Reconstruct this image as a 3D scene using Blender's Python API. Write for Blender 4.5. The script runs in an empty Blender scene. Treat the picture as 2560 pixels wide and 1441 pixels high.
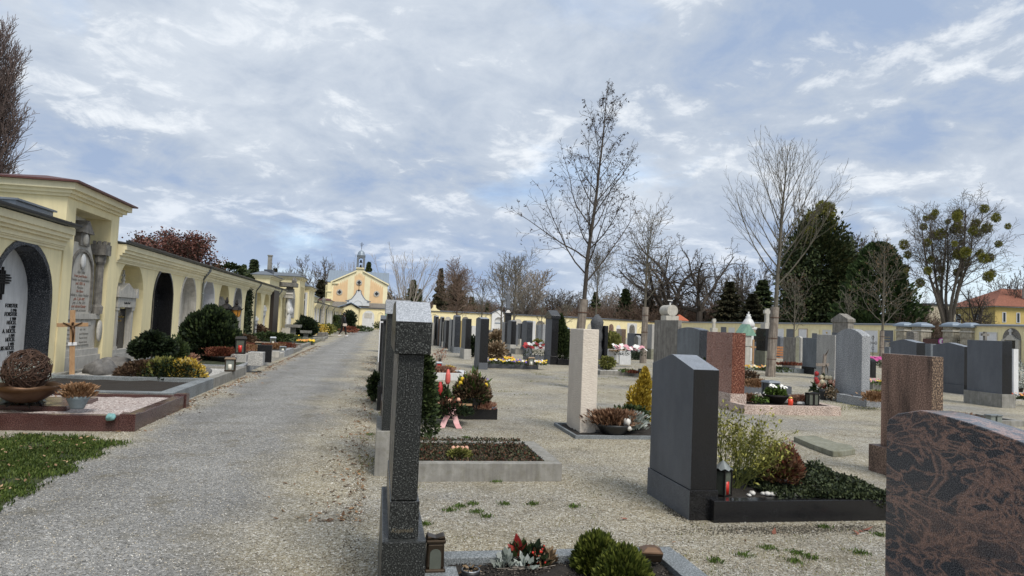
import bpy, math, random
import numpy as np
from mathutils import Vector, Matrix
D = bpy.data
SC = bpy.context.scene
COL = SC.collection
R = math.radians
PI = math.pi
EYE = 1.5
# ------------------------------------------------------------------ camera
FPX = 1700.0
CXP, CYP = 1280.0, 720.5
_d = Vector((950 - CXP, -(797 - CYP), -FPX)).normalized()      # world +Y seen by the camera
_e = Vector((1, -0.042, 0))
_u = _e.cross(_d).normalized()
if _u.y < 0: _u = -_u
_r = _d.cross(_u).normalized()
# rows: world axes expressed in camera coordinates -> columns of world-from-camera are transposed
M_cw = Matrix(((_r.x, _r.y, _r.z), (_d.x, _d.y, _d.z), (_u.x, _u.y, _u.z)))   # camera vec -> world vec
cam_d = D.cameras.new("camera"); cam = D.objects.new("camera", cam_d); COL.objects.link(cam)
cam.matrix_world = Matrix.Translation((0, 0, EYE)) @ M_cw.to_4x4()
cam_d.sensor_width = 36; cam_d.lens = FPX / 2560 * 36
cam_d.clip_start = 0.05; cam_d.clip_end = 3000
SC.camera = cam
M_wc = M_cw.transposed()

def proj(x, y, z):
    v = M_wc @ Vector((x, y, z - EYE))
    return CXP + FPX * v.x / -v.z, CYP - FPX * v.y / -v.z
def ray(px, py):
    return M_cw @ Vector((px - CXP, -(py - CYP), -FPX))
def G(px, py, z=0.0):
    """ground (height z) point under a pixel of the photograph"""
    d = ray(px, py); t = (z - EYE) / d.z
    return d.x * t, d.y * t
def bis(f, lo, hi):
    flo = f(lo)
    for _ in range(40):
        m = (lo + hi) / 2; fm = f(m)
        if (fm > 0) == (flo > 0): lo = m; flo = fm
        else: hi = m
    return (lo + hi) / 2
def X_at(px, Y, z=0.0): return bis(lambda x: proj(x, Y, z)[0] - px, -1.3 * Y, 4 * Y)
def Y_on(px, X, z=0.0): return bis(lambda y: proj(X, y, z)[0] - px, 1.0, 400)
def Z_at(py, X, Y): return bis(lambda z: proj(X, Y, z)[1] - py, -3, 60)

# ------------------------------------------------------------------ mesh builder
class MB:
    def __init__(s): s.v = []; s.f = []; s.m = []
    def add(s, vs, fs, m=0):
        o = len(s.v); s.v.extend(vs); s.f.extend([tuple(i + o for i in f) for f in fs]); s.m.extend([m] * len(fs)); return s
    def box(s, x0, x1, y0, y1, z0, z1, m=0, tx=0, ty=0):
        vs = [(x0, y0, z0), (x1, y0, z0), (x1, y1, z0), (x0, y1, z0),
              (x0 + tx, y0 + ty, z1), (x1 - tx, y0 + ty, z1), (x1 - tx, y1 - ty, z1), (x0 + tx, y1 - ty, z1)]
        return s.add(vs, [(3, 2, 1, 0), (4, 5, 6, 7), (0, 1, 5, 4), (1, 2, 6, 5), (2, 3, 7, 6), (3, 0, 4, 7)], m)
    def prism(s, poly, x0, x1, m=0, mback=None, axis='x'):
        """poly = list of (a, z); extruded along x (a = y) or along y (a = x)"""
        n = len(poly)
        if axis == 'x': vs = [(x0, a, z) for a, z in poly] + [(x1, a, z) for a, z in poly]
        elif axis == 'y': vs = [(a, x0, z) for a, z in poly] + [(a, x1, z) for a, z in poly]
        else: vs = [(a, z, x0) for a, z in poly] + [(a, z, x1) for a, z in poly]
        o = len(s.v); s.v.extend(vs)
        area = sum(poly[i][0] * poly[(i + 1) % n][1] - poly[(i + 1) % n][0] * poly[i][1] for i in range(n))
        flip = (area > 0) if axis != 'y' else (area < 0)
        a = tuple(range(n)); b = tuple(range(n, 2 * n))
        if flip: fs = [a[::-1], b]
        else: fs = [a, b[::-1]]
        ms = [mback if mback is not None else m, m]
        for i in range(n):
            j = (i + 1) % n
            q = (i, j, n + j, n + i); fs.append(q if flip else q[::-1]); ms.append(m)
        s.f.extend([tuple(i + o for i in f) for f in fs]); s.m.extend(ms); return s
    def tube(s, pts, rad, sides=5, m=0, cap=True):
        n = len(pts); o = len(s.v)
        up = Vector((0, 0, 1))
        for i in range(n):
            p = Vector(pts[i])
            a = Vector(pts[max(i - 1, 0)]); b = Vector(pts[min(i + 1, n - 1)])
            t = (b - a); t = t.normalized() if t.length > 1e-9 else up
            ref = up if abs(t.z) < 0.95 else Vector((1, 0, 0))
            u = t.cross(ref).normalized(); w = t.cross(u)
            r = rad[i] if hasattr(rad, '__len__') else rad
            for k in range(sides):
                an = 2 * PI * k / sides
                q = p + (u * math.cos(an) + w * math.sin(an)) * r
                s.v.append((q.x, q.y, q.z))
        for i in range(n - 1):
            for k in range(sides):
                k2 = (k + 1) % sides
                s.f.append((o + i * sides + k, o + i * sides + k2, o + (i + 1) * sides + k2, o + (i + 1) * sides + k)); s.m.append(m)
        if cap:
            s.f.append(tuple(o + k for k in range(sides))[::-1]); s.m.append(m)
            s.f.append(tuple(o + (n - 1) * sides + k for k in range(sides))); s.m.append(m)
        return s
    def lathe(s, prof, c=(0, 0, 0), sides=16, m=0, sx=1, sy=1):
        o = len(s.v); n = len(prof)
        for r, z in prof:
            for k in range(sides):
                a = 2 * PI * k / sides
                s.v.append((c[0] + r * math.cos(a) * sx, c[1] + r * math.sin(a) * sy, c[2] + z))
        for i in range(n - 1):
            for k in range(sides):
                k2 = (k + 1) % sides
                s.f.append((o + i * sides + k, o + i * sides + k2, o + (i + 1) * sides + k2, o + (i + 1) * sides + k)); s.m.append(m)
        s.f.append(tuple(o + k for k in range(sides))[::-1]); s.m.append(m)
        s.f.append(tuple(o + (n - 1) * sides + k for k in range(sides))); s.m.append(m)
        return s
    def blob(s, c, r, seed=0, m=0, nu=10, nv=7, amp=.15, sx=1, sy=1, sz=1):
        rn = random.Random(seed); ph = [rn.uniform(0, 6.28) for _ in range(6)]
        o = len(s.v)
        for j in range(nv + 1):
            th = PI * j / nv
            for k in range(nu):
                a = 2 * PI * k / nu
                rr = r * (1 + amp * (math.sin(3 * a + ph[0] + th) * math.sin(2 * th + ph[1]) + .6 * math.sin(5 * a + ph[2]) * math.sin(4 * th + ph[3])))
                s.v.append((c[0] + rr * math.sin(th) * math.cos(a) * sx, c[1] + rr * math.sin(th) * math.sin(a) * sy, c[2] + rr * math.cos(th) * sz))
        for j in range(nv):
            for k in range(nu):
                k2 = (k + 1) % nu
                s.f.append((o + j * nu + k, o + (j + 1) * nu + k, o + (j + 1) * nu + k2, o + j * nu + k2)); s.m.append(m)
        return s
    def mesh(s, name, mats, smooth=False):
        me = D.meshes.new(name); me.from_pydata(s.v, [], s.f)
        for mt in (mats if isinstance(mats, (list, tuple)) else [mats]): me.materials.append(mt)
        if any(s.m): me.polygons.foreach_set('material_index', s.m)
        if smooth: me.polygons.foreach_set('use_smooth', [True] * len(s.f))
        me.update(); return me
    def build(s, name, mats, parent=None, smooth=False, bevel=0, loc=None):
        return link(name, s.mesh(name, mats, smooth), parent, bevel, loc)

def link(name, me, parent=None, bevel=0, loc=None):
    o = D.objects.new(name, me); COL.objects.link(o)
    if parent is not None: o.parent = parent
    if loc: o.location = loc
    if bevel:
        b = o.modifiers.new('bevel', 'BEVEL'); b.width = bevel; b.segments = 2; b.limit_method = 'ANGLE'; b.angle_limit = R(40)
    return o
def tag(o, label=None, cat=None, group=None, kind=None):
    if label: o['label'] = label
    if cat: o['category'] = cat
    if group: o['group'] = group
    if kind: o['kind'] = kind
    return o
def thing(name, label, cat, loc=(0, 0, 0), rz=0, group=None):
    o = D.objects.new(name, None); COL.objects.link(o); o.location = loc; o.rotation_euler = (0, 0, rz)
    o.empty_display_size = .1
    return tag(o, label, cat, group)
def children(o): return [c for c in o.children]
def copy_tree(o, parent=None):
    c = o.copy(); COL.objects.link(c)
    if parent is not None: c.parent = parent
    for ch in list(o.children): copy_tree(ch, c)
    return c
def struct(name, mb_or_me, mats, smooth=False):
    o = mb_or_me.build(name, mats, None, smooth) if isinstance(mb_or_me, MB) else link(name, mb_or_me)
    o['kind'] = 'structure'; return o
def np_mesh(name, V, F, mats):
    """V (n,3) float, F (m,k) int -> mesh, fast"""
    me = D.meshes.new(name); n, k = F.shape
    me.vertices.add(len(V)); me.vertices.foreach_set('co', np.ascontiguousarray(V, dtype=np.float32).ravel())
    me.loops.add(n * k); me.loops.foreach_set('vertex_index', np.ascontiguousarray(F, dtype=np.int32).ravel())
    me.polygons.add(n); me.polygons.foreach_set('loop_start', np.arange(0, n * k, k, dtype=np.int32))
    try: me.polygons.foreach_set('loop_total', np.full(n, k, dtype=np.int32))
    except Exception: pass
    for mt in (mats if isinstance(mats, (list, tuple)) else [mats]): me.materials.append(mt)
    me.update(calc_edges=True); me.validate(); return me
def leaves(P, size, seed=0, aspect=1.6, up=0.0, ax=None, fold=0.0):
    """P (n,3): a small diamond leaf at every point, random orientation (or along ax (n,3))"""
    rg = np.random.default_rng(seed); n = len(P)
    a = rg.normal(size=(n, 3)) if ax is None else np.asarray(ax, float) + rg.normal(size=(n, 3)) * .25
    a[:, 2] += up
    a /= np.linalg.norm(a, axis=1, keepdims=True) + 1e-9
    b = np.cross(a, rg.normal(size=(n, 3))); b /= np.linalg.norm(b, axis=1, keepdims=True) + 1e-9
    sz = (size * rg.uniform(.6, 1.3, size=n))[:, None]
    L = a * sz * aspect; W = b * sz * .5
    V = np.stack([P, P + L * .45 + W, P + L, P + L * .45 - W], axis=1).reshape(-1, 3)
    F = np.arange(4 * n).reshape(n, 4)
    return V, F
def merge(parts):
    Vs = []; Fs = []; o = 0
    for V, F in parts: Vs.append(V); Fs.append(F + o); o += len(V)
    return np.concatenate(Vs), np.concatenate(Fs)

# ------------------------------------------------------------------ materials
class NT:
    def __init__(s, name):
        s.mat = D.materials.new(name); s.mat.use_nodes = True; s.t = s.mat.node_tree; s.n = s.t.nodes; s.l = s.t.links
        s.b = s.n['Principled BSDF']; s.tc = None
    def new(s, typ, **kw):
        n = s.n.new(typ)
        for k, v in kw.items():
            if k in n.inputs.keys() if isinstance(k, str) else False: n.inputs[k].default_value = v
            else: setattr(n, k, v)
        return n
    def coord(s, kind='Object', scale=(1, 1, 1), loc=(0, 0, 0)):
        if s.tc is None: s.tc = s.n.new('ShaderNodeTexCoord')
        m = s.n.new('ShaderNodeMapping'); m.inputs['Scale'].default_value = scale; m.inputs['Location'].default_value = loc
        s.l.new(s.tc.outputs[kind], m.inputs['Vector']); return m.outputs['Vector']
    def noise(s, vec, scale, detail=4, rough=.55, dist=0.0):
        n = s.n.new('ShaderNodeTexNoise'); n.inputs['Scale'].default_value = scale; n.inputs['Detail'].default_value = detail
        n.inputs['Roughness'].default_value = rough; n.inputs['Distortion'].default_value = dist
        s.l.new(vec, n.inputs['Vector']); return n.outputs['Fac']
    def voro(s, vec, scale, out='Color', feature='F1', rnd=1.0):
        n = s.n.new('ShaderNodeTexVoronoi'); n.feature = feature; n.inputs['Scale'].default_value = scale
        n.inputs['Randomness'].default_value = rnd
        s.l.new(vec, n.inputs['Vector']); return n.outputs[out]
    def ramp(s, fac, stops, interp='LINEAR'):
        n = s.n.new('ShaderNodeValToRGB'); cr = n.color_ramp; cr.interpolation = interp
        while len(cr.elements) < len(stops): cr.elements.new(0.5)
        for e, (p, c) in zip(cr.elements, stops):
            e.position = p; e.color = tuple(c) + (1,) if hasattr(c, '__len__') else (c, c, c, 1)
        s.l.new(fac, n.inputs['Fac']); return n.outputs['Color']
    def mix(s, fac, a, b, mode='MIX'):
        n = s.n.new('ShaderNodeMix'); n.data_type = 'RGBA'; n.blend_type = mode
        for inp, v in ((n.inputs[0], fac), (n.inputs[6], a), (n.inputs[7], b)):
            if isinstance(v, (int, float)): inp.default_value = v if inp.type == 'VALUE' else (v, v, v, 1)
            elif isinstance(v, tuple): inp.default_value = tuple(v) + (1,)
            else: s.l.new(v, inp)
        return n.outputs[2]
    def math(s, op, a, b=0.0, c=None, clamp=False):
        n = s.n.new('ShaderNodeMath'); n.operation = op; n.use_clamp = clamp
        vals = (a, b) if c is None else (a, b, c)
        for i, v in enumerate(vals):
            if isinstance(v, (int, float)): n.inputs[i].default_value = v
            else: s.l.new(v, n.inputs[i])
        return n.outputs[0]
    def sep(s, vec):
        n = s.n.new('ShaderNodeSeparateXYZ'); s.l.new(vec, n.inputs[0]); return n.outputs
    def island(s):
        n = s.n.new('ShaderNodeNewGeometry'); return n.outputs['Random Per Island']
    def color(s, c):
        if isinstance(c, tuple): s.b.inputs['Base Color'].default_value = tuple(c) + (1,)
        else: s.l.new(c, s.b.inputs['Base Color'])
    def rough(s, r):
        if isinstance(r, (int, float)): s.b.inputs['Roughness'].default_value = r
        else: s.l.new(r, s.b.inputs['Roughness'])
    def bump(s, h, strength=.3, dist=.01):
        n = s.n.new('ShaderNodeBump'); n.inputs['Strength'].default_value = strength; n.inputs['Distance'].default_value = dist
        s.l.new(h, n.inputs['Height']); s.l.new(n.outputs['Normal'], s.b.inputs['Normal'])

_mc = {}
def memo(f):
    def g(*a, **k):
        key = (f.__name__, a, tuple(sorted(k.items())))
        if key not in _mc: _mc[key] = f(*a, **k)
        return _mc[key]
    return g
@memo
def granite(name, dark, mid, light, scale=120, rough=.35, p=(.38, .62), bump=0.0, stain=.25, spec=.5):
    """speckled stone: three grain colours, large faint clouding"""
    t = NT(name); v = t.coord()
    a = t.noise(v, scale, 2, .7); b = t.voro(v, scale * .9, 'Distance')
    c = t.ramp(a, [(p[0], dark), ((p[0] + p[1]) / 2, mid), (p[1], light)])
    g = t.ramp(b, [(.05, .35), (.5, 1.0)])
    c = t.mix(.5, c, g, 'MULTIPLY')
    big = t.ramp(t.noise(t.coord(scale=(1, 1, .45)), 3.0, 5, .6), [(.3, 1 - stain), (.7, 1.0 + stain * .5)])
    c = t.mix(1.0, c, big, 'MULTIPLY')
    t.color(c); t.rough(t.ramp(t.noise(v, 6, 4), [(.3, max(rough - .08, .03)), (.7, rough + .12)]))
    t.b.inputs['Specular IOR Level'].default_value = spec
    if bump: t.bump(a, .6, bump)
    return t.mat
@memo
def stone(name, c1, c2, streak=.0, scale=8, rough=.85, bump=.004, moss=0.0):
    """weathered concrete / limestone with optional vertical rain streaks and moss"""
    t = NT(name); v = t.coord()
    n = t.noise(v, scale, 8, .65); c = t.ramp(n, [(.3, c1), (.7, c2)])
    f = t.noise(v, 160, 3, .7); c = t.mix(.35, c, t.ramp(f, [(.3, .55), (.7, 1.2)]), 'MULTIPLY')
    if streak:
        s = t.noise(t.coord(scale=(14, 14, .7)), 1.6, 5, .6)
        c = t.mix(streak, c, t.ramp(s, [(.35, .35), (.62, 1.1)]), 'MULTIPLY')
    if moss:
        z = t.sep(t.tc.outputs['Object'])
        mm = t.ramp(t.noise(v, 14, 6, .7), [(.5, 0.0), (.62, moss)])
        c = t.mix(mm, c, (.12, .11, .05))
    t.color(c); t.rough(rough); t.bump(t.mix(.5, n, f), .7, bump); return t.mat
@memo
def plain(name, c, rough=.6, metal=0.0, var=.12, scale=20):
    t = NT(name); v = t.coord(); n = t.noise(v, scale, 5)
    t.color(t.ramp(n, [(.3, tuple(x * (1 - var) for x in c)), (.7, tuple(min(1, x * (1 + var)) for x in c))]))
    t.rough(rough); t.b.inputs['Metallic'].default_value = metal; return t.mat
@memo
def foliage(name, cols, rough=.6, trans=.0, noise=0.0):
    """leaves: colour picked per leaf"""
    t = NT(name); c = t.ramp(t.island(), [(i / max(1, len(cols) - 1), k) for i, k in enumerate(cols)])
    v = t.coord('Object'); c = t.mix(.6, c, t.ramp(t.noise(v, 1.4, 3), [(.35, .6), (.65, 1.25)]), 'MULTIPLY')
    t.color(c); t.rough(rough); t.b.inputs['Specular IOR Level'].default_value = .25
    return t.mat
@memo
def bark(name, c1, c2, scale=12):
    t = NT(name); v = t.coord(scale=(1, 1, .25)); n = t.noise(v, scale, 6, .65)
    t.color(t.ramp(n, [(.3, c1), (.7, c2)])); t.rough(.9); t.bump(n, .6, .02); return t.mat
@memo
def plaster(name, c, stain=.16):
    t = NT(name); v = t.coord(); n = t.noise(v, 1.1, 7, .6)
    k = t.ramp(n, [(.3, tuple(x * .90 for x in c)), (.7, tuple(min(1, x * 1.04) for x in c))])
    s = t.noise(t.coord(scale=(5, 5, .45)), 1.3, 6, .65)
    k = t.mix(stain, k, t.ramp(s, [(.38, .45), (.6, 1.05)]), 'MULTIPLY')
    f = t.noise(v, 60, 4, .7); z = t.sep(t.tc.outputs['Object'])[2]
    damp = t.math('SUBTRACT', .55, z); damp = t.math('ADD', damp, t.math('MULTIPLY', t.math('SUBTRACT', n, .5), 1.6), clamp=True)
    k = t.mix(t.math('MULTIPLY', damp, .55, clamp=True), k, (.36, .33, .24))
    t.color(k); t.rough(.9); t.bump(f, .25, .004); return t.mat
@memo
def gravel(name, beige=True):
    """crushed limestone: grey compacted lane down the middle of the path, yellowish loose gravel beside it"""
    t = NT(name); v = t.coord('Object')
    z = t.sep(t.tc.outputs['Object'])
    def lay(sc):
        vo = t.voro(v, sc, 'Color'); h = t.sep(vo)[0]
        return h, t.voro(v, sc, 'Distance')
    h1, d1 = lay(130); h2, d2 = lay(68)
    sel = t.ramp(h2, [(.5, 0), (.52, 1)], 'LINEAR')
    h = t.mix(sel, h1, h2)
    be = t.ramp(h, [(0, (.05, .04, .025)), (.16, (.19, .155, .09)), (.5, (.40, .34, .22)), (.8, (.52, .47, .35)), (1, (.80, .76, .66))])
    gr = t.ramp(h, [(0, (.05, .05, .05)), (.16, (.15, .15, .145)), (.5, (.265, .263, .253)), (.82, (.345, .34, .327)), (1, (.58, .57, .55))])
    wob = t.math('MULTIPLY', t.math('SUBTRACT', t.noise(v, .55, 6, .65), .5), 2.2)
    x = t.math('ADD', z[0], wob)
    left = t.math('MULTIPLY', t.math('ADD', x, 3.1), 1.8, clamp=True)
    right = t.math('MULTIPLY', t.math('SUBTRACT', -.45, x), 1.3, clamp=True)
    lane = t.math('MULTIPLY', left, right, clamp=True)
    patch = t.ramp(t.noise(t.coord('Object', loc=(3, 1, 0)), .35, 5, .6), [(.47, 0), (.66, .75)])
    lane = t.math('MAXIMUM', t.math('MULTIPLY', lane, .92), patch)
    c = t.mix(lane, be, gr)
    mean = t.ramp(t.noise(v, .8, 8, .62), [(.3, .76), (.7, 1.12)])
    c = t.mix(1.0, c, mean, 'MULTIPLY')
    mid = t.ramp(t.noise(v, 17, 6, .85), [(.36, .72), (.5, 1.0), (.64, 1.25)]); c = t.mix(.5, c, mid, 'MULTIPLY')
    tr = t.ramp(t.math('MULTIPLY', t.math('ADD', t.math('ADD', z[0], t.math('MULTIPLY', wob, .12)), 4.0), .2), [(.26, 1.0), (.33, .86), (.40, 1.0), (.52, 1.04), (.60, .87), (.67, 1.0)]); c = t.mix(1.0, c, tr, 'MULTIPLY')
    dirt = t.ramp(t.noise(v, 2.3, 9, .72), [(.53, 0), (.68, .6)])
    c = t.mix(dirt, c, (.14, .115, .06))
    gap = t.ramp(d1, [(.35, 1.0), (.75, .45)])
    c = t.mix(.75, c, gap, 'MULTIPLY')
    t.color(c); t.rough(.85)
    hh = t.math('SUBTRACT', 1.0, d1); t.bump(hh, 1.0, .008)
    return t.mat
def pebble_mat(name, cols):
    t = NT(name); t.color(t.ramp(t.island(), cols)); t.rough(.8); return t.mat
# ------------------------------------------------------------------ shared materials
YEL = (.83, .73, .44)
M = dict(
    yellow=plaster('yellow plaster', YEL), yellow_pale=plaster('pale yellow plaster', (.83, .75, .50), .1),
    ochre=plaster('ochre plaster', (.76, .53, .30), .08),
    white=stone('white render', (.55, .56, .56), (.70, .71, .71), .1),
    zinc=plain('zinc sheet', (.20, .22, .24), .42, .6), zinc_dark=plain('dark zinc gutter', (.07, .08, .095), .35, .5),
    zinc_blue=plain('blue grey roof metal', (.25, .30, .355), .45, .3), redmetal=plain('red brown sheet roof', (.10, .035, .028), .5, .2),
    copper=stone('green copper', (.18, .33, .25), (.28, .45, .35), .25),
    pipe=plain('grey downpipe', (.22, .24, .25), .5, .4),
    blk=granite('black polished granite', (.004, .004, .005), (.012, .012, .013), (.035, .035, .037), 200, .16, stain=.1, spec=.38),
    blk_sawn=granite('black sawn granite', (.07, .077, .089), (.115, .125, .141), (.18, .192, .215), 200, .6, stain=.22),
    dark=granite('dark speckled granite', (.010, .011, .011), (.030, .032, .031), (.20, .21, .20), 150, .3, p=(.42, .70), stain=.15, spec=.25),
    dark_top=granite('light sawn top of dark granite', (.25, .27, .29), (.36, .38, .41), (.50, .52, .55), 120, .7, stain=.1),
    bluegrey=granite('blue grey granite', (.07, .08, .09), (.14, .16, .18), (.28, .30, .32), 75, .55, stain=.3),
    bluegrey_pol=granite('polished blue grey granite', (.010, .012, .016), (.03, .034, .04), (.22, .23, .25), 70, .2, p=(.42, .68), spec=.3),
    grey=granite('grey granite', (.13, .14, .145), (.28, .29, .30), (.56, .57, .58), 62, .6, stain=.25),
    grey2=granite('light grey granite', (.20, .20, .19), (.38, .37, .35), (.64, .62, .58), 60, .7, stain=.25),
    kerb_grey=granite('grey kerb granite', (.10, .115, .12), (.19, .21, .22), (.34, .36, .37), 110, .6, stain=.35),
    red=granite('red granite', (.11, .05, .04), (.33, .15, .115), (.66, .46, .40), 42, .3, p=(.38, .64)),
    red_end=granite('polished red granite', (.05, .017, .012), (.16, .05, .03), (.46, .24, .17), 42, .15, p=(.38, .66), spec=.3),
    redkerb=granite('dark red kerb granite', (.03, .014, .013), (.075, .032, .030), (.15, .08, .07), 110, .18),
    pink=granite('pink flamed granite', (.16, .10, .08), (.46, .34, .28), (.70, .60, .52), 48, .8, p=(.34, .60), stain=.35),
    brown=granite('brown granite', (.07, .042, .03), (.19, .12, .09), (.36, .24, .18), 75, .6, stain=.75),
    brown_end=granite('dark brown granite end', (.03, .02, .014), (.10, .06, .04), (.42, .30, .2), 62, .4),
    concrete=stone('grey concrete', (.20, .19, .17), (.34, .33, .30), .3, 6, .9, .004, .25),
    concrete_l=stone('light concrete', (.36, .35, .32), (.52, .50, .46), .25, 6, .9, .004),
    concrete_m=stone('mossy concrete', (.17, .17, .12), (.30, .30, .24), .4, 7, .95, .006, .6),
    fluted=stone('weathered streaked stone', (.19, .17, .15), (.36, .34, .30), .75, 5, .9, .01, .2),
    lime=stone('pale limestone', (.42, .40, .35), (.58, .55, .49), .35, 5, .85, .004),
    lime_d=stone('dark weathered limestone', (.10, .095, .085), (.30, .28, .25), .5, 8, .95, .01),
    marble=stone('white marble', (.60, .60, .59), (.72, .72, .71), .2, 4, .5, .002),
    whitest=stone('white painted stone', (.68, .68, .68), (.78, .78, .79), .15, 4, .6, .002),
    rough_blk=stone('rough dark stele stone', (.045, .047, .05), (.14, .145, .155), .2, 22, .8, .05),
    soil=stone('dark grave soil', (.012, .010, .008), (.045, .036, .028), 0, 60, 1.0, .03),
    soil_b=stone('brown grave soil', (.03, .022, .015), (.09, .065, .045), 0, 50, 1.0, .03),
    wood=bark('grey weathered wood', (.14, .11, .09), (.30, .26, .22), 30),
    wood_l=bark('light varnished wood', (.30, .17, .085), (.44, .28, .15), 20),
    wood_o=bark('orange bench wood', (.34, .15, .06), (.48, .24, .11), 20),
    iron=plain('dark wrought iron', (.018, .016, .015), .55, .5), rust=plain('rusty iron', (.10, .045, .025), .8, .2),
    bronze=plain('dark bronze', (.075, .055, .038), .38, .8), lead=plain('pale weathered bronze', (.22, .24, .24), .5, .5),
    candle_r=plain('red candle', (.55, .03, .02), .35), candle_w=plain('white candle', (.75, .72, .62), .4),
    amber=plain('amber wax', (.50, .22, .03), .4),
    glass_d=plain('dim lantern glass', (.10, .11, .09), .08), glass_l=plain('pale lantern glass', (.20, .22, .20), .1),
    gold=plain('gold lettering', (.55, .38, .10), .4, .6), letter=plain('black lettering', (.012, .012, .012), .5),
    letter_g=plain('engraved grey lettering', (.20, .19, .17), .9), letter_r=plain('faded red lettering', (.26, .13, .09), .9),
    pot=plain('black plastic pot', (.015, .016, .017), .45), pot_b=plain('blue grey pot', (.16, .20, .22), .6),
    copperbowl=plain('brown metal bowl', (.085, .042, .018), .4, .5), rock=stone('grey boulder', (.09, .088, .085), (.24, .23, .22), .1, 7, .9, .03),
    white_st=plain('white pebble', (.62, .60, .56), .6), teal=plain('turquoise stone', (.18, .36, .36), .6),
    wglass=plain('dark window glass', (.02, .025, .03), .1), tile=stone('red roof tiles', (.16, .055, .032), (.33, .13, .08), .3, 5, .9, .02),
    beige=None, striped=None)
def _beige():
    t = NT('pale hammered limestone'); v = t.coord()
    n = t.noise(v, 5, 6); c = t.ramp(n, [(.3, (.60, .53, .45)), (.7, (.69, .62, .53))])
    h = t.noise(t.coord(scale=(1, 1, 2.2)), 26, 2, .5, .6)
    h2 = t.noise(v, 150, 3)
    c = t.mix(.2, c, t.ramp(h, [(.35, .75), (.6, 1.1)]), 'MULTIPLY'); t.color(c); t.rough(.9)
    t.bump(h, .8, .010); return t.mat
def _striped():
    t = NT('swirled brown black granite'); v = t.coord()
    mp = t.n.new('ShaderNodeMapping'); mp.inputs['Rotation'].default_value = (R(32), 0, 0); mp.inputs['Scale'].default_value = (1, 1.0, 2.1); mp.inputs['Location'].default_value = (0, 3.1, .4); t.l.new(t.tc.outputs['Object'], mp.inputs[0]); vs = mp.outputs[0]
    w = t.noise(vs, 2.6, 3, .55, .7); w2 = t.noise(vs, 4.2, 3, .55, .8); w3 = t.noise(vs, 1.6, 4, .6, .8)
    grain = t.noise(v, 190, 2, .75); g2 = t.noise(v, 80, 4, .75)
    r1 = t.ramp(w, [(.435, 0.0), (.465, 1.0), (.495, .1), (.525, .1), (.545, .9), (.575, .0)]); r2 = t.ramp(w2, [(.47, 0), (.503, 1.0), (.535, 0)])
    m = t.mix(1.0, r1, r2, 'SCREEN'); m = t.mix(1.0, m, t.ramp(w3, [(.52, 0.0), (.66, .5)]), 'SCREEN')
    m = t.math('MULTIPLY', m, t.ramp(g2, [(.33, .15), (.50, 1.0)]), clamp=True)
    c = t.mix(m, t.ramp(grain, [(.36, (.012, .013, .016)), (.5, (.055, .057, .066)), (.66, (.16, .16, .168))]), t.ramp(grain, [(.3, (.14, .07, .05)), (.5, (.29, .175, .135)), (.68, (.45, .32, .27))]))
    t.color(c); t.rough(.2); return t.mat
def _brownback():
    t = NT('rain stained brown granite'); v = t.coord(); a = t.noise(v, 70, 2, .7); c = t.ramp(a, [(.36, (.10, .055, .04)), (.5, (.22, .13, .095)), (.64, (.38, .25, .19))])
    s_ = t.noise(t.coord(scale=(1, 3.4, .55), loc=(0, .35, 0)), 1.7, 5, .6); c = t.mix(.9, c, t.ramp(s_, [(.36, .16), (.46, .75), (.6, 1.08)]), 'MULTIPLY'); t.color(c); t.rough(.7); return t.mat
M['brownback'] = _brownback(); M['painted_sheen'] = granite('honed pale top of black granite', (.13, .145, .16), (.22, .24, .27), (.34, .36, .40), 150, .35, stain=.15)  # last one: pale colour stands in for sky reflected on upward faces
M['beige'] = _beige(); M['striped'] = _striped()
M['gravel'] = gravel('gravel')

# ------------------------------------------------------------------ world and sun
SUN_EL, SUN_AZ = R(52), R(158)          # azimuth clockwise from +Y : sun behind the camera, a little to the left
w = D.worlds.new("World"); SC.world = w; w.use_nodes = True
nt = w.node_tree; nt.nodes.clear(); L = nt.links
def wn(t): return nt.nodes.new(t)
out = wn('ShaderNodeOutputWorld'); bg = wn('ShaderNodeBackground'); L.new(bg.outputs[0], out.inputs[0])
sky = wn('ShaderNodeTexSky'); sky.sky_type = 'NISHITA'; sky.sun_disc = False; sky.sun_elevation = SUN_EL; sky.sun_rotation = SUN_AZ
sky.air_density = 1.0; sky.dust_density = .6; sky.ozone_density = 1.0
tc = wn('ShaderNodeTexCoord'); sp = wn('ShaderNodeSeparateXYZ'); L.new(tc.outputs['Generated'], sp.inputs[0])
def wmath(op, a, b=0.0, clamp=False):
    n = wn('ShaderNodeMath'); n.operation = op; n.use_clamp = clamp
    for i, v in enumerate((a, b)):
        if isinstance(v, (int, float)): n.inputs[i].default_value = v
        else: L.new(v, n.inputs[i])
    return n.outputs[0]
zc = wmath('MAXIMUM', sp.outputs[2], 0.0); den = wmath('ADD', zc, .26)
cx = wmath('DIVIDE', sp.outputs[0], den); cy = wmath('DIVIDE', sp.outputs[1], den)
cb = wn('ShaderNodeCombineXYZ'); L.new(cx, cb.inputs[0]); L.new(cy, cb.inputs[1])
def wnoise(scale, detail, rough, dist=0, sc=(1, 1, 1), loc=(0, 0, 0), rot=0):
    mp = wn('ShaderNodeMapping'); mp.inputs['Scale'].default_value = sc; mp.inputs['Location'].default_value = loc
    mp.inputs['Rotation'].default_value = (0, 0, rot)
    L.new(cb.outputs[0], mp.inputs[0]); n = wn('ShaderNodeTexNoise'); n.inputs['Scale'].default_value = scale
    n.inputs['Detail'].default_value = detail; n.inputs['Roughness'].default_value = rough; n.inputs['Distortion'].default_value = dist
    L.new(mp.outputs[0], n.inputs['Vector']); return n.outputs['Fac']
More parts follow.
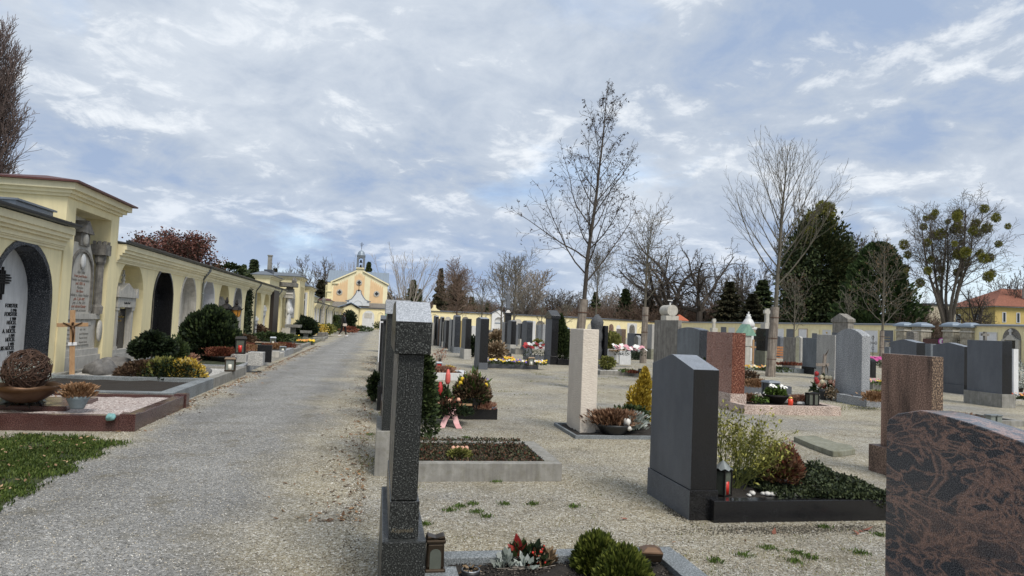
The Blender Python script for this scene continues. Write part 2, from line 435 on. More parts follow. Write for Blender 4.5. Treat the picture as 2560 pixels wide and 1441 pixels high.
def wramp(f, stops):
    n = wn('ShaderNodeValToRGB'); cr = n.color_ramp
    while len(cr.elements) < len(stops): cr.elements.new(.5)
    for e, (p, c) in zip(cr.elements, stops):
        e.position = p; e.color = tuple(c) + (1,) if hasattr(c, '__len__') else (c, c, c, 1)
    L.new(f, n.inputs[0]); return n.outputs[0]
def wmix(f, a, b, mode='MIX'):
    n = wn('ShaderNodeMix'); n.data_type = 'RGBA'; n.blend_type = mode
    for inp, v in ((n.inputs[0], f), (n.inputs[6], a), (n.inputs[7], b)):
        if isinstance(v, (int, float)): inp.default_value = v
        elif isinstance(v, tuple): inp.default_value = v + (1,)
        else: L.new(v, inp)
    return n.outputs[2]
big = wnoise(.85, 5, .52, .35, (1.0, .9, 1), (4.3, 1.7, 0), R(25))
med = wnoise(2.9, 10, .60, .35, (1.0, 1.0, 1), (1.0, 2.2, 0), R(32))
fine = wnoise(7.5, 10, .64, .5, (1.0, 1.0, 1), (7.7, .2, 0), R(-20))
veil = wmix(.14, wmix(.42, big, med), fine)
K = 10.0   # everything below is divided by the 0.1 strength of the background
blue = tuple(x * K for x in (.315, .405, .57)); grey = tuple(x * K for x in (.44, .505, .605)); lite = tuple(x * K for x in (.58, .635, .71)); whit = tuple(x * K for x in (.80, .835, .875))
cl = wramp(veil, [(.405, blue), (.475, grey), (.555, lite), (.66, tuple(x * 1.06 for x in lite))])
puff = wramp(wmix(.42, med, fine), [(.53, 0.0), (.62, .85)])
cl = wmix(puff, cl, whit)
gapm = wramp(wnoise(.9, 8, .6, .2, (1, 1, 1), (11, 5, 0)), [(.57, 0), (.72, .55)])
cl = wmix(gapm, cl, wmix(1.0, sky.outputs[0], (2.1, 2.1, 2.1), 'MULTIPLY'))
# towards the horizon: deeper blue bank with a pale strip right above the trees
hz = wmath('MULTIPLY', wmath('SUBTRACT', .20, zc), 5.2, True)
bank = wramp(wnoise(.55, 4, .5, 0, (1, 1, 1), (2.2, 9.1, 0)), [(.40, tuple(x * K for x in (.30, .41, .62))), (.56, tuple(x * K for x in (.47, .56, .70)))])
cl = wmix(wmath('MULTIPLY', hz, .62), cl, bank)
lo = wmath('MULTIPLY', wmath('SUBTRACT', .055, zc), 22.0, True)
cl = wmix(wmath('MULTIPLY', lo, .7), cl, tuple(x * K for x in (.60, .70, .80)))
L.new(cl, bg.inputs[0]); bg.inputs[1].default_value = .1
sl = D.lights.new('sun', 'SUN'); sun = D.objects.new('sun', sl); COL.objects.link(sun)
sl.energy = 2.7; sl.angle = R(24); sl.color = (1.0, .95, .87)
sd = Vector((math.sin(SUN_AZ) * math.cos(SUN_EL), math.cos(SUN_AZ) * math.cos(SUN_EL), math.sin(SUN_EL)))
sun.rotation_euler = sd.to_track_quat('Z', 'Y').to_euler(); sun.location = sd * 50
SC.view_settings.view_transform = 'Standard'; SC.view_settings.look = 'None'; SC.view_settings.exposure = .22; SC.view_settings.gamma = 1

# ------------------------------------------------------------------ ground
XW = -6.28                        # face of the arcade
rnd = random.Random(3)
def sheet(name, poly, z, mat):
    mb = MB(); mb.add([(x, y, z) for x, y in poly], [tuple(range(len(poly)))]); return struct(name, mb, mat)
sheet('ground', [(-900, -300), (900, -300), (900, 1400), (-900, 1400)], 0, M['gravel'])
lf = []; rt = []
for i in range(60):
    y = -4 + i * 1.75
    lf.append((-3.05 + rnd.uniform(-.12, .12), y)); rt.append((-.15 + rnd.uniform(-.12, .12), y))
sheet('path', lf + rt[::-1], .004, M['gravel'])
def grassy(name, c1, c2):
    t = NT(name); v = t.coord(); t.color(t.ramp(t.noise(v, 1.2, 8, .7), [(.3, c1), (.7, c2)])); t.rough(1); t.bump(t.noise(v, 30, 5), 1, .03); return t.mat
M['lawn'] = grassy('rough winter grass', (.035, .05, .018), (.09, .10, .04))
M['lawn_soil'] = grassy('mossy soil', (.022, .03, .010), (.06, .075, .02))
sheet('lawn', [(49.4, -60), (500, -60), (500, 117), (49.4, 117)], .01, M['lawn'])
sheet('lawn', [(-400, 118), (500, 118), (500, 700), (-400, 700)], .014, M['lawn'])
sheet('lawn', [(-400, -60), (-9.5, -60), (-9.5, 110), (-400, 110)], .012, M['lawn'])

# ------------------------------------------------------------------ arcade along the path
def arch_pts(ya, yb, zs, n=14, e=0.0):
    """outline of an opening from foot to foot; e widens it"""
    r = (yb - ya) / 2 + e; c = (ya + yb) / 2
    return [(c - r * math.cos(PI * i / n), zs + r * math.sin(PI * i / n)) for i in range(n + 1)]
def arch_wall(mb, x, y0, y1, zt, arches, depth, m=0, z0=0.0, mre=None):
    """front face at X=x seen from +X, with recessed niches"""
    mre = m if mre is None else mre
    y = y0
    def quad(a, b, c, d, mm=m): mb.add([a, b, c, d], [(0, 1, 2, 3)], mm)
    for ya, yb, zs in arches:
        quad((x, y, z0), (x, ya, z0), (x, ya, zt), (x, y, zt))
        P = arch_pts(ya, yb, zs)
        for (a, za), (b, zb) in zip(P[:-1], P[1:]):
            quad((x, a, za), (x, b, zb), (x, b, zt), (x, a, zt))
            quad((x - depth, a, za), (x - depth, b, zb), (x, b, zb), (x, a, za), mre)
        quad((x - depth, ya, z0), (x - depth, ya, zs), (x, ya, zs), (x, ya, z0), mre)
        quad((x, yb, z0), (x, yb, zs), (x - depth, yb, zs), (x - depth, yb, z0), mre)
        mb.add([(x - depth, ya, z0)] + [(x - depth, a, b) for a, b in P] + [(x - depth, yb, z0)], [tuple(range(len(P) + 2))[::-1]], mre)
        y = yb
    quad((x, y, z0), (x, y1, z0), (x, y1, zt), (x, y, zt))
def cornice(mb, x, y0, y1, z0, steps, m=0):
    for dx, dz in steps:
        mb.box(x - .3, x + dx, y0, y1, z0, z0 + dz, m); z0 += dz
def gutter(mb, x, z, y0, y1, r=.065):
    n = 7; vs = []
    for y in (y0, y1):
        for k in range(n): a = PI + PI * k / (n - 1); vs.append((x + r * math.cos(a), y, z + r * math.sin(a)))
    fs = [(k, k + 1, n + k + 1, n + k) for k in range(n - 1)]
    mb.add(vs, fs); mb.add([(a, b, c) for a, b, c in vs], [tuple(range(n)), tuple(range(n, 2 * n))[::-1]])
    y = y0 + .4
    while y < y1: mb.tube([(x - r, y, z + .01), (x, y, z - r - .005), (x + r + .004, y, z + .01)], .009, 4); y += 1.1
def downpipe(parent, x, y, zt):
    mb = MB(); mb.tube([(x + .30, y, zt), (x + .27, y, zt - .12), (x + .07, y, zt - .42), (x + .06, y, zt - .6), (x + .06, y, .05)], .042, 8)
    for z in (2.1, 1.1): mb.tube([(x + .06, y, z), (x + .06, y, z + .03)], .052, 8)
    mb.build('downpipe', M['pipe'], parent, True)
SPR = 1.78
def arcade(name, label, x, y0, y1, zt, arches, pipes=(), depth=.45, thick=1.2, gut=True, rm='zinc', zs=2.75):
    t = thing(name, label, 'arcade wall', (0, 0, 0))
    mb = MB(); arch_wall(mb, x, y0, y1, zs, arches, depth)
    X = x - thick
    mb.add([(x, y0, 0), (x, y0, zs), (X, y0, zs), (X, y0, 0)], [(3, 2, 1, 0)][:1]); mb.add([(x, y1, 0), (x, y1, zs), (X, y1, zs), (X, y1, 0)], [(0, 1, 2, 3)])
    mb.add([(X, y0, 0), (X, y0, zs), (X, y1, zs), (X, y1, 0)], [(0, 3, 2, 1)])
    mb.build('wall', M['yellow'], t)
    c = MB(); cornice(c, x, y0, y1, zs - .16, [(.03, .05), (.055, .03), (.075, .09), (.13, .06), (.18, .08), (.22, zt - zs - .25)])
    c.build('cornice', M['yellow_pale'], t)
    r = MB(); r.prism([(x + .25, zt - .085), (x + .25, zt - .06), (X - .1, zt + .14), (X - .1, zt + .10)], y0 - .04, y1 + .04, axis='y')
    yy = y0 + .6
    while yy < y1: r.box(X - .05, x + .2, yy, yy + .02, zt - .045, zt - .02); yy += .62
    r.build('roof', M[rm], t)
    if gut:
        g = MB(); gutter(g, x + .27, zt - .02, y0 - .05, y1 + .05); g.build('gutter', M['zinc_dark'], t, True)
    for py in pipes: downpipe(t, x, py, zt - .05)
    return t
near = arcade('arcade_wall', 'yellow arched wall bay nearest the camera, left of the tall bay', XW, 4.2, 14.95, 3.13, [(6.6, 8.7, 1.58), (9.55, 11.65, 1.58), (12.5, 14.65, 1.58)], (), .5)
mb = MB(); mb.box(XW - .9, XW - .1, 13.3, 14.7, 3.14, 3.33); mb.box(XW - .95, XW - .05, 13.25, 14.75, 3.31, 3.345); mb.build('roof_hatch', M['zinc'], near)
A = [(17.95 + 2.65 * k, 19.85 + 2.65 * k, SPR) for k in range(9)]
A.append((44.0, 45.6, 1.8))
arc1 = arcade('arcade_wall', 'long yellow arcade wall with ten arched niches and a grey gutter', XW, 17.76, 46.2, 3.13, A, (25.8, 36.3, 43.8))

# tall bay with the red sheet roof
tb = thing('tall_bay', 'tall yellow wall bay with red sheet roof and deep square niche', 'wall bay', (0, 0, 0))
mb = MB(); x = XW + .02; xb = XW - 1.25; y0, y1, zt = 14.98, 17.74, 3.68; ya, yb, zn, dp = 15.4, 17.28, 3.52, .55
def q(a, b, c, d): mb.add([a, b, c, d], [(0, 1, 2, 3)])
q((x, y0, 0), (x, ya, 0), (x, ya, zt), (x, y0, zt)); q((x, yb, 0), (x, y1, 0), (x, y1, zt), (x, yb, zt)); q((x, ya, zn), (x, yb, zn), (x, yb, zt), (x, ya, zt))
q((x - dp, ya, 0), (x - dp, ya, zn), (x, ya, zn), (x, ya, 0)); q((x, yb, 0), (x, yb, zn), (x - dp, yb, zn), (x - dp, yb, 0)); q((x - dp, ya, zn), (x - dp, yb, zn), (x, yb, zn), (x, ya, zn))
q((xb, y0, 0), (x, y0, 0), (x, y0, zt), (xb, y0, zt)); q((x, y1, 0), (xb, y1, 0), (xb, y1, zt), (x, y1, zt)); q((xb, y1, 0), (xb, y0, 0), (xb, y0, zt), (xb, y1, zt))
mb.build('wall', M['yellow'], tb)
mb = MB(); mb.box(x - dp - .05, x - dp + .004, ya, yb, 0, zn); mb.build('niche_back', M['white'], tb)
mb = MB(); za = zt
for e, dz in ((.05, .06), (.12, .07), (.20, .13)): mb.box(xb - e, x + e, y0 - e, y1 + e, za, za + dz); za += dz
mb.build('cornice', M['yellow_pale'], tb)
mb = MB(); e = .30
mb.box(xb - e, x + e, y0 - e, y1 + e, za, za + .035)
vs = [(xb - e, y0 - e, za + .035), (x + e, y0 - e, za + .035), (x + e, y1 + e, za + .035), (xb - e, y1 + e, za + .035), ((x + xb) / 2, y0 + .5, za + .22), ((x + xb) / 2, y1 - .5, za + .22)]
mb.add(vs, [(0, 1, 4), (1, 2, 5, 4), (2, 3, 5), (3, 0, 4, 5)]); mb.build('roof', M['redmetal'], tb)

def text(body, size, mat, parent, loc, rot=(R(90), 0, R(90)), extrude=.003, align='LEFT', name='lettering', shear=0):
    cu = D.curves.new('t', 'FONT'); cu.body = body; cu.size = size; cu.extrude = extrude; cu.align_x = align; cu.shear = shear
    cu.resolution_u = 2
    ob = D.objects.new('t', cu); COL.objects.link(ob)
    dg = bpy.context.evaluated_depsgraph_get(); me = D.meshes.new_from_object(ob.evaluated_get(dg))
    D.objects.remove(ob); me.materials.clear(); me.materials.append(mat)
    o = D.objects.new(name, me); COL.objects.link(o); o.location = loc; o.rotation_euler = rot
    if parent is not None: o.parent = parent
    return o

def ring_mb(mb, x0, x1, ya, yb, zs, e, z0=0.0, m=0):
    """an arch shaped frame of width e lying inside the opening"""
    O = [(ya, z0)] + arch_pts(ya, yb, zs) + [(yb, z0)]
    I = [(ya + e, z0)] + arch_pts(ya, yb, zs, e=-e) + [(yb - e, z0)]
    n = len(O); vs = [(x1, a, b) for a, b in O] + [(x1, a, b) for a, b in I] + [(x0, a, b) for a, b in I] + [(x0, a, b) for a, b in O]
    fs = []
    for i in range(n - 1):
        fs += [(i, i + 1, n + i + 1, n + i), (n + i, n + i + 1, 2 * n + i + 1, 2 * n + i), (3 * n + i + 1, 3 * n + i, i, i + 1)]
    mb.add(vs, fs, m)
def lined_niche(name, label, a, mframe, mback, e=.09, proud=.025, depth=.42, cat='wall tomb'):
    ya, yb, zs = a
    t = thing(name, label, cat, (XW, (ya + yb) / 2, 0)); c = (ya + yb) / 2
    mb = MB(); ring_mb(mb, -depth, proud, ya - c + .003, yb - c - .003, zs, e); mb.build('frame', M[mframe], t)
    mb = MB(); P = [(ya - c + e * .6, 0)] + arch_pts(ya - c, yb - c, zs, e=-e * .6) + [(yb - c - e * .6, 0)]
    mb.prism(P, -depth, -depth + .06); mb.build('back_panel', M[mback], t)
    mb = MB(); mb.box(-depth + .06, -.02, ya - c + e, yb - c - e, 0, .14); mb.build('sill', M[mframe], t)
    return t
# niche 0 : light speckled panel in a black granite arch, black bronze cross, names
t0 = lined_niche('niche_tomb', 'arched niche tomb with black granite frame, pale speckled panel and black bronze cross', (12.5, 14.65, 1.58), 'bluegrey_pol', 'marble', .1)
mb = MB()
for k, (dy, h) in enumerate(((-.06, .30), (0, .40), (.06, .30))): mb.box(-.36, -.33, dy - .02, dy + .02, 1.9 - h + .05, 1.9 + h * .6)
for k, (dz, wd) in enumerate(((-.07, .22), (-.025, .27), (.025, .27), (.07, .22))): mb.box(-.36, -.325, -wd, wd, 1.93 + dz - .015, 1.93 + dz + .015)
mb.build('cross', M['iron'], t0)
for i, (n, y) in enumerate((('FORSTER', '† 1946'), ('FORSTER', '† 1960'), ('HUCEL', '† 1959'), ('A. HUCEL', '† 1971'), ('HUCEL', '† 1975'), ('LOUIS HUCEL', '† 2007'))):
    z = 1.42 - i * .155
    text(n, .105, M['letter'], t0, (-.355, .62, z), align='RIGHT', extrude=.006); text(y, .075, M['letter'], t0, (-.355, .60, z - .075), align='RIGHT', extrude=.006)
# niches 2..
t2 = lined_niche('niche_tomb', 'arched niche tomb lined all in polished black granite with gold names', A[1], 'blk', 'blk', .07)
for i, s in enumerate(('HEINRICH BURGER', '† 1938 - † 1961', 'MARTA BURGER', '* 1901  † 1987')): text(s, .08, M['gold'], t2, (-.352, -.55, 1.55 - .12 * i))
t3 = lined_niche('niche_tomb', 'arched niche tomb lined in pale limestone with two dark name plates', A[2], 'lime', 'lime', .09)
mb = MB()
for z in (1.55, 1.40, 1.18, 1.03): mb.box(-.365, -.345, -.62, -.40, z, z + .1)
mb.build('name_plate', M['letter'], t3)
lined_niche('niche_tomb', 'arched niche tomb of blue grey granite with pale rim beside the first downpipe', A[3], 'whitest', 'bluegrey', .05)
lined_niche('niche_tomb', 'arched niche tomb with grey stone rim between two iron lanterns', A[5], 'grey2', 'grey', .09)
# niche 1 : neoclassical aedicule
def aedicule(name, label, Y, xk, w, h, mt, plate, head=None):
    t = thing(name, label, 'wall tomb', (xk, Y, 0))
    mb = MB(); mb.box(-.30, .02, -w * .58, w * .58, 0, .36); mb.box(-.28, 0, -w * .54, w * .54, .36, .46); mb.build('base', M['concrete_l'], t)
    for s in (-1, 1):
        mb = MB(); yc = s * w * .40; mb.box(-.16, -.02, yc - .06, yc + .06, .46, h * .72); mb.box(-.18, 0, yc - .08, yc + .08, .46, .54); mb.box(-.18, 0, yc - .085, yc + .085, h * .70, h * .74); mb.build('column', M[mt], t)
    mb = MB(); mb.box(-.22, -.16, -w * .34, w * .34, .46, h * .72); mb.build('plate', M[plate], t)
    mb = MB(); mb.box(-.24, .01, -w * .48, w * .48, h * .74, h * .86); mb.box(-.26, .05, -w * .54, w * .54, h * .86, h * .90)
    mb.prism([(-w * .54, h * .90), (w * .54, h * .90), (0, h * 1.04)], -.24, .03)
    for s in (-1, 1): mb.prism([(s * w * .54, h * .90), (s * w * .40, h * .90), (s * w * .52, h * .985)], -.22, .045)
    mb.build('pediment', M[mt], t)
    mb = MB(); mb.lathe([(.05, 0), (.035, .05), (.06, .09), (.03, .15)], (-.12, 0, h * 1.03), 8); mb.box(-.14, -.10, -.025, .025, h * 1.05, h * 1.2); mb.box(-.14, -.10, -.08, .08, h * 1.12, h * 1.145); mb.build('finial_cross', M[mt], t)
    if head: text(head, .085, M['letter'], t, (.014, 0, h * .78), align='CENTER')
    return t
t1 = aedicule('aedicule_tomb', 'grey stone aedicule tomb with pediment and dark glass plate in the first niche', 18.85, XW - .06, 1.3, 2.05, 'lime', 'blk', 'Familie Heid')
text('Prof. Dr. Georg Wegner', .07, M['gold'], t1, (-.155, 0, 1.25), align='CENTER'); text('* 1901  † 1972', .055, M['gold'], t1, (-.155, 0, 1.15), align='CENTER')
aedicule('aedicule_tomb', 'carved stone tomb with round headed centre in the fourth niche from the tall bay', 29.5, XW - .1, 1.25, 2.05, 'lime_d', 'lime_d')
aedicule('bust_tomb', 'white marble pedestal tomb with small figure in the niche past the ivy', 37.4, XW - .05, .8, 1.3, 'marble', 'marble')
aedicule('bust_tomb', 'slim white marble tomb in the last niche before the black slab', 39.9, XW - .05, .7, 1.9, 'marble', 'marble')

# epitaph in the tall bay
ep = thing('epitaph', 'tall pale limestone epitaph with pointed head, inscriptions and a crenellated side column', 'wall tomb', (XW - .10, 16.35, 0))
mb = MB(); mb.box(-.4, .10, -.93, .88, 0, .42); mb.box(-.4, .06, -.90, .85, .42, .56); mb.build('base', M['concrete_l'], ep)
mb = MB(); mb.box(-.4, .0, -.86, .78, .56, 1.22); mb.box(-.4, .05, -.9, .84, 1.22, 1.34); mb.build('lower_block', M['lime'], ep)
mb = MB(); mb.box(0, .025, -.80, .42, .66, 1.16); pl = mb.build('lower_plate', M['beige'] if False else M['lime'], ep, bevel=.004)
for i, (a, b) in enumerate((('Maria Hecker', 'Otto Gerhard Hecker'), ('1846 - 1910', '1871 - 1941'), ('Anna Hecker', 'Josef Winkelmann'), ('* 9.1869', 'Theresia Hecker'), ('Georg Mautner', 'Elisabeth Hecker'))):
    text(a, .062, M['letter_g'], pl, (.026, -.74, 1.06 - i * .09)); text(b, .062, M['letter_g'], pl, (.026, -.12, 1.06 - i * .09))
mb = MB(); mb.box(-.4, -.02, -.80, .50, 1.34, 2.45); mb.prism([(-.80, 2.45), (.50, 2.45), (.22, 2.86), (-.52, 2.86)], -.4, -.02); mb.build('main_slab', M['lime'], ep)
mb = MB(); ring_mb(mb, -.02, .02, -.74, .44, 2.15, .07, 1.4); mb.build('arched_border', M['lime_d'], ep)
for i, s in enumerate(('Hier ruht', 'Franz Josef Hecker', 'Privatier und Hausbesitzer', 'seit 1861 in', 'München', 'Die Eltern', 'Johann u. Anna Hecker', 'geb. 2. Juli 1802', 'gest. 11. Mai 1874', 'und deren Kinder', 'Ruhe sanft in Frieden')):
    text(s, .085 if i % 3 else .10, M['letter_r'] if i % 2 else M['letter_g'], ep, (-.018, -.15, 2.2 - i * .082), align='CENTER', shear=.25)
mb = MB(); mb.blob((.0, -.15, 2.46), .10, 3, sz=1.6, sx=.5); mb.build('relief_head', M['marble'], ep, True)
mb = MB(); mb.box(-.3, .02, -.38, .08, 2.80, 3.12); mb.prism([(-.46, 3.08), (.16, 3.08), (-.15, 3.36)], -.34, .08); mb.build('gable_house', M['lime_d'], ep)
mb = MB(); mb.blob((.03, -.15, 2.95), .12, 8, sz=1.1, sx=.35); mb.build('gable_relief', M['lime'], ep, True)
mb = MB(); mb.lathe([(.12, 1.34), (.13, 1.5), (.09, 1.55), (.085, 2.45), (.12, 2.52), (.13, 2.7)], (.02, .72, 0), 8); mb.box(-.14, .18, .56, .88, 2.68, 2.92)
for k in range(3):
    for s in (-.12, .10): mb.box(-.12 + k * .11, -.07 + k * .11, .72 + s, .72 + s + .06, 2.92, 3.0)
mb.build('side_column', M['lime_d'], ep)
mb = MB(); mb.lathe([(.15, -.02), (.17, .0), (.15, .03)], (0, 0, 0), 16); o = mb.build('oval_medallion', M['lime'], ep, True); o.location = (.07, .80, .95); o.rotation_euler = (0, R(90), 0); o.scale = (1.5, .75, 1)

# black slab and pavilions further along
t = thing('black_stele', 'tall dark wooden-brown stele standing out from the arcade between two niches', 'stele', (XW, 42.3, 0))
mb = MB(); mb.box(-.15, .20, -1.0, 1.0, 0, 3.0, 0); mb.build('shaft', plain('dark brown panel', (.022, .014, .011), .5), t)
mb = MB(); mb.box(-.2, .26, -1.05, 1.05, 3.0, 3.06); mb.build('cap', M['zinc_dark'], t)
def block(name, label, x0, x1, y0, y1, zt, rm='zinc', open_=None, cat='pavilion'):
    t = thing(name, label, cat, (0, 0, 0))
    mb = MB(); mb.box(x0, x1, y0, y1, 0, zt); mb.build('wall', M['yellow'], t)
    mb = MB(); mb.box(x0 - .06, x1 + .06, y0 - .06, y1 + .06, zt, zt + .08); mb.box(x0 - .14, x1 + .14, y0 - .14, y1 + .14, zt + .08, zt + .18); mb.build('cornice', M['yellow_pale'], t)
    mb = MB(); mb.box(x0 - .24, x1 + .24, y0 - .24, y1 + .24, zt + .18, zt + .22); z = zt + .22
    mb.box(x0 - .2, x1 + .2, y0 - .2, y1 + .2, z, z + .22, tx=.5, ty=.5); mb.build('roof', M[rm], t)
    return t
p1_ = block('pavilion', 'square yellow pavilion block with pale curved roof rising behind the arcade, chimney on top', -7.4, -6.56, 42.5, 46.6, 3.62)
mb = MB(); zq_ = Z_at(641, -6.93, 44.5); mb.box(-7.05, -6.82, 44.4, 44.65, 3.8, zq_); mb.box(-7.08, -6.79, 44.37, 44.68, zq_, zq_ + .07); mb.build('chimney', M['concrete'], p1_)
mb = MB(); mb.box(-7.2, -6.7, 44.2, 44.9, 3.8, 4.25); mb.build('chimney_base', M['zinc_dark'], p1_)
p2_ = block('pavilion', 'yellow pavilion with flat grey roof behind the white figure columns', XW - 2.0, XW + .75, 48.6, 51.9, 3.95)
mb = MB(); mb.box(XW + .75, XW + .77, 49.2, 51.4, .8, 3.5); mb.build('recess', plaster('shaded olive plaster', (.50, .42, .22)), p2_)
mb = MB(); mb.box(XW - .1, XW + .5, 48.56, 48.6, 1.3, 2.7); mb.build('plaque', M['grey'], p2_)
p3_ = block('pavilion', 'yellow pavilion with wide dark louvred doorway in a white frame', XW - 1.0, XW + 1.03, 52.3, 56.6, 3.45)
mb = MB(); mb.box(XW + .05, XW + .93, 52.22, 52.27, .2, 3.2); mb.build('door_frame', M['white'], p3_)
mb = MB(); mb.box(XW + .1, XW + .78, 52.18, 52.22, .2, 2.6); mb.box(XW + .1, XW + .78, 52.18, 52.22, 2.72, 3.12)
for k in range(8): mb.box(XW + .1, XW + .78, 52.16, 52.18, .4 + k * .28, .42 + k * .28)
mb.build('louvred_door', plain('dark slate door', (.028, .032, .033), .5), p3_)
for yy in (53.2, 54.9): mb = MB(); mb.box(XW + 1.03, XW + 1.05, yy, yy + .9, .3, 3.3); mb.build('wall_panel', M['yellow_pale'], p3_)
arcade('arcade_wall', 'short yellow wall link behind the white figure columns', XW - .1, 46.22, 48.55, 3.0, [], (), gut=False)
# white figure column pair
t = thing('figure_monument', 'white stone monument of two entwined figure columns under a dark canopy', 'monument', (XW + .30, 47.2, 0))
mb = MB(); mb.box(-.32, .32, -.6, .6, 0, .5); mb.box(-.28, .28, -.55, .55, .5, .62); mb.build('base', M['lime'], t)
for s in (-1, 1):
    mb = MB(); mb.lathe([(.15, .62), (.18, .75), (.13, .9), (.17, 1.1), (.13, 1.3), (.17, 1.5), (.14, 1.7), (.19, 1.95), (.15, 2.2), (.11, 2.35), (.14, 2.5), (.1, 2.62)], (0, s * .3, 0), 9)
    mb.blob((.05, s * .3, 1.75), .2, 5 + s, sz=1.6, amp=.3); mb.build('figure', M['marble'], t, True)
mb = MB(); mb.box(-.3, .3, -.55, .55, 2.6, 2.85); mb.prism([(-.6, 2.85), (.6, 2.85), (0, 3.25)], -.28, .28); mb.build('capital', M['lime'], t)
mb = MB(); mb.box(-1.6, .45, -.75, .7, 3.35, 3.62); mb.box(-.2, .2, -.2, .2, 3.2, 3.4); mb.blob((.25, .1, 3.75), .17, 3, sz=1.3); mb.build('canopy', M['lime_d'], t)

# second arcade, nearer the path, running to the far gate wall
B = []; y = 51.6; k = 0
x2 = -5.25
y0b = 56.7
for k in range(17): B.append((y0b + .6 + 2.35 * k, y0b + 2.1 + 2.35 * k, 1.55))
arcade('arcade_wall', 'far yellow arcade wall of many narrow arches leading to the chapel gate', x2, y0b, 98.0, 2.66, B, (61.9, 69.0, 78.2), .4, zs=2.3)
for i, a in enumerate(B):
    mt = ('marble', 'whitest', 'grey', 'blk', 'whitest', 'grey2', 'marble')[i % 7]
    if i % 5 == 4: continue
    yc = (a[0] + a[1]) / 2; t = thing('niche_tomb', '', 'wall tomb', (x2, yc, 0), group='lined niches of the far arcade')
    ordn = ('first', 'second', 'third', 'fourth', 'fifth', 'sixth', 'seventh', 'eighth', 'ninth', 'tenth', 'eleventh', 'twelfth', 'thirteenth', 'fourteenth', 'fifteenth', 'sixteenth', 'last')[i]
    t['label'] = {'marble': 'white marble', 'whitest': 'white painted', 'grey': 'grey granite', 'blk': 'black granite', 'grey2': 'light grey granite'}[mt] + f' lined niche, {ordn} arch of the far arcade'
    mb = MB(); ring_mb(mb, -.36, .03, a[0] - yc + .003, a[1] - yc - .003, a[2], .12); mb.build('frame', M[mt], t)
    mb = MB(); mb.box(-.36, -.30, a[0] - yc + .1, a[1] - yc - .1, .1, a[2] + .2); mb.build('back_panel', M[mt], t)
block('pavilion', 'small yellow block with red edged roof above the far arcade', x2 - 2.5, x2 - .9, 64.5, 69.5, 3.1, 'zinc_blue')
block('pavilion', 'stepped yellow pillar block of the far arcade next to the chapel', x2 - 1.6, x2 - .4, 80.0, 83.5, 3.1, 'redmetal')
t = thing('wall_pier', 'rusticated grey stone pier standing against the far arcade', 'pier', (x2 + .14, 64.0, 0))
mb = MB()
for k in range(9): mb.box(-.13, .13 - .01 * (k % 2), -.35 + .01 * (k % 2), .35, .02 + k * .29, .29 + k * .29)
mb.build('shaft', M['lime'], t); mb = MB(); mb.lathe([(.16, 0), (.1, .1), (.2, .3), (.12, .5), (.05, .6)], (0, 0, 2.63), 8); mb.build('urn', M['lime_d'], t, True)
# ------------------------------------------------------------------ chapel at the end of the path
YC = 100.0
def cpx(px, y=YC, z=5.0): return X_at(px, y, z)
def cpz(px, py, y=YC): return Z_at(py, cpx(px, y), y)
ch = thing('chapel', 'yellow and ochre chapel with blue grey roof, gabled front and little bell turret', 'chapel')
xl, xr, xa = -7.0, .85, -3.17
ze, zp = 6.35, 8.2
mb = MB()
gable = [(xl, 0), (xr, 0), (xr, ze), (xr - .1, ze), (xa + .45, zp - .1), (xa + .45, zp + .35), (xa - .45, zp + .35), (xa - .45, zp - .1), (xl + .1, ze), (xl, ze)]
mb.prism(gable, YC, YC + .8, axis='y'); mb.box(xl - .0, xr, YC + .8, YC + 9, 0, ze); mb.build('wall', M['yellow_pale'], ch)
def rake(mb, x0, z0, x1, z1, ya, yb, th=.2):
    mb.prism([(x0, z0), (x1, z1), (x1, z1 + th), (x0, z0 + th)], ya, yb, axis='y')
mb = MB(); rake(mb, xl - .15, ze - .02, xa - .45, zp - .08, YC - .22, YC + .9); rake(mb, xr + .15, ze - .02, xa + .45, zp - .08, YC - .22, YC + .9)
mb.box(xa - .55, xa + .55, YC - .2, YC + .9, zp + .35, zp + .5); mb.box(xl - .15, xl + .9, YC - .2, YC, ze - .15, ze); mb.build('gable_cornice', M['yellow_pale'], ch)
def panel(x0, x1, z0, f, kind):
    """ochre field with a corbel frieze of small arches under the raking cornice"""
    mb = MB(); n = 7; top = [(x0 + (x1 - x0) * i / n, f(x0 + (x1 - x0) * i / n)) for i in range(n + 1)]
    poly = [(x0, z0), (x1, z0)]
    for i in range(n, 0, -1):
        a, b = top[i], top[i - 1]; w_ = (a[0] - b[0]); zz = min(a[1], b[1])
        poly += [(a[0] - w_ * .12, zz - .22), (a[0] - w_ * .15, zz), (a[0] - w_ * .5, zz + .14), (b[0] + w_ * .15, zz), (b[0] + w_ * .12, zz - .22)]
    mb.prism(poly, YC - .012, YC + .05, axis='y'); o = mb.build('ochre_panel', M['ochre'], ch); return o
sl_ = (zp - ze) / (xa - .45 - xl)
fl = lambda x: ze + (x - xl) * sl_ - .62; fr = lambda x: ze + (xr - x) * sl_ - .62
panel(-6.75, -4.75, 3.7, fl, 0); panel(-3.9, -2.42, 3.7, lambda x: zp - .25 - abs(x - xa) * .7, 1); panel(-1.65, .25, 3.7, fr, 0)
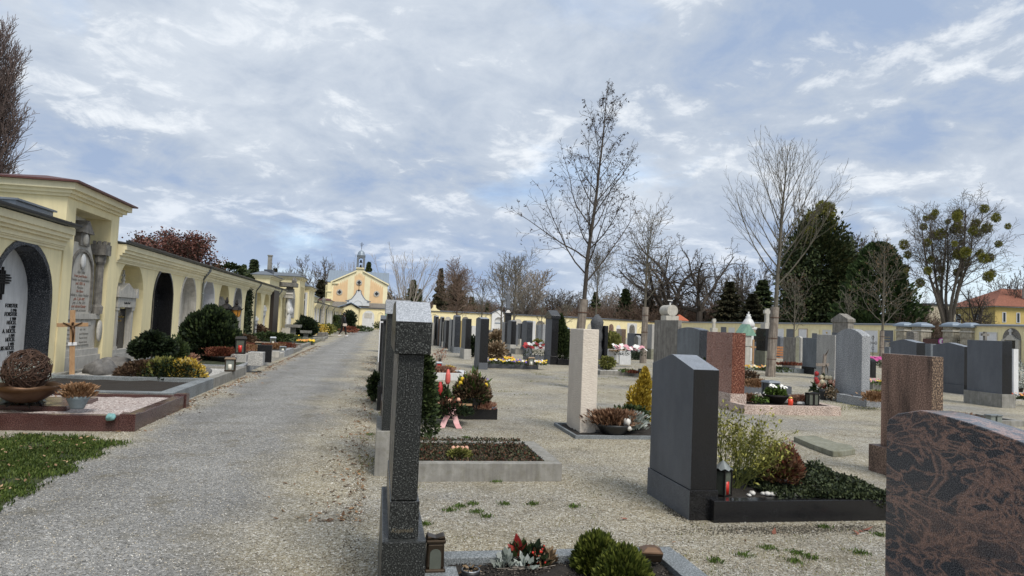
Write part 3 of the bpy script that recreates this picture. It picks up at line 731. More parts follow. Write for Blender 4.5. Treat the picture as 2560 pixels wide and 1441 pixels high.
def roundwin(x, z, r=.42):
    mb = MB(); n = 20
    O = [(x + r * math.cos(2 * PI * i / n), z + r * math.sin(2 * PI * i / n)) for i in range(n)]
    mb.prism(O, YC - .10, YC - .02, axis='y'); o = mb.build('round_window', M['lime'], ch)
    g = MB()
    for k in range(4):
        cx_, cz_ = x + .15 * math.cos(k * PI / 2), z + .15 * math.sin(k * PI / 2)
        g.prism([(cx_ + .125 * math.cos(2 * PI * i / 10), cz_ + .125 * math.sin(2 * PI * i / 10)) for i in range(10)], YC - .125, YC - .105, axis='y')
    g.prism([(x + .1 * math.cos(2 * PI * i / 8), z + .1 * math.sin(2 * PI * i / 8)) for i in range(8)], YC - .122, YC - .105, axis='y')
    g.build('pane', M['wglass'], o)
roundwin(-5.86, 5.05); roundwin(-3.2, 6.55); roundwin(-.66, 5.05)
mb = MB(); X0, X1, Yr = -7.7, 1.0, YC + 3.4
mb.add([(X0, YC + .35, ze + .12), (X1, YC + .35, ze + .12), (X1, Yr, zp + .15), (X0, Yr, zp + .15), (X1, YC + 6.6, ze + .1), (X0, YC + 6.6, ze + .1)], [(0, 1, 2, 3), (3, 2, 4, 5)])
for i in range(23):
    xx = X0 + .02 + i * (X1 - X0 - .06) / 22; dz = .05
    mb.add([(xx, YC + .33, ze + .12), (xx + .04, YC + .33, ze + .12), (xx + .04, Yr, zp + .15), (xx, Yr, zp + .15), (xx, YC + .33, ze + .12 + dz), (xx + .04, YC + .33, ze + .12 + dz), (xx + .04, Yr, zp + .15 + dz), (xx, Yr, zp + .15 + dz)], [(4, 5, 6, 7), (0, 4, 7, 3), (1, 2, 6, 5), (0, 1, 5, 4)])
mb.build('roof', M['zinc_blue'], ch)
mb = MB(); mb.box(xl - .85, xl, YC + .3, YC + 8, 0, 6.0); mb.box(xl - .55, xl + .02, YC - .3, YC + .3, 0, 6.3); mb.box(xl - .7, xl + .05, YC - .4, YC + .29, 5.0, 5.14); mb.box(xl - .7, xl + .05, YC - .4, YC + .29, 4.0, 4.12); mb.build('side_wing', M['yellow'], ch)
# bell turret
mb = MB(); tx, ty, tz = xa, YC + 1.8, 8.3; h = 2.45; s_ = .56
mb.box(tx - s_ - .1, tx + s_ + .1, ty - s_ - .1, ty + s_ + .1, tz - .5, tz + .25)
for a in (-1, 1):
    for b in (-1, 1): mb.box(tx + a * (s_ - .12) - .14, tx + a * (s_ - .12) + .14, ty + b * (s_ - .12) - .14, ty + b * (s_ - .12) + .14, tz + .25, tz + 1.9)
for a in range(2):
    yy = ty + (-s_ if a == 0 else s_ - .1)
    mb.prism([(tx - .35, tz + 1.9)] + [(tx + .32 * math.cos(PI - PI * i / 8), tz + 1.65 + .3 * math.sin(PI * i / 8)) for i in range(9)] + [(tx + .35, tz + 1.9), (tx + .6, tz + 1.9), (tx + .35, tz + 2.15), (tx, tz + 2.4), (tx - .35, tz + 2.15), (tx - .6, tz + 1.9)][0:], yy, yy + .1, axis='y')
mb.box(tx - s_ - .05, tx + s_ + .05, ty - s_ - .05, ty + s_ + .05, tz + 2.1, tz + 2.25)
tw = mb.build('bell_turret', M['zinc'], ch)
mb = MB(); mb.lathe([(.62, 0), (.60, .18), (.52, .2), (.5, .32), (.46, .5), (.36, .66), (.2, .78), (.05, .82), (.03, 1.0)], (tx, ty, tz + 2.25), 12); mb.build('dome', M['zinc_blue'], tw, True)
mb = MB(); zt = tz + 3.15; mb.tube([(tx, ty, zt), (tx, ty, zt + 1.15)], .035, 5); mb.tube([(tx - .3, ty, zt + .85), (tx + .3, ty, zt + .85)], .035, 5); mb.tube([(tx - .2, ty, zt + .6), (tx + .2, ty, zt + .6)], .03, 5); mb.build('cross', M['iron'], tw)
for zb in (1.25, .55): mb = MB(); mb.lathe([(.04, .42), (.12, .38), (.15, .15), (.25, 0)], (tx, ty, tz + zb), 10); mb.build('bell', M['iron'], tw, True)
# white baroque gable and portal in front of the chapel
t = thing('ornamental_gable', 'white curved gable with a cross above the gate buildings in front of the chapel', 'gable', (0, 0, 0)); Yg = 98.6
mb = MB(); cx_ = -3.15
pts = [(-1.55, 3.2), (1.55, 3.2), (1.55, 3.75), (1.3, 3.85), (.95, 4.0), (.6, 4.45), (.35, 4.85), (.28, 5.05), (.28, 5.3), (-.28, 5.3), (-.28, 5.05), (-.35, 4.85), (-.6, 4.45), (-.95, 4.0), (-1.3, 3.85), (-1.55, 3.75)]
mb.prism([(cx_ + a, b) for a, b in pts], Yg, Yg + .35, axis='y'); mb.build('gable', M['white'], t)
mb = MB(); out = pts[2:]
for (a, b), (c, d) in zip(out[:-1], out[1:]): mb.tube([(cx_ + a, Yg + .1, b + .03), (cx_ + c, Yg + .1, d + .03)], .11, 4)
for a in (-1, 1): mb.box(cx_ + a * 1.5 - .25, cx_ + a * 1.5 + .25, Yg - .1, Yg + .4, 3.76, 3.9)
mb.build('coping', M['zinc'], t)
mb = MB(); mb.tube([(cx_, Yg + .1, 5.35), (cx_, Yg + .1, 6.5)], .04, 5); mb.tube([(cx_ - .3, Yg + .1, 6.15), (cx_ + .3, Yg + .1, 6.15)], .04, 5); mb.lathe([(.2, 5.3), (.12, 5.45), (.04, 5.5)], (cx_, Yg + .1, 0), 8); mb.build('cross', M['iron'], t)
mb = MB()
for i in range(8): a0, a1 = PI * i / 8, PI * (i + 1) / 8; mb.tube([(cx_ - .6 * math.cos(a0), Yg - .02, 3.35 + .6 * math.sin(a0)), (cx_ - .6 * math.cos(a1), Yg - .02, 3.35 + .6 * math.sin(a1))], .05, 4)
mb.build('arch_moulding', M['marble'], t)
t = thing('lean_to_building', 'low building with brown flat roof and grey rubble fascia against the chapel', 'building', (0, 0, 0))
mb = MB(); mb.box(-6.85, 1.4, 98.75, 99.9, 0, 2.9); mb.build('wall', M['yellow'], t)
mb = MB(); mb.add([(-6.9, 98.6, 2.95), (1.6, 98.6, 2.95), (1.6, 99.95, 3.66), (-6.9, 99.95, 3.66)], [(0, 1, 2, 3)]); mb.build('roof', M['lime_d'], t)
t = thing('gate_porch', 'small yellow porch with grey gabled roof and round arched iron gate', 'porch', (0, 0, 0))
mb = MB(); Yp = 96.9; a0, a1 = -5.5, -2.95; da, db = -4.75, -3.55
mb.box(a0, da, Yp, Yp + 1.6, 0, 2.75); mb.box(db, a1, Yp, Yp + 1.6, 0, 2.75)
mb.prism([(da, 2.75), (da, 1.9)] + [((da + db) / 2 - .6 * math.cos(PI * i / 10), 1.9 + .6 * math.sin(PI * i / 10)) for i in range(1, 10)] + [(db, 1.9), (db, 2.75)], Yp, Yp + 1.6, axis='y')
mb.prism([(a0 + .4, 2.76), (a1 - .2, 2.76), (-4.0, 3.3)], Yp, Yp + .5, axis='y'); mb.box(da, db, Yp + 1.3, Yp + 1.35, 0, 2.5); mb.build('wall', M['yellow'], t)
mb = MB(); xm = -4.05
for s, xe in ((-1, a0 - .35), (1, a1 + .3)): mb.prism([(xe, 2.80), (xe, 2.90), (xm, 3.62), (xm, 3.50)] if s < 0 else [(xe, 2.80), (xm, 3.50), (xm, 3.62), (xe, 2.90)], Yp - .3, Yp + 1.7, axis='y')
mb.build('roof', M['zinc_blue'], t)
mb = MB()
for k in range(8): xx = da + .08 + k * .15; mb.tube([(xx, Yp + .4, .05), (xx, Yp + .4, 1.5 - .03 * (k - 3.5) ** 2)], .012, 4)
mb.tube([(da + .05, Yp + .4, .4), (db - .05, Yp + .4, .4)], .015, 4); mb.build('iron_gate', M['rust'], t)

# ------------------------------------------------------------------ cemetery walls
def wall_run(name, label, A_, B_, h, mat='yellow', cap='zinc', th=.5, capo=.18):
    A_, B_ = Vector(A_), Vector(B_); L_ = (B_ - A_).length; rz = math.atan2(B_.y - A_.y, B_.x - A_.x)
    t = thing(name, label, 'wall', (A_.x, A_.y, 0), rz)
    mb = MB(); mb.box(0, L_, 0, th, 0, h - .12); mb.build('wall', M[mat], t)
    mb = MB(); mb.box(0, L_, -.05, th + .05, h - .12, h - .03); mb.build('cornice', M['yellow_pale'], t)
    mb = MB(); mb.prism([(-capo, h + .02), (th + .1, h + .12), (th + .1, h + .16), (-capo, h + .06)], 0, L_); mb.box(0, L_, -capo + .005, -capo + .03, h - .03, h + .02); mb.build('coping', M[cap], t)
    return t, A_, rz, L_
def wall_s(A_, rz, px, L_, z=1.8):
    u = Vector((math.cos(rz), math.sin(rz)))
    return bis(lambda s: proj(A_.x + u.x * s, A_.y + u.y * s, z)[0] - px, -20, L_ + 40)
wf, Af, rf, Lf = wall_run('boundary_wall', 'far yellow boundary wall with dark coping behind the left field of graves', (-2.9, 97.6), (30, 101.5), 2.88, cap='zinc_dark')
wg, Ag, rg_, Lg = wall_run('boundary_wall', 'far yellow boundary wall between the tall wrapped tree and the corner pavilion', (30.05, 101.5), (47.6, 112.6), 2.9, cap='zinc_dark')
def far_panel(parent, A_, rz, L_, px0, px1, zt, mat, kind='rect', z0=.0, name='niche', pr=.02):
    s0, s1 = wall_s(A_, rz, px0, L_), wall_s(A_, rz, px1, L_)
    mb = MB()
    if kind == 'arch':
        r = (s1 - s0) / 2; c = (s0 + s1) / 2
        O = [(s0, z0)] + [(c - r * math.cos(PI * i / 10), zt - r + r * math.sin(PI * i / 10)) for i in range(11)] + [(s1, z0)]
        mb.prism(O, -pr, .05, axis='y')
    elif kind == 'ring':
        r = (s1 - s0) / 2; c = (s0 + s1) / 2
        P = [(s0, 0, z0)] + [(c - r * math.cos(PI * i / 10), 0, zt - r + r * math.sin(PI * i / 10)) for i in range(11)] + [(s1, 0, z0)]
        mb.tube([(a, -.03, b) for a, _, b in P], .06, 4)
    else: mb.box(s0, s1, -pr, .05, z0, zt)
    return mb.build(name, M[mat] if isinstance(mat, str) else mat, parent)
for a, b, zt, mt, kd in ((906, 936, 2.55, 'marble', 'arch'), (945, 958, 2.4, 'yellow_pale', 'ring'), (1075, 1095, 2.5, 'yellow_pale', 'ring'), (1112, 1128, 2.2, 'lime', 'arch'), (1155, 1172, 2.3, 'lime_d', 'arch'), (1206, 1220, 2.2, 'lime', 'arch'), (1283, 1306, 2.3, 'lime', 'arch'), (1340, 1362, 2.2, 'lime_d', 'arch'), (1392, 1412, 2.2, 'marble', 'arch')):
    far_panel(wf, Af, rf, Lf, a, b, zt, mt, kd)
o = far_panel(wf, Af, rf, Lf, 911, 930, 2.2, 'lime', 'rect', 1.5, 'relief', .06)
s0 = wall_s(Af, rf, 1071, Lf); s1 = wall_s(Af, rf, 1099, Lf); c = (s0 + s1) / 2; hw = (s1 - s0) / 2
mb = MB(); mb.prism([(c + hw * a, b) for a, b in ((-1, 2.9), (1, 2.9), (1, 3.05), (.5, 3.2), (.25, 3.45), (.22, 3.8), (-.22, 3.8), (-.25, 3.45), (-.5, 3.2), (-1, 3.05))], -.06, .4, axis='y'); mb.build('curved_gable', M['yellow'], wf)
for a, b, zt, mt, kd in ((1468, 1486, 2.2, 'lime', 'arch'), (1522, 1534, 2.2, 'brown', 'arch'), (1540, 1552, 2.1, 'whitest', 'arch'), (1568, 1592, 2.5, 'white', 'rect'), (1592, 1612, 1.95, 'yellow_pale', 'ring')):
    far_panel(wg, Ag, rg_, Lg, a, b, zt, mt, kd)
far_panel(wg, Ag, rg_, Lg, 1573, 1587, 2.3, 'lime_d', 'arch')
# white gabled portal in the far wall
s = wall_s(Af, rf, 1245, Lf); t = thing('white_portal', 'white gabled portal tomb with round arch in the far wall, left of the obelisk', 'wall tomb', (Af.x + math.cos(rf) * s, Af.y + math.sin(rf) * s, 0), rf)
mb = MB(); mb.box(-1.05, -.65, -.35, -.005, 0, 2.95); mb.box(.65, 1.05, -.35, -.005, 0, 2.95)
mb.prism([(-.65, 2.95), (-.65, 1.8)] + [(-.65 * math.cos(PI * i / 10), 1.8 + .65 * math.sin(PI * i / 10)) for i in range(1, 10)] + [(.65, 1.8), (.65, 2.95)], -.35, -.005, axis='y')
mb.prism([(-1.05, 2.96), (1.05, 2.96), (0, 3.55)], -.35, 0, axis='y'); mb.build('front', M['whitest'], t)
mb = MB(); mb.box(-.65, .65, -.05, -.004, .0, 2.4); mb.build('back_panel', M['marble'], t); mb = MB(); mb.box(-.5, .5, -.1, -.05, 1.5, 1.65); mb.build('frieze', M['zinc_blue'], t)
mb = MB()
for q_ in (((-1.2, 2.95), (-1.2, 3.02), (0, 3.7), (0, 3.6)), ((1.2, 2.95), (0, 3.6), (0, 3.7), (1.2, 3.02))): mb.prism(list(q_), -.45, .1, axis='y')
mb.build('coping', M['zinc_dark'], t)
# corner pavilion
cxp = X_at(1698, 108, 3); t = thing('corner_pavilion', 'small stone pavilion with red pyramid roof at the far wall corner', 'pavilion', (cxp, 108, 0))
mb = MB(); mb.box(-.95, .95, -.95, .95, 0, 3.1); mb.build('wall', M['lime'], t); mb = MB(); mb.box(-1.15, 1.15, -1.15, 1.15, 3.1, 3.3); mb.build('cornice', M['lime'], t)
mb = MB(); mb.box(-1.25, 1.25, -1.25, 1.25, 3.3, 4.3, tx=1.15, ty=1.15); mb.build('roof', plain('orange red roof', (.42, .11, .05), .7), t)
# right wall, parallel to the path
wh, Ah, rh, Lh = wall_run('boundary_wall', 'long yellow boundary wall with memorial panels and grey coping, left of the stone gate pillars', (48.0, 112.4), (46.6, 52.6), 2.9)
spec = [(1716, 1727, 2.2, 'white', None), (1738, 1752, 2.2, 'yellow_pale', 'pale cream memorial panel in the wall above the blue grey headstone'), (1803, 1817, 2.35, 'blk_sawn', 'small dark grey memorial panel in the wall above the red granite headstone'), (1822, 1838, 2.3, 'marble', 'pale memorial panel in the wall just left of the green roofed shrine'),
        (1874, 1882, 2.3, 'marble', 'narrow pale memorial panel in the wall beside the white domed monument'), (1890, 1903, 2.35, 'blk', 'black memorial panel in the wall behind the black framed headstone'), (1941, 1961, 2.3, 'whitest', 'white memorial panel in the wall right of the wrapped tree trunk'), (1967, 1985, 2.3, 'blk_sawn', 'dark memorial panel in the wall behind the small bare tree'),
        (1998, 2018, 2.3, 'whitest', 'white memorial panel with pink red frame in the right hand wall'), (2027, 2048, 2.3, 'yellow_pale', 'cream memorial panel with small dark inset in the wall'), (2057, 2080, 2.3, 'marble', 'pale memorial panel with gilt dot left of the gabled pillar'),
        (2134, 2158, 2.3, 'lime', 'pale stone memorial panel right of the gabled pillar'), (2163, 2196, 2.35, 'whitest', 'wide white memorial panel behind the iron cross'), (2203, 2235, 2.4, 'blk_sawn', 'wide dark memorial panel with gold lines nearest the stone gate pillars')]
spec[0] = (1716, 1727, 2.2, 'white', 'small white memorial panel in the wall right of the red roofed pavilion')
def panel_thing(Aw, rw, Lw, a, b, zt, mt, lab, z0=.25, fr='yellow_pale'):
    s0, s1 = wall_s(Aw, rw, a, Lw), wall_s(Aw, rw, b, Lw); s = (s0 + s1) / 2; hw = abs(s1 - s0) / 2
    t = thing('memorial_panel', lab, 'memorial panel', (Aw.x + math.cos(rw) * s, Aw.y + math.sin(rw) * s, 0), rw, 'memorial panels set in the right hand wall')
    mb = MB(); mb.box(-hw, hw, -.05, -.004, z0, zt); mb.build('plate', M[mt], t)
    mb = MB(); e = .07
    mb.box(-hw - e, -hw, -.08, -.004, z0, zt + e); mb.box(hw, hw + e, -.08, -.004, z0, zt + e); mb.box(-hw, hw, -.08, -.004, zt, zt + e); mb.build('frame', fr if not isinstance(fr, str) else M[fr], t)
    return t, hw
for a, b, zt, mt, lab in spec:
    t, hw = panel_thing(Ah, rh, Lh, a, b, zt, mt, lab, fr='pink' if 'pink' in lab else 'yellow_pale')
    if 'inset' in lab: mb = MB(); mb.box(-hw * .6, hw * .6, -.06, -.052, 1.0, 1.9); mb.build('inset', M['blk_sawn'], t)
    if 'gold lines' in lab:
        mb = MB()
        for k in range(4): mb.box(-hw * .5, hw * .5, -.056, -.051, 1.0 + k * .25, 1.03 + k * .25)
        mb.build('lettering', M['gold'], t)
    if 'gilt' in lab: mb = MB(); mb.blob((0, -.07, 2.0), .09, 1); mb.build('gilt_emblem', M['gold'], t, True)
wi, Ai, ri, Li = wall_run('boundary_wall', 'yellow boundary wall at the right edge, right of the stone gate pillars', (46.2, 46.4), (45.0, 22.0), 2.9)
panel_thing(Ai, ri, Li, 2452, 2492, 2.35, 'whitest', 'white memorial panel behind the headstone with stone cross', fr='marble')
s0, s1 = wall_s(Ai, ri, 2507, Li), wall_s(Ai, ri, 2553, Li); s = (s0 + s1) / 2; hw = (s1 - s0) / 2
t = thing('arched_tomb', 'arched wall tomb with white cross, carved frame and black door at the right edge', 'wall tomb', (Ai.x + math.cos(ri) * s, Ai.y + math.sin(ri) * s, 0), ri)
mb = MB(); mb.prism([(-hw, .0)] + [(-hw * math.cos(PI * i / 12), 2.75 - hw + hw * math.sin(PI * i / 12)) for i in range(13)] + [(hw, .0)], -.02, -.004, axis='y'); mb.build('niche', M['lime_d'], t)
mb = MB(); mb.box(-hw * .95, -hw * .6, -.18, -.022, 0, 1.85); mb.box(hw * .6, hw * .95, -.18, -.022, 0, 1.85)
mb.prism([(-hw, 1.85), (hw, 1.85), (hw * .5, 2.0), (.12, 2.25), (-.12, 2.25), (-hw * .5, 2.0)], -.2, -.022, axis='y'); mb.build('carved_frame', M['lime'], t)
mb = MB(); mb.box(-.05, .05, -.16, -.06, 2.25, 2.7); mb.box(-.16, .16, -.16, -.06, 2.5, 2.58); mb.build('cross', M['marble'], t)
mb = MB(); mb.box(-hw * .6, hw * .6, -.06, -.022, 0, 1.8); mb.build('door', M['blk'], t)
# gate pillars and iron gates
M['pillar'] = stone('stained tan limestone', (.22, .19, .14), (.50, .46, .37), .5, 4, .95, .01)
labs = ['stone gate pillar with blue stepped cap, leftmost of four', 'second stone gate pillar from the left, beside the main iron gate', 'third stone gate pillar from the left, right of the main iron gate', 'stone gate pillar joined to the right hand wall, rightmost of four']
gp = []
for (p0, p1, ct), lab in zip(((2248, 2276, 794), (2287, 2322, 794), (2366, 2398, 793), (2413, 2440, 794)), labs):
    X = 46.3; Y0 = Y_on((p0 + p1) / 2, X, 2); z = Z_at(ct + 2, X, Y0)
    t = thing('gate_pillar', lab, 'gate pillar', (X, Y0, 0), 0, 'stone pillars of the gate'); gp.append((X, Y0))
    mb = MB(); n = 6
    for k in range(n): mb.box(-.5 + .008 * (k % 2), .5 - .008 * (k % 2), -.5 + .008 * (k % 2), .5 - .008 * (k % 2), k * (z - .75) / n, (k + 1) * (z - .75) / n - .01)
    mb.build('shaft', M['pillar'], t, bevel=.02)
    mb = MB(); mb.box(-.56, .56, -.56, .56, z - 1.15, z - 1.05); mb.build('string_course', M['lime'], t)
    mb = MB(); mb.box(-.68, .68, -.68, .68, z - .75, z - .62); mb.box(-.6, .6, -.6, .6, z - .62, z - .5, tx=.06, ty=.06); mb.box(-.52, .52, -.52, .52, z - .5, z - .36, tx=.3, ty=.3); mb.build('cap', M['zinc_blue'], t)
def iron_gate(lab, Ya, Yb, h, X=46.3):
    t = thing('iron_gate', lab, 'gate', (X, (Ya + Yb) / 2, 0)); hw = abs(Yb - Ya) / 2; n = max(4, int(hw * 2 / .16))
    mb = MB()
    for k in range(n + 1): y = -hw + 2 * hw * k / n; mb.tube([(0, y, .05), (0, y, h + .15 * math.sin(k * 1.3)), (0, y, h + .3)], [.018, .018, .004], 4)
    mb.build('bars', M['iron'], t); mb = MB()
    for z in (.3, 1.1, h - .2): mb.tube([(0, -hw, z), (0, hw, z)], .025, 4)
    mb.build('rails', M['iron'], t)
iron_gate('tall double iron gate between the two middle stone pillars', gp[1][1] - .5, gp[2][1] + .5, 2.0)
iron_gate('narrow iron side gate between the two left stone pillars', gp[0][1] - .5, gp[1][1] + .5, 1.8)
iron_gate('narrow iron side gate between the two right stone pillars', gp[2][1] - .5, gp[3][1] + .5, 1.9)
X = 45.9; Yq = Y_on(2356, X, 1.6); zq = Z_at(854, X, Yq)
t = thing('round_sign', 'round magenta sign with white symbol standing at the iron gate', 'sign', (X, Yq, 0), R(-40))
mb = MB(); mb.tube([(0, 0, 0), (0, 0, zq)], .03, 6); mb.build('post', M['iron'], t)
def disc(mb, r, y0, y1, z, n=20): mb.prism([(r * math.cos(2 * PI * i / n), z + r * math.sin(2 * PI * i / n)) for i in range(n)], y0, y1, axis='y')
mb = MB(); disc(mb, .30, -.05, -.03, zq); o = mb.build('disc', plain('magenta paint', (.42, .04, .30), .5), t)
mb = MB(); disc(mb, .22, -.055, -.051, zq); mb.build('white_field', M['whitest'], o)
mb = MB(); mb.blob((0, -.062, zq + .05), .06, 1, sy=.1); mb.box(-.07, .07, -.066, -.058, zq - .14, zq - .02); mb.build('symbol', plain('magenta symbol', (.35, .05, .3), .5), o)
t = thing('info_board', 'dark red notice board standing inside the iron gate', 'notice board', (45.5, Y_on(2327, 45.5, 1.4), 0), R(-60))
mb = MB(); mb.box(-.6, .6, -.03, .03, 1.2, 1.75); mb.build('board', M['redkerb'], t); mb = MB(); mb.box(-.55, -.5, -.03, .03, 0, 1.2); mb.box(.5, .55, -.03, .03, 0, 1.2); mb.build('posts', M['iron'], t)

# ------------------------------------------------------------------ houses behind the right wall
def house(name, lab, px, Y, w, d, h, rh_, rz, wins, wallm, roofm):
    X = X_at(px, Y, 3); t = thing(name, lab, 'house', (X, Y, 0), rz)
    mb = MB(); mb.box(-w, 0, 0, d, 0, h); mb.build('wall', wallm, t)
    mb = MB(); mb.box(-w - .15, .15, -.15, d + .15, h, h + .18); mb.build('eaves_cornice', M['whitest'], t)
    e = .5; z0 = h + .18; vs = [(-w - e, -e, z0), (e, -e, z0), (e, d + e, z0), (-w - e, d + e, z0), (-w + min(w, d) * .45, d / 2, z0 + rh_), (-min(w, d) * .45, d / 2, z0 + rh_)]
    if d > w: vs[4:] = [(-w / 2, w * .45, z0 + rh_), (-w / 2, d - w * .45, z0 + rh_)]; fs = [(0, 1, 4), (1, 2, 5, 4), (2, 3, 5), (3, 0, 4, 5), (3, 2, 1, 0)]
    else: fs = [(0, 1, 5, 4), (1, 2, 5), (2, 3, 4, 5), (3, 0, 4), (3, 2, 1, 0)]
    mb = MB(); mb.add(vs, fs); rf_ = mb.build('roof', roofm, t)
    for side, a, z, ww, hh in wins:
        m1, m2 = MB(), MB()
        if side == 'f':
            m1.box(a - ww / 2 - .09, a + ww / 2 + .09, -.05, -.004, z - .09, z + hh + .09); m2.box(a - ww / 2, a - .03, -.07, -.052, z, z + hh); m2.box(a + .03, a + ww / 2, -.07, -.052, z, z + hh)
        elif side == 'l':
            m1.box(-w - .05, -w - .004, a - ww / 2 - .09, a + ww / 2 + .09, z - .09, z + hh + .09); m2.box(-w - .07, -w - .052, a - ww / 2, a - .03, z, z + hh); m2.box(-w - .07, -w - .052, a + .03, a + ww / 2, z, z + hh)
        o = m1.build('window', M['whitest'], t); m2.build('pane', M['wglass'], o)
    return t, rf_
hp = X_at(2484, 55, 4)
t, r_ = house('yellow_house', 'big yellow house with red tiled hip roof beyond the gate on the right', 2484, 58, 9, 22, 5.0, 2.6, 0, [], plaster('deep yellow plaster', (.62, .46, .16), .1), M['tile'])
# its origin is the near right corner; turn it so that one face looks left and one towards the camera
t.rotation_euler = (0, 0, R(0)); w_, d_ = 9, 22
for o in list(t.children):
    for c in list(o.children): D.objects.remove(c)
    D.objects.remove(o)
D.objects.remove(t)
hx = X_at(2488, 92, 5); hy = 92.0
t = thing('yellow_house', 'big yellow house with red tiled hip roof beyond the gate on the right', 'house', (hx, hy, 0), R(-12))
def hbox(nm, mt, *b, parent=None): mb = MB(); mb.box(*b); return mb.build(nm, mt, parent or t)
HY = plaster('deep yellow plaster', (.60, .45, .16), .1)
zE = Z_at(768, hx, hy); hbox('wall', HY, 0, 30, 0, 12, 0, zE); hbox('eaves_cornice', M['whitest'], -.2, 30, -.2, 12.2, zE, zE + .18)
mb = MB(); z0 = zE + .18; mb.add([(-.6, -.6, z0), (30, -.6, z0), (30, 12.6, z0), (-.6, 12.6, z0), (5.2, 6, z0 + 3.3), (30, 6, z0 + 3.3)], [(0, 1, 5, 4), (2, 3, 4, 5), (3, 0, 4), (1, 2, 5), (3, 2, 1, 0)]); rf_ = mb.build('roof', M['tile'], t)
for a in (9.2, 4.4):
    o = hbox('window', M['whitest'], -.06, -.004, a - .65, a + .65, zE - 2.7, zE - 1.0)
    m2 = MB()
    for b in (-.53, .06):
        for c in (0, .8): m2.box(-.08, -.062, a + b, a + b + .47, zE - 2.62 + c, zE - 2.62 + c + .7)
    m2.build('pane', M['wglass'], o)
for a in (1.4, 3.6, 5.8, 8.0, 10.2):
    o = hbox('window', M['whitest'], a - .3, a + .3, -.06, -.004, zE - 2.4, zE - .75); hbox('pane', M['wglass'], a - .18, a + .18, -.08, -.062, zE - 2.3, zE - .85, parent=o)
mb = MB(); mb.box(6, 6.5, 2.0, 2.5, z0 + 1.5, z0 + 3.2); mb.build('chimney', M['lime'], rf_)
t = thing('beige_house', 'plain beige building with flat dark roof behind the mistletoe tree', 'house', (X_at(2318, 85, 3), 85, 0), R(-8))
zE = Z_at(762, t.location.x, 85); hbox('wall', plaster('beige plaster', (.55, .48, .36), .1), 0, 4.2, 0, 8, 0, zE); hbox('roof', M['zinc_dark'], -.2, 4.4, -.2, 8.2, zE, zE + .2)
t = thing('beige_house', 'low brown roofed shed building left of the beige house', 'house', (X_at(2272, 90, 3), 90, 0), R(-8))
zE = Z_at(772, t.location.x, 90); hbox('wall', M['concrete'], 0, 5.5, 0, 6, 0, zE); hbox('roof', M['zinc_dark'], -.3, 5.8, -.3, 6.3, zE, zE + .25)
# ------------------------------------------------------------------ gravestones
def outline(shape, L, h, rise):
    """(y, z) outline of a slab of length L (y from 0 to L), shoulder height h"""
    if shape == 'gable': return [(0, 0), (L, 0), (L, h), (L * .52, h + rise), (L * .48, h + rise), (0, h)]
    if shape == 'arch': return [(0, 0), (L, 0)] + [(L - L * i / 12, h + rise * math.sin(PI * i / 12) ** .8) for i in range(13)]
    if shape == 'round': return [(0, 0), (L, 0), (L, h)] + [(L - L * i / 12, h + rise * math.sin(PI * i / 12) ** .5) for i in range(1, 12)] + [(0, h)]
    if shape == 'slant': return [(0, 0), (L, 0), (L, h + rise), (0, h)]
    return [(0, 0), (L, 0), (L, h), (0, h)]
def gravestone(label, X0, Yn, L, T, zt, shape='flat', mat='blk', back=None, rise=.08, plinth=None, pm=None, po=.03, taper=0, cat='headstone', name='gravestone', group=None, bevel=.004, cap=None):
    """back face at X0 looking towards the path, near end at Yn; plinth = height"""
    t = thing(name, label, cat, (X0, Yn, 0), 0, group)
    z0 = 0
    if plinth:
        two = back and (pm or mat) == mat
        mb = MB(); mb.prism([(-po, -.02), (L + po, -.02), (L + po, plinth), (-po, plinth)], -po, T + po, 0, 1 if two else None); mb.build('plinth', [M[pm or mat], M[back]] if two else [M[pm or mat]], t, bevel=bevel); z0 = plinth
    h = zt - z0
    o = outline(shape, L, h, rise)
    if taper:
        hm = h + rise; o = [(L / 2 + (y - L / 2) * (1 - taper * z / hm), z) for y, z in o]
    mb = MB(); mb.prism([(y, z + z0) for y, z in o], 0, T, 0, 1 if back else None)
    if mat == 'blk' and back and not cap:  # upward faces get the sky reflection as a paler colour
        for i in range(len(o)):
            if min(o[i][1], o[(i + 1) % len(o)][1]) > h * .9: mb.m[2 + i] = 2
    mb.build('shaft', [M[mat], M[back], M['painted_sheen']] if back else [M[mat]], t, bevel=bevel)
    if cap:
        mb = MB(); e = .05; mb.box(-e, T + e, -e, L + e, zt, zt + cap * .35); mb.prism([(-e, zt + cap * .35), (L + e, zt + cap * .35), (L / 2, zt + cap)], -e, T + e); mb.build('cap', M[mat], t, bevel=bevel)
    return t
def px_stone(label, xn, yb, xf, xr, yt, plinth_y=None, **k):
    """near-left base corner (xn, yb), far base column xf, right column of the end face xr, top row yt of the near corner"""
    X0, Yn = G(xn, yb); Yf = bis(lambda y: proj(X0, y, 0)[0] - xf, Yn * .6, Yn * 3)
    T = max(.10, X_at(xr, Yn, 0) - X0); L = max(.35, Yf - Yn); zt = Z_at(yt, X0, Yn)
    if plinth_y: k['plinth'] = Z_at(plinth_y, X0, Yn); k.setdefault('po', .03)
    return gravestone(label, X0, Yn, L, T, zt, **k)
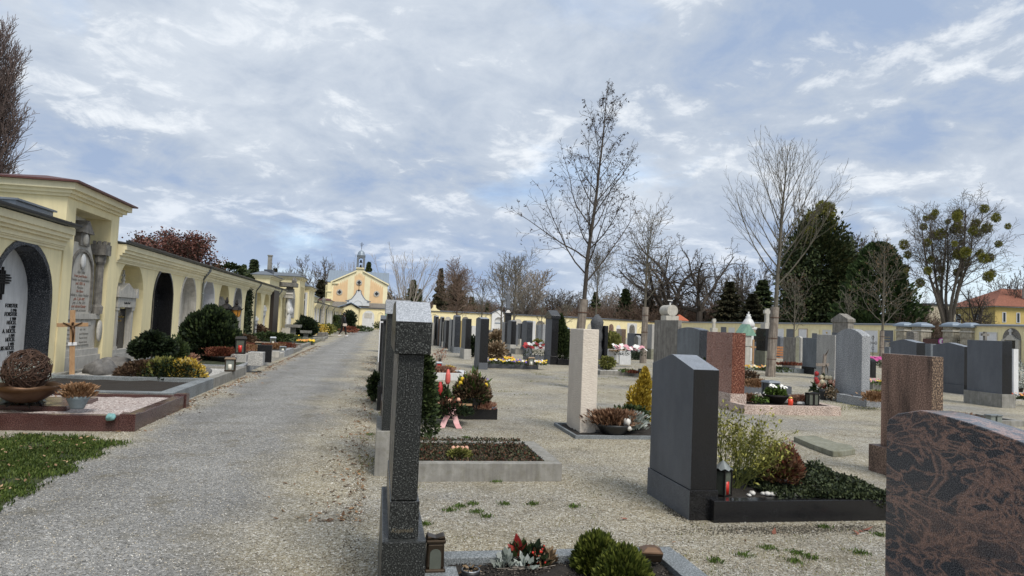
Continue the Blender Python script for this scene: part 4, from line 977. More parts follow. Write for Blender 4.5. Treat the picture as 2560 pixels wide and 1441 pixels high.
# --- row beside the path -----------------------------------------------------
n0 = thing('gravestone', 'dark speckled granite headstone with pale sloped top, nearest the camera beside the path', 'headstone', (.10, 3.45, 0))
Yn = 3.45
zp1 = Z_at(1350, .06, Yn - .02); zb1 = Z_at(1252, .1, Yn); Xr = X_at(1043, Yn, zb1); T0 = Xr - .10
mb = MB(); mb.box(-.035, T0 + .05, -.06, 1.06, -.02, zp1); mb.build('plinth', M['dark'], n0, bevel=.006)
mb = MB(); mb.box(-.005, T0 + .012, -.005, 1.005, zp1, zb1 - .004); lb = mb.build('lower_block', M['dark'], n0, bevel=.004)
text('Kopinelli', .030, plain('worn engraving', (.13, .11, .075), .7), lb, (.006, -.007, zp1 + .03), rot=(R(90), 0, 0), shear=.3, extrude=.001)
zc_ = Z_at(885, .1, Yn); ztop = Z_at(803, .1, Yn); zr_ = ztop + .085
mb = MB(); mb.box(0, T0, 0, 1.0, zb1, zc_, 0); mb.build('shaft', [M['dark']], n0, bevel=.004)
mb = MB(); prof = [(-.035, zc_ + .002), (1.035, zc_ + .002), (1.045, ztop), (.80, zr_ + .02), (.20, zr_ + .02), (-.045, ztop)]
mb.prism(prof, -.022, T0 + .03, 0); mb.m = [0, 0, 0, 0, 1, 1, 1, 0][:len(mb.m)]
mb.build('cap', [M['dark'], M['dark_top']], n0, bevel=.003)
Y2 = G(950, 1188)[1]
s2 = gravestone('tall dark granite headstone with pale rough top on a concrete plinth, second beside the path', .07, Y2, .95, .19, Z_at(775, .1, Y2), 'gable', 'dark', None, .10, Z_at(1077, .06, Y2), 'concrete', .05)
mb = MB(); mb.box(-.02, .22, -.03, .98, Z_at(785, .1, Y2), Z_at(750, .1, Y2)); mb.build('cap', M['dark_top'], s2)
Y3 = G(945, 1037)[1]
gravestone('dark brown edged headstone, third beside the path', .10, Y3 - 1.1, .8, .13, 1.50, 'flat', 'blk', 'brown', 0, .35, 'blk', .02)
gravestone('black granite headstone with grey concrete cap, fourth beside the path', .06, Y3 + .5, 1.0, .20, 1.46, 'flat', 'dark', 'blk_sawn', 0, .4, 'blk', .04, cap=.1)
for i, (yy, xx, h, mt, bk, pm, tx_) in enumerate(((13.6, .02, 1.42, 'blk', 'blk_sawn', 'blk', 'polished black headstone, fifth beside the path'), (16.2, .06, 1.40, 'bluegrey_pol', 'bluegrey', 'grey', 'blue grey headstone on grey plinth, sixth beside the path'),
        (19.2, .0, 1.52, 'whitest', None, 'concrete', 'white topped narrow headstone, seventh beside the path'), (22.4, .05, 1.48, 'blk', 'blk_sawn', 'blk', 'black headstone far down the path edge, eighth in the row'), (26.0, .1, 1.45, 'grey', None, 'concrete', 'grey granite headstone, ninth in the row beside the path'), (31, .1, 1.5, 'whitest', None, 'whitest', 'white painted headstone, last in the row beside the path'))):
    gravestone(tx_, xx, yy, .9, .18, h, 'flat', mt, bk, 0, .3, pm)
t = thing('copper_roof_tomb', 'square tomb pillar with green copper roof behind the row beside the path', 'tomb', (.25, 24.2, 0))
mb = MB(); mb.box(-.0, .6, 0, .9, 0, 1.55); mb.build('shaft', M['lime_d'], t); mb = MB(); mb.prism([(-.12, 1.5), (1.02, 1.5), (1.02, 1.56), (.45, 2.1), (-.12, 1.56)], -.08, .68); mb.build('roof', M['copper'], t)

# --- near and middle field (columns measured on the photograph) ----------------
px_stone('pale hammered limestone headstone with rough right edge inside a low slate edging', 1449, 1089, 1416, 1489, 823, mat='beige', bevel=.01)
px_stone('dark grey granite headstone with gabled top, centre foreground, beside the twiggy green shrub', 1724, 1301, 1621.5, 1789, 924, plinth_y=1226, mat='blk', back='blk_sawn', shape='gable', rise=.10, po=.012)
s = px_stone('swirled red brown and black granite headstone with arched top, right foreground', 2560, 1800, 2225, 2740, 1110, mat='striped', shape='arch') if False else None
Xs = 2.42; Ysf = Y_on(2215, Xs, .9); z_f = Z_at(1047, Xs, Ysf); Yp = Y_on(2300, Xs, .95); z_p = Z_at(1026, Xs, Yp); Yr = Y_on(2560, Xs, .95); z_r = Z_at(1108, Xs, Yr)
Ye = Yr - .22
t = thing('gravestone', 'swirled red brown and black granite headstone with arched top, right foreground', 'headstone', (Xs, Ye, 0))
cps = [(Ysf, z_f - .03), (Ysf - .015, z_f + .0), (Ysf - .07, z_f + (z_p - z_f) * .5), (Yp, z_p)]
ym = (Yp + Yr) / 2; nn = 12
for i in range(1, nn + 1): f = i / nn; y = Yp + (Ye - Yp) * f; g_ = (Yp - y) / (Yp - Yr); cps.append((y, z_p - (z_p - z_r) * g_ ** 1.7))
mb = MB(); mb.prism([(0, 0), (Ysf - Ye, 0)] + [(y - Ye, z) for y, z in cps], 0, .17); mb.build('shaft', M['striped'], t, bevel=.004)
px_stone('red speckled granite headstone standing on a pale pink granite plinth', 1827, 1026, 1763, 1860, 832, plinth_y=984.6, mat='red_end', back='red', shape='slant', rise=-.0, pm='pink', po=.03)
px_stone('blue grey granite headstone with low arched top and black polished end, behind the red one', 1745, 972, 1690, 1768, 826, mat='bluegrey_pol', back='bluegrey', shape='arch', rise=.07)
px_stone('tall streaked weathered stone slab left of the blue grey headstone', 1691, 958, 1632, 1700, 801, mat='fluted')
px_stone('big light grey granite headstone with arched top, right of the wooden grave cross', 2153, 1012, 2087, 2174, 840, mat='grey', shape='arch', rise=.16)
Xb, Yb = G(2184, 1180)
Xb += .09; Ybn = Y_on(2329, Xb, .8); zb = Z_at(892, Xb, Ybn); Tb = X_at(2358, Ybn, .8) - Xb
t = gravestone('wide brown granite headstone with dark water stains, behind the swirled headstone', Xb, Ybn, Y_on(2202.5, Xb, .8) - Ybn, Tb, zb, 'flat', 'brown_end', 'brown', 0, .30, 'brown', .085)
t.children[1].data.materials[1] = M['brownback']
mb = MB()
Lb = Y_on(2202.5, Xb, .8) - Ybn
def stain(yc, w0, z0, z1, seed):
    rn = random.Random(seed); n = 9; l, r = [], []
    for i in range(n):
        f = i / (n - 1); z = z1 + (z0 - z1) * f; w_ = w0 * (1 - f) ** .7 * rn.uniform(.6, 1.3) + .004
        l.append((yc - w_ + rn.uniform(-.01, .01), z)); r.append((yc + w_ + rn.uniform(-.01, .01), z))
    mb.prism(l + r[::-1], -.0022, -.0005)
px_stone('black headstone with low gabled top, left behind the brown headstone', 2290, 985, 2226, 2312, 857, mat='blk', back='blk_sawn', shape='gable', rise=.08, plinth_y=960)
px_stone('blue granite headstone half hidden between two black gabled headstones', 2326, 960, 2309, 2340, 860, mat='bluegrey', shape='flat')
px_stone('black granite headstone with gabled top and black plinth, right of the brown headstone', 2410, 987, 2331, 2427, 867, mat='blk', back='blk_sawn', shape='gable', rise=.10, plinth_y=964)
px_stone('flat topped dark granite headstone on a pale concrete plinth near the right edge', 2505, 1020, 2417, 2530, 853, mat='blk', back='blk_sawn', shape='flat', plinth_y=986, pm='concrete', po=.05)
px_stone('white ridged stone headstone behind the flat topped dark one at the right edge', 2534, 1000, 2515, 2546, 873, mat='whitest', shape='flat')
# rough stele
Xs_, Ys_ = G(1492, 925)
t = thing('stele', 'rough hewn dark boulder stele with rounded head beside the white bench', 'headstone', (Xs_, Ys_, 0))
zt = Z_at(786, Xs_, Ys_); hw = (X_at(1512, Ys_) - X_at(1483, Ys_)) / 2
mb = MB(); rn = random.Random(5)
prof = [(hw * (1.0 + .12 * math.sin(i * 1.7)) * (1 if i < 11 else (1.0, .98, .8, .5)[i - 11]), zt * (i / 14.0)) for i in range(15)]
mb.lathe(prof[:-1] + [(.04, zt)], (hw * .3, .35, 0), 11, 0, 1, 1.25); mb.build('shaft', M['rough_blk'], t, True)
mb = MB(); mb.box(hw * 1.2, hw * 1.75, -.0, .8, 0, Z_at(814, Xs_, Ys_)); mb.build('side_slab', M['blk'], t, bevel=.004)

# --- the ranks of narrow stones seen nearly edge-on -----------------------------
# (x left of the end face.. measured columns, near base row, top row)
ranks = [
 ('pale concrete post shaped headstone, leftmost of the rank beyond the near granite stone', 1079, 864, 1075, 1083, 807, dict(mat='concrete_l')),
 ('black headstone with rounded grey top on a concrete foot, second of the rank', 1086, 863, 1081, 1094, 792, dict(mat='blk', back='blk_sawn', shape='arch', plinth_y=849, pm='concrete_l')),
 ('narrow dark brown headstone, third of the rank behind the near granite stone', 1093, 865, 1089, 1100, 797, dict(mat='brown_end', back='blk_sawn')),
 ('grey sided black headstone, fourth of the rank', 1101, 867, 1097, 1108, 794, dict(mat='blk', back='grey', shape='gable', rise=.05)),
 ('short black headstone with pale back on a light foot, fifth of the rank', 1106, 868, 1101, 1112, 805, dict(mat='blk', back='concrete_l', plinth_y=855, pm='concrete_l')),
 ('flat topped jet black headstone, sixth of the rank', 1113, 872, 1108, 1124, 801, dict(mat='blk', back='blk_sawn', plinth_y=858, pm='blk')),
 ('slim slate grey headstone just left of the round topped blue one', 1126, 879, 1120, 1133, 799, dict(mat='bluegrey_pol', back='grey')),
 ('polished blue granite headstone with rounded top and blue plinth', 1134, 883, 1129, 1148, 792, dict(mat='bluegrey_pol', back='grey', shape='arch', plinth_y=868, pm='bluegrey')),
 ('golden yellow stone stele squeezed between the blue and the black headstone', 1150, 872, 1147, 1157, 802, dict(mat='amberstone')),
 ('black headstone on a pale streaked concrete block', 1161, 898, 1151, 1175, 797, dict(mat='blk', back='blk_sawn', plinth_y=873, pm='concrete_l', po=.03)),
 ('bright white marble headstone left of the black pillar headstone', 1178, 872, 1173, 1188, 815, dict(mat='marble')),
 ('dark headstone mostly hidden behind the black pillar headstone', 1212, 885, 1207, 1217, 798, dict(mat='blk_sawn')),
 ('grey headstone with arched pale top on a blue foot, right below the obelisk', 1260, 875, 1253, 1268, 806, dict(mat='blk', back='grey', plinth_y=861, pm='grey')),
 ('black fronted headstone with grey back on a sandy concrete foot, right of the obelisk', 1276, 880, 1266, 1288, 803, dict(mat='blk', back='blk_sawn', shape='gable', rise=.04, plinth_y=862, pm='concrete_l')),
 ('narrow dark headstone between two black ones, right of the obelisk', 1289, 866, 1285, 1294, 812, dict(mat='blk_sawn')),
 ('grey and black headstone standing on a pale block, left of the shiny arched stone', 1300, 862, 1292, 1306, 809, dict(mat='blk', back='blk_sawn', plinth_y=848, pm='lime')),
 ('shiny dark headstone with curved shoulders and a pale streak', 1315, 888, 1302, 1329, 806, dict(mat='bluegrey_pol', back='blk_sawn', shape='arch', rise=.09, plinth_y=871, pm='blk_sawn')),
 ('white headstone with small dark figure on top, behind the red flowers', 1330, 868, 1326, 1337, 803, dict(mat='marble')),
 ('pale blue grey headstone left of the tall capped pillar', 1344, 866, 1338, 1352, 813, dict(mat='bluegrey', back='grey')),
 ('grey headstone touching the tall capped pillar on its left', 1355, 868, 1350, 1362, 811, dict(mat='grey')),
 ('dark headstone with a pale blue arched top behind the cone shaped conifer', 1412, 884, 1404, 1423, 822, dict(mat='blk', back='grey', shape='arch')),
 ('low brown headstone in front of the white gabled portal', 1219, 855, 1216, 1222, 824, dict(mat='brown')),
 ('low grey headstone in front of the white gabled portal, left one', 1226, 856, 1222, 1230, 826, dict(mat='grey')),
 ('low black headstone in front of the white gabled portal', 1233, 862, 1230, 1240, 822, dict(mat='blk', back='blk_sawn')),
 ('low dark headstone left of the obelisk pedestal', 1250, 858, 1245, 1256, 826, dict(mat='blk_sawn')),
 ('dark headstone behind the yellow green conifer', 1527, 888, 1520, 1540, 828, dict(mat='blk')),
 ('mottled brown stone headstone behind the white bench', 1552, 893, 1539, 1563, 823, dict(mat='brown_end', back='pink')),
 ('flat dark slab headstone behind the gabled little grey one', 1586, 889, 1567, 1602, 834, dict(mat='blk', back='blk_sawn')),
 ('small grey gabled headstone left of the wooden tree stake', 1594, 897, 1583, 1603, 844, dict(mat='grey', back='concrete', shape='gable', rise=.1)),
 ('light weathered headstone on a yellowish foot, right of the wooden tree stake', 1628, 899, 1616, 1637, 811, dict(mat='concrete_l', back='grey2', plinth_y=873, pm='concrete_m')),
 ('tall white marble headstone left of the red granite one', 1763, 905, 1760, 1774, 839, dict(mat='marble')),
 ('grey slate headstone leaning beside the rusty wooden cross', 1890, 912, 1885, 1901, 856, dict(mat='bluegrey')),
 ('low black headstone right of the green roofed shrine', 1881, 880, 1877, 1890, 832, dict(mat='blk')),
 ('dark headstone with rounded shoulders, above the wooden bench', 1950, 895, 1936, 1958, 845, dict(mat='blk_sawn', shape='arch', rise=.1)),
 ('pale olive streaked stone headstone on a wide grey foot', 1988, 925, 1957, 1997, 844, dict(mat='concrete_m', back='fluted', plinth_y=908, pm='concrete')),
 ('pale arched headstone peeping out between the olive and the grey headstone', 2001, 905, 1985, 2007, 846, dict(mat='concrete_l', shape='arch', rise=.12)),
 ('medium grey speckled headstone on a black plinth', 2041, 938, 2005, 2046, 846, dict(mat='grey', back='bluegrey', plinth_y=920, pm='blk', po=.02)),
 ('light beige granite headstone tucked behind the big arched grey one', 2086, 952, 2040, 2106, 838, dict(mat='grey2', plinth_y=928, pm='grey2', po=.05)),
 ('round black polished headstone behind the big arched grey one', 2178, 945, 2176, 2190, 905, dict(mat='blk', shape='round', rise=.12)),
 ('weathered grey stele before the gate pillars', 2284, 905, 2265, 2296, 832, dict(mat='lime_d', shape='arch', rise=.08)),
 ('small stone headstone left of the wrapped thin tree at the right', 2213, 905, 2203, 2222, 856, dict(mat='lime_d')),
 ('pale block headstone with orange candle left of the black gabled stone', 2222, 912, 2207, 2226, 868, dict(mat='bluegrey')),
]
M['amberstone'] = stone('golden sandstone', (.42, .30, .10), (.58, .45, .18), .3)
for lab, xn, yb, xf, xr, yt, k in ranks: px_stone(lab, xn, yb, xf, xr, yt, bevel=.006, **k)
# black pillar, capped pillar, gabled pillar, black framed slab
px_stone('tall black pillar headstone at the left end of the pansy bed', 1197, 924, 1185, 1218, 797, mat='blk', back='blk_sawn', shape='gable', rise=.05, plinth_y=907, pm='blk_sawn', po=.01)
t = px_stone('tallest black pillar headstone with projecting gabled cap, left of the cone shaped conifer', 1376, 912, 1360, 1393, 797, mat='blk', back='blk_sawn', plinth_y=891, pm='blk', po=.02, cap=.34)
t = px_stone('tall grey stone pillar with projecting gabled top behind the light granite headstones', 2118, 925, 2079, 2133, 806, mat='fluted', cap=.42)
mb = MB(); L2 = 1.0; mb.box(-.012, -.002, .25, 1.15, .5, 1.75); mb.build('inset_panel', M['blk_sawn'], t)
px_stone('black framed headstone with pale striped panel on a weathered concrete block', 1912, 928, 1889, 1922, 822, mat='blk', back='blk', plinth_y=878, pm='concrete_m')
# obelisk
Xo, Yo = G(1266, 868)
t = thing('obelisk', 'black obelisk on a stepped black pedestal rising above the far wall', 'obelisk', (Xo, Yo, 0)); z1 = Z_at(787, Xo, Yo); z2 = Z_at(775, Xo, Yo); z3 = Z_at(735, Xo, Yo); w1 = (X_at(1273, Yo) - X_at(1257, Yo)) / 2
mb = MB(); mb.box(-w1 * 1.2, w1 * 1.2, -w1 * 1.2, w1 * 1.2, 0, .4); mb.box(-w1, w1, -w1, w1, .4, z1); mb.box(-w1 * 1.3, w1 * 1.3, -w1 * 1.3, w1 * 1.3, z1, z1 + .12); mb.box(-w1 * .8, w1 * .8, -w1 * .8, w1 * .8, z1 + .12, z2, tx=.1, ty=.1); mb.build('pedestal', M['blk'], t)
mb = MB(); a = w1 * .62; mb.box(-a * .6, a * .6, -a * .6, a * .6, z2, z2 + .08); mb.box(-a, a, -a, a, z2 + .08, z3, tx=a * .3, ty=a * .3); mb.box(-a * .7, a * .7, -a * .7, a * .7, z3, z3 + .2, tx=a * .69, ty=a * .69); mb.build('shaft', M['blk_sawn'], t)
# drum monument with cross
Xo, Yo = G(1672, 872)
t = thing('drum_monument', 'tall stone monument topped by a round drum and a small cross, behind the streaked slab', 'monument', (Xo, Yo, 0)); w1 = (X_at(1688, Yo) - X_at(1657, Yo)) / 2; z1 = Z_at(790, Xo, Yo)
mb = MB(); mb.box(-w1, w1, -w1, w1, 0, z1); mb.build('shaft', M['lime'], t); zc = Z_at(777, Xo, Yo)
mb = MB(); r = w1 * .85; mb.prism([(r * math.cos(2 * PI * i / 18), zc + r * math.sin(2 * PI * i / 18)) for i in range(18)], -w1, w1 * 2, axis='y'); mb.build('drum', M['lime'], t)
mb = MB(); mb.box(-.05, .05, -.05, .05, zc + r, Z_at(757, Xo, Yo)); mb.box(-.22, .22, -.05, .05, zc + r + .35, zc + r + .43); mb.build('cross', M['marble'], t)
def cross_post(lab, px, yb, yt, mat, arm=.22, w_=.06, name='stone_cross', ped=None):
    Xo, Yo = G(px, yb); zt = Z_at(yt, Xo, Yo); t = thing(name, lab, 'cross', (Xo, Yo, 0)); z0 = 0
    if ped: mb = MB(); mb.box(-ped, ped, -ped, ped, 0, zt * .72); mb.build('pedestal', M[mat], t); z0 = zt * .72
    mb = MB(); mb.box(-w_, w_, -w_, w_, z0, zt); mb.box(-arm, arm, -w_ + .002, w_ - .002, zt - (zt - z0) * .35 if ped else zt - .35, (zt - (zt - z0) * .35 if ped else zt - .35) + 2 * w_); mb.build('cross', M[mat], t); return t
cross_post('tall weathered stone cross pillar right of the blue grey headstone', 1783, 880, 797, 'lime', .14, .09, ped=.22)
cross_post('slim white painted cross post before the left part of the far wall', 1138, 874, 794, 'marble', .13, .06)
cross_post('stone cross rising behind the flat topped dark headstone at the right', 2462, 935, 830, 'lime_d', .2, .06, ped=.3)
cross_post('tall grey stone cross pillar partly hidden by the wrapped tree trunk', 1915, 900, 772, 'lime', .2, .1, ped=.26)
# white domed monument
Xo, Yo = G(1872, 902)
t = thing('domed_monument', 'white stone monument with small dome and cross behind the green roofed shrine', 'monument', (Xo, Yo, 0)); z = lambda py: Z_at(py, Xo, Yo)
mb = MB(); mb.box(-.25, .25, -.25, .25, 0, z(875)); mb.box(-.17, .17, -.17, .17, z(875), z(825)); mb.build('shaft', M['marble'], t)
mb = MB(); mb.box(-.42, .3, -.3, .3, z(825), z(818)); mb.lathe([(.36, 0), (.34, .2), (.24, .38), (.14, .5), (.16, .56), (.08, .68), (.03, .72)], (-.08, 0, z(818)), 12); mb.build('dome', M['marble'], t, True)
mb = MB(); mb.box(-.11, -.05, -.03, .03, z(796), z(780)); mb.box(-.2, .04, -.03, .03, z(788), z(786)); mb.build('cross', M['marble'], t)
# green roofed shrine
Xo, Yo = G(1861, 925)
t = thing('shrine', 'pale stone wayside shrine column with small green copper roof', 'shrine', (Xo, Yo, 0)); w1 = (X_at(1870, Yo) - X_at(1852, Yo)) / 2
mb = MB(); mb.box(-w1 * 1.6, w1 * 1.6, -.3, .3, 0, .25); mb.build('base', M['grey2'], t)
mb = MB(); mb.box(-w1, w1, -.17, .17, .25, z(865)); mb.box(-w1 * 1.15, w1 * 1.15, -.2, .2, z(865), z(860)); mb.box(-w1 * 1.05, w1 * 1.05, -.2, .2, z(860), z(838)); mb.build('column', M['lime'], t)
mb = MB(); a, b = z(838), z(811); mb.prism([(-w1 * 1.9, a - .02), (-w1 * 1.9, a + .03), (-w1 * .2, b), (w1 * .2, b), (w1 * 2.1, a + .03), (w1 * 2.1, a - .02)], -.26, .30, axis='y'); mb.build('roof', M['copper'], t)
# iron scroll cross
Xo, Yo = G(2182, 905)
t = thing('iron_cross', 'ornate wrought iron grave cross right of the big arched grey headstone', 'cross', (Xo, Yo, 0))
mb = MB(); mb.tube([(0, 0, .3), (0, 0, 1.75)], .022, 5); mb.tube([(-.3, 0, 1.25), (.3, 0, 1.25)], .022, 5)
for a, b in ((0, 1.6), (-.22, 1.25), (.22, 1.25), (0, .9)):
    mb.tube([(a + .1 * math.cos(k * .7), .01, b + .1 * math.sin(k * .7)) for k in range(9)], .014, 4)
mb.build('cross', M['iron'], t); mb = MB(); mb.box(-.2, .2, -.15, .15, 0, .3); mb.build('base', M['lime_d'], t)
# wooden grave cross, plant pots beside it
Xo, Yo = G(2054, 975)
t = thing('wooden_cross', 'weathered wooden grave cross with dry ribbon, leaning slightly, left of the big arched headstone', 'cross', (Xo, Yo, 0)); t.rotation_euler = (0, R(5), 0)
zt = Z_at(890, Xo, Yo) + .05
mb = MB(); mb.box(-.04, .04, -.03, .03, 0, zt); mb.build('upright', M['wood'], t, bevel=.004)
mb = MB(); mb.box(-.21, .2, -.055, -.0301, zt * .66, zt * .66 + .085); o = mb.build('crossbar', M['wood'], t, bevel=.004); o.rotation_euler = (0, R(-6), 0)
mb = MB(); mb.tube([(.02, -.06, zt * .72), (.07, -.08, zt * .6), (.1, -.07, zt * .45)], [.012, .02, .005], 4); mb.tube([(.0, -.03, zt * .98), (.05, -.04, zt * 1.08), (.09, -.03, zt * 1.16)], [.02, .012, .004], 4); mb.build('dry_ribbon', M['soil_b'], t)
# crucifix by the epitaph
t = thing('crucifix', 'light wooden grave cross with small figure and white name tag, in front of the epitaph', 'cross', (-5.85, 14.75, .1)); t.rotation_euler = (0, R(-3), R(25))
zt = Z_at(776, -5.85, 14.75)
mb = MB(); mb.box(-.045, .045, -.03, .03, 0, zt - .1); mb.build('upright', M['wood_l'], t, bevel=.004); mb = MB(); mb.box(-.26, .26, -.055, -.031, zt * .70, zt * .70 + .075); mb.build('crossbar', M['wood_l'], t, bevel=.004)
mb = MB(); mb.tube([(-.16, -.07, zt * .76), (0, -.075, zt * .70), (.16, -.07, zt * .76)], [.008, .016, .008], 5); mb.tube([(0, -.075, zt * .70), (.012, -.08, zt * .6), (0, -.075, zt * .48)], [.026, .022, .01], 6); mb.blob((0, -.08, zt * .75), .025, 2); mb.build('figure', M['copperbowl'], t, True)
mb = MB(); mb.box(-.075, .075, -.045, -.031, zt * .44, zt * .44 + .065); mb.build('name_tag', M['whitest'], t, bevel=.01)
t = thing('wooden_cross', 'small brown wooden grave cross beside the slate headstone', 'cross', (*G(1882, 915), 0))
mb = MB(); mb.box(-.04, .04, -.03, .03, 0, 1.25); mb.box(-.22, .22, -.028, .028, .85, .93); mb.build('cross', M['wood_l'], t)
# benches
Xo, Yo = G(1575, 913); w1 = (X_at(1579, Yo) - Xo)
t = thing('bench', 'white concrete bench with wooden seat slats behind the rough stele', 'bench', (Xo, Yo, 0)); xl_ = X_at(1549, Yo) - Xo; h_ = Z_at(878, Xo, Yo)
mb = MB(); mb.box(xl_, 0.03, 0, .10, 0, h_); mb.build('side', M['white'], t, bevel=.006); mb = MB(); mb.box(xl_, .03, 1.5, 1.6, 0, h_); mb.build('side', M['white'], t, bevel=.006)
mb = MB()
for k in range(5): a = xl_ + .02 + k * (abs(xl_)) / 5; mb.box(a, a + abs(xl_) / 5 - .02, .1, 1.5, h_ - .06, h_ - .01)
mb.build('seat', M['wood_l'], t)
Xo, Yo = G(1947, 918)
t = thing('bench', 'brown slatted wooden bench with iron frame right of the wrapped tree trunk', 'bench', (Xo, Yo, 0), R(-25))
for k in range(4): mb = MB(); mb.box(-.65, .65, .18 + k * .02, .21 + k * .02, .52 + k * .12, .61 + k * .12); mb.build('back_slat', M['wood_o'], t)
mb = MB(); mb.box(-.65, .65, -.25, .15, .42, .45); mb.build('seat', M['wood_o'], t)
for s in (-.45, .45): mb = MB(); mb.tube([(s, -.22, 0), (s, -.2, .42), (s, .15, .42), (s, .26, 1.02)], .02, 5); mb.tube([(s, .2, 0), (s, .12, .42)], .02, 5); mb.build('leg', M['iron'], t)
# fallen flagstone
Xo, Yo = G(2050, 1128)
t = thing('stone_slab', 'mossy broken stone slab lying flat on the gravel', 'slab', (0, 0, 0))
pts = [G(*p) for p in ((1984, 1104), (2006, 1102), (2038, 1101), (2092, 1119), (2128, 1126), (2138, 1137), (2108, 1142), (2082, 1143), (2030, 1124))]
mb = MB(); mb.prism([(a, b) for a, b in pts], .0, .07, axis='z'); tag(mb.build('stone_slab', M['concrete_m'], None, bevel=.008), 'mossy broken stone slab lying flat on the gravel', 'slab'); D.objects.remove(t)

# ------------------------------------------------------------------ grave frames
def frame(label, X0, X1, Y0, Y1, h, w_=.10, mat='kerb_grey', soil='soil', sz=-.04, group=None, name='grave_border', open_left=False):
    t = thing(name, label, 'grave border', (X0, Y0, 0), 0, group); LX, LY = X1 - X0, Y1 - Y0
    mb = MB(); mb.box(0, LX - .004, 0, w_, -.02, h); mb.build('kerb', M[mat], t, bevel=.004)
    mb = MB(); mb.box(0, LX - .004, LY - w_, LY, -.02, h); mb.build('kerb', M[mat], t, bevel=.004)
    mb = MB(); mb.box(LX - w_ * 1.25, LX, w_ + .003, LY - w_ - .003, -.02, h + .003); mb.build('kerb', M[mat], t, bevel=.004)
    if not open_left: mb = MB(); mb.box(0, w_, w_ + .003, LY - w_ - .003, -.02, h - .003); mb.build('kerb', M[mat], t, bevel=.004)
    n = 14; mb = MB(); rn = random.Random(int(X0 * 7 + Y0 * 13)); xs = [w_ * .5 + (LX - w_) * i / n for i in range(n + 1)]; ys = [w_ * .5 + (LY - w_) * i / n for i in range(n + 1)]
    vs = [(x, y, h + sz + (rn.uniform(-.012, .02) if 0 < i < n and 0 < j < n else -.02)) for j, y in enumerate(ys) for i, x in enumerate(xs)]
    mb.add(vs, [(j * (n + 1) + i, j * (n + 1) + i + 1, (j + 1) * (n + 1) + i + 1, (j + 1) * (n + 1) + i) for j in range(n) for i in range(n)]); mb.build('bed', M[soil], t)
    return t
M['pinkgravel'] = None
def _pg(name, cols, sc):
    t = NT(name); v = t.coord(); c = t.sep(t.voro(v, sc, 'Color'))[0]; d = t.voro(v, sc, 'Distance'); t.color(t.mix(.6, t.ramp(c, cols), t.ramp(d, [(.3, 1), (.8, .4)]), 'MULTIPLY')); t.rough(.8); t.bump(t.math('SUBTRACT', 1.0, d), 1, .01); return t.mat
M['pinkgravel'] = _pg('pink white gravel', [(0, (.22, .15, .13)), (.4, (.46, .38, .35)), (1, (.70, .64, .60))], 55)
M['whitegravel'] = _pg('white gravel', [(0, (.25, .24, .22)), (.5, (.52, .50, .46)), (1, (.74, .72, .68))], 45)
M['cover'] = _pg('dark ground cover', [(0, (.012, .018, .008)), (.6, (.035, .05, .02)), (1, (.07, .07, .03))], 50)
# right of the row
frame('grave border of blue grey granite around dark soil, nearest the camera', .30, 1.86, 2.55, 3.95 + .12, .15, .12, 'kerb_grey', 'soil')
ya, yb_ = G(1100, 1205)[1], G(1100, 1205)[1] + 1.55
frame('pale concrete grave border filled with heath, second from the camera beside the path', .24, G(1389, 1190)[0], ya, Y2 + .95, .17, .12, 'concrete', 'soil_b', -.03)
Yg3 = G(1240, 1050)[1]
frame('black granite grave border with the wreath and pink ribbon, third from the camera', .24, G(1240, 1047)[0], Yg3, Yg3 + 1.3, .17, .12, 'blk', 'soil')
Yw = G(1150, 952)[1]
frame('white granite grave border with orange heather behind the wreath grave', .35, G(1168, 950)[0], Yw, Yw + 1.3, .18, .12, 'marble', 'soil_b')
# beige stone edging
Xe, Ye = G(1449, 1098)
frame('thin slate edging around the pale limestone headstone', Xe - .06, Xe + 1.55, Ye, Ye + 1.15, .05, .035, 'kerb_grey', 'soil', -.01)
# gabled dark stone grave
Xe, Ye = G(1802, 1308)
frame('polished black grave border with ground cover spilling over, in front of the gabled dark headstone', Xe - .06, Xe + 1.72, Ye, Ye + 1.12, .17, .11, 'blk', 'soil', -.02)
Xe, Ye = G(1860, 1036); Xf = G(2083, 1036)[0]
frame('pink granite grave border with white pansies, right of the red headstone', Xe, Xf, Ye, Ye + 1.1, .17, .12, 'pink', 'soil_b')
Xe, Ye = G(1880, 990); Xf = G(1971, 985)[0]
frame('dark granite grave border with heather behind the pansy bowl', Xe + .1, Xf, Ye + .6, Ye + 1.4, .2, .1, 'blk_sawn', 'soil_b')
Xe, Ye = G(2160, 1019)
frame('grey granite grave border right of the big arched headstone', Xe + .06, Xe + 1.5, Ye, Ye + 1.0, .2, .12, 'grey', 'soil_b')
Xe, Ye = G(1213, 920); Xf = G(1343, 923)[0]
frame('black granite grave border full of yellow and white pansies', Xe, Xf, Ye, Ye + 1.2, .16, .12, 'blk_sawn', 'soil_b')
Xe, Ye = G(1500, 938)
frame('dark concrete grave border in front of the rough stele and the bench', Xe, G(1640, 946)[0], Ye, Ye + 1.2, .14, .1, 'concrete', 'whitegravel')
Xe, Ye = G(1393, 913)
frame('black planter border around the cone shaped conifer', Xe + .02, Xe + 1.2, Ye + .0, Ye + 1.1, .24, .1, 'blk', 'soil')
Xe, Ye = G(1322, 902)
frame('grey grave border with red and white flowers beside the shiny arched headstone', Xe, G(1362, 904)[0], Ye, Ye + 1.2, .2, .1, 'blk_sawn', 'soil_b')
Xe, Ye = G(1222, 868)
frame('pale concrete grave border with dry brown hydrangea left of the obelisk', Xe - .4, G(1262, 866)[0], Ye, Ye + 1.4, .26, .12, 'concrete_l', 'soil_b')
Xe, Ye = G(1288, 886)
frame('stepped pale concrete grave border left of the shiny arched headstone', Xe, G(1306, 886)[0] + .4, Ye, Ye + 1.3, .25, .12, 'concrete', 'soil_b')
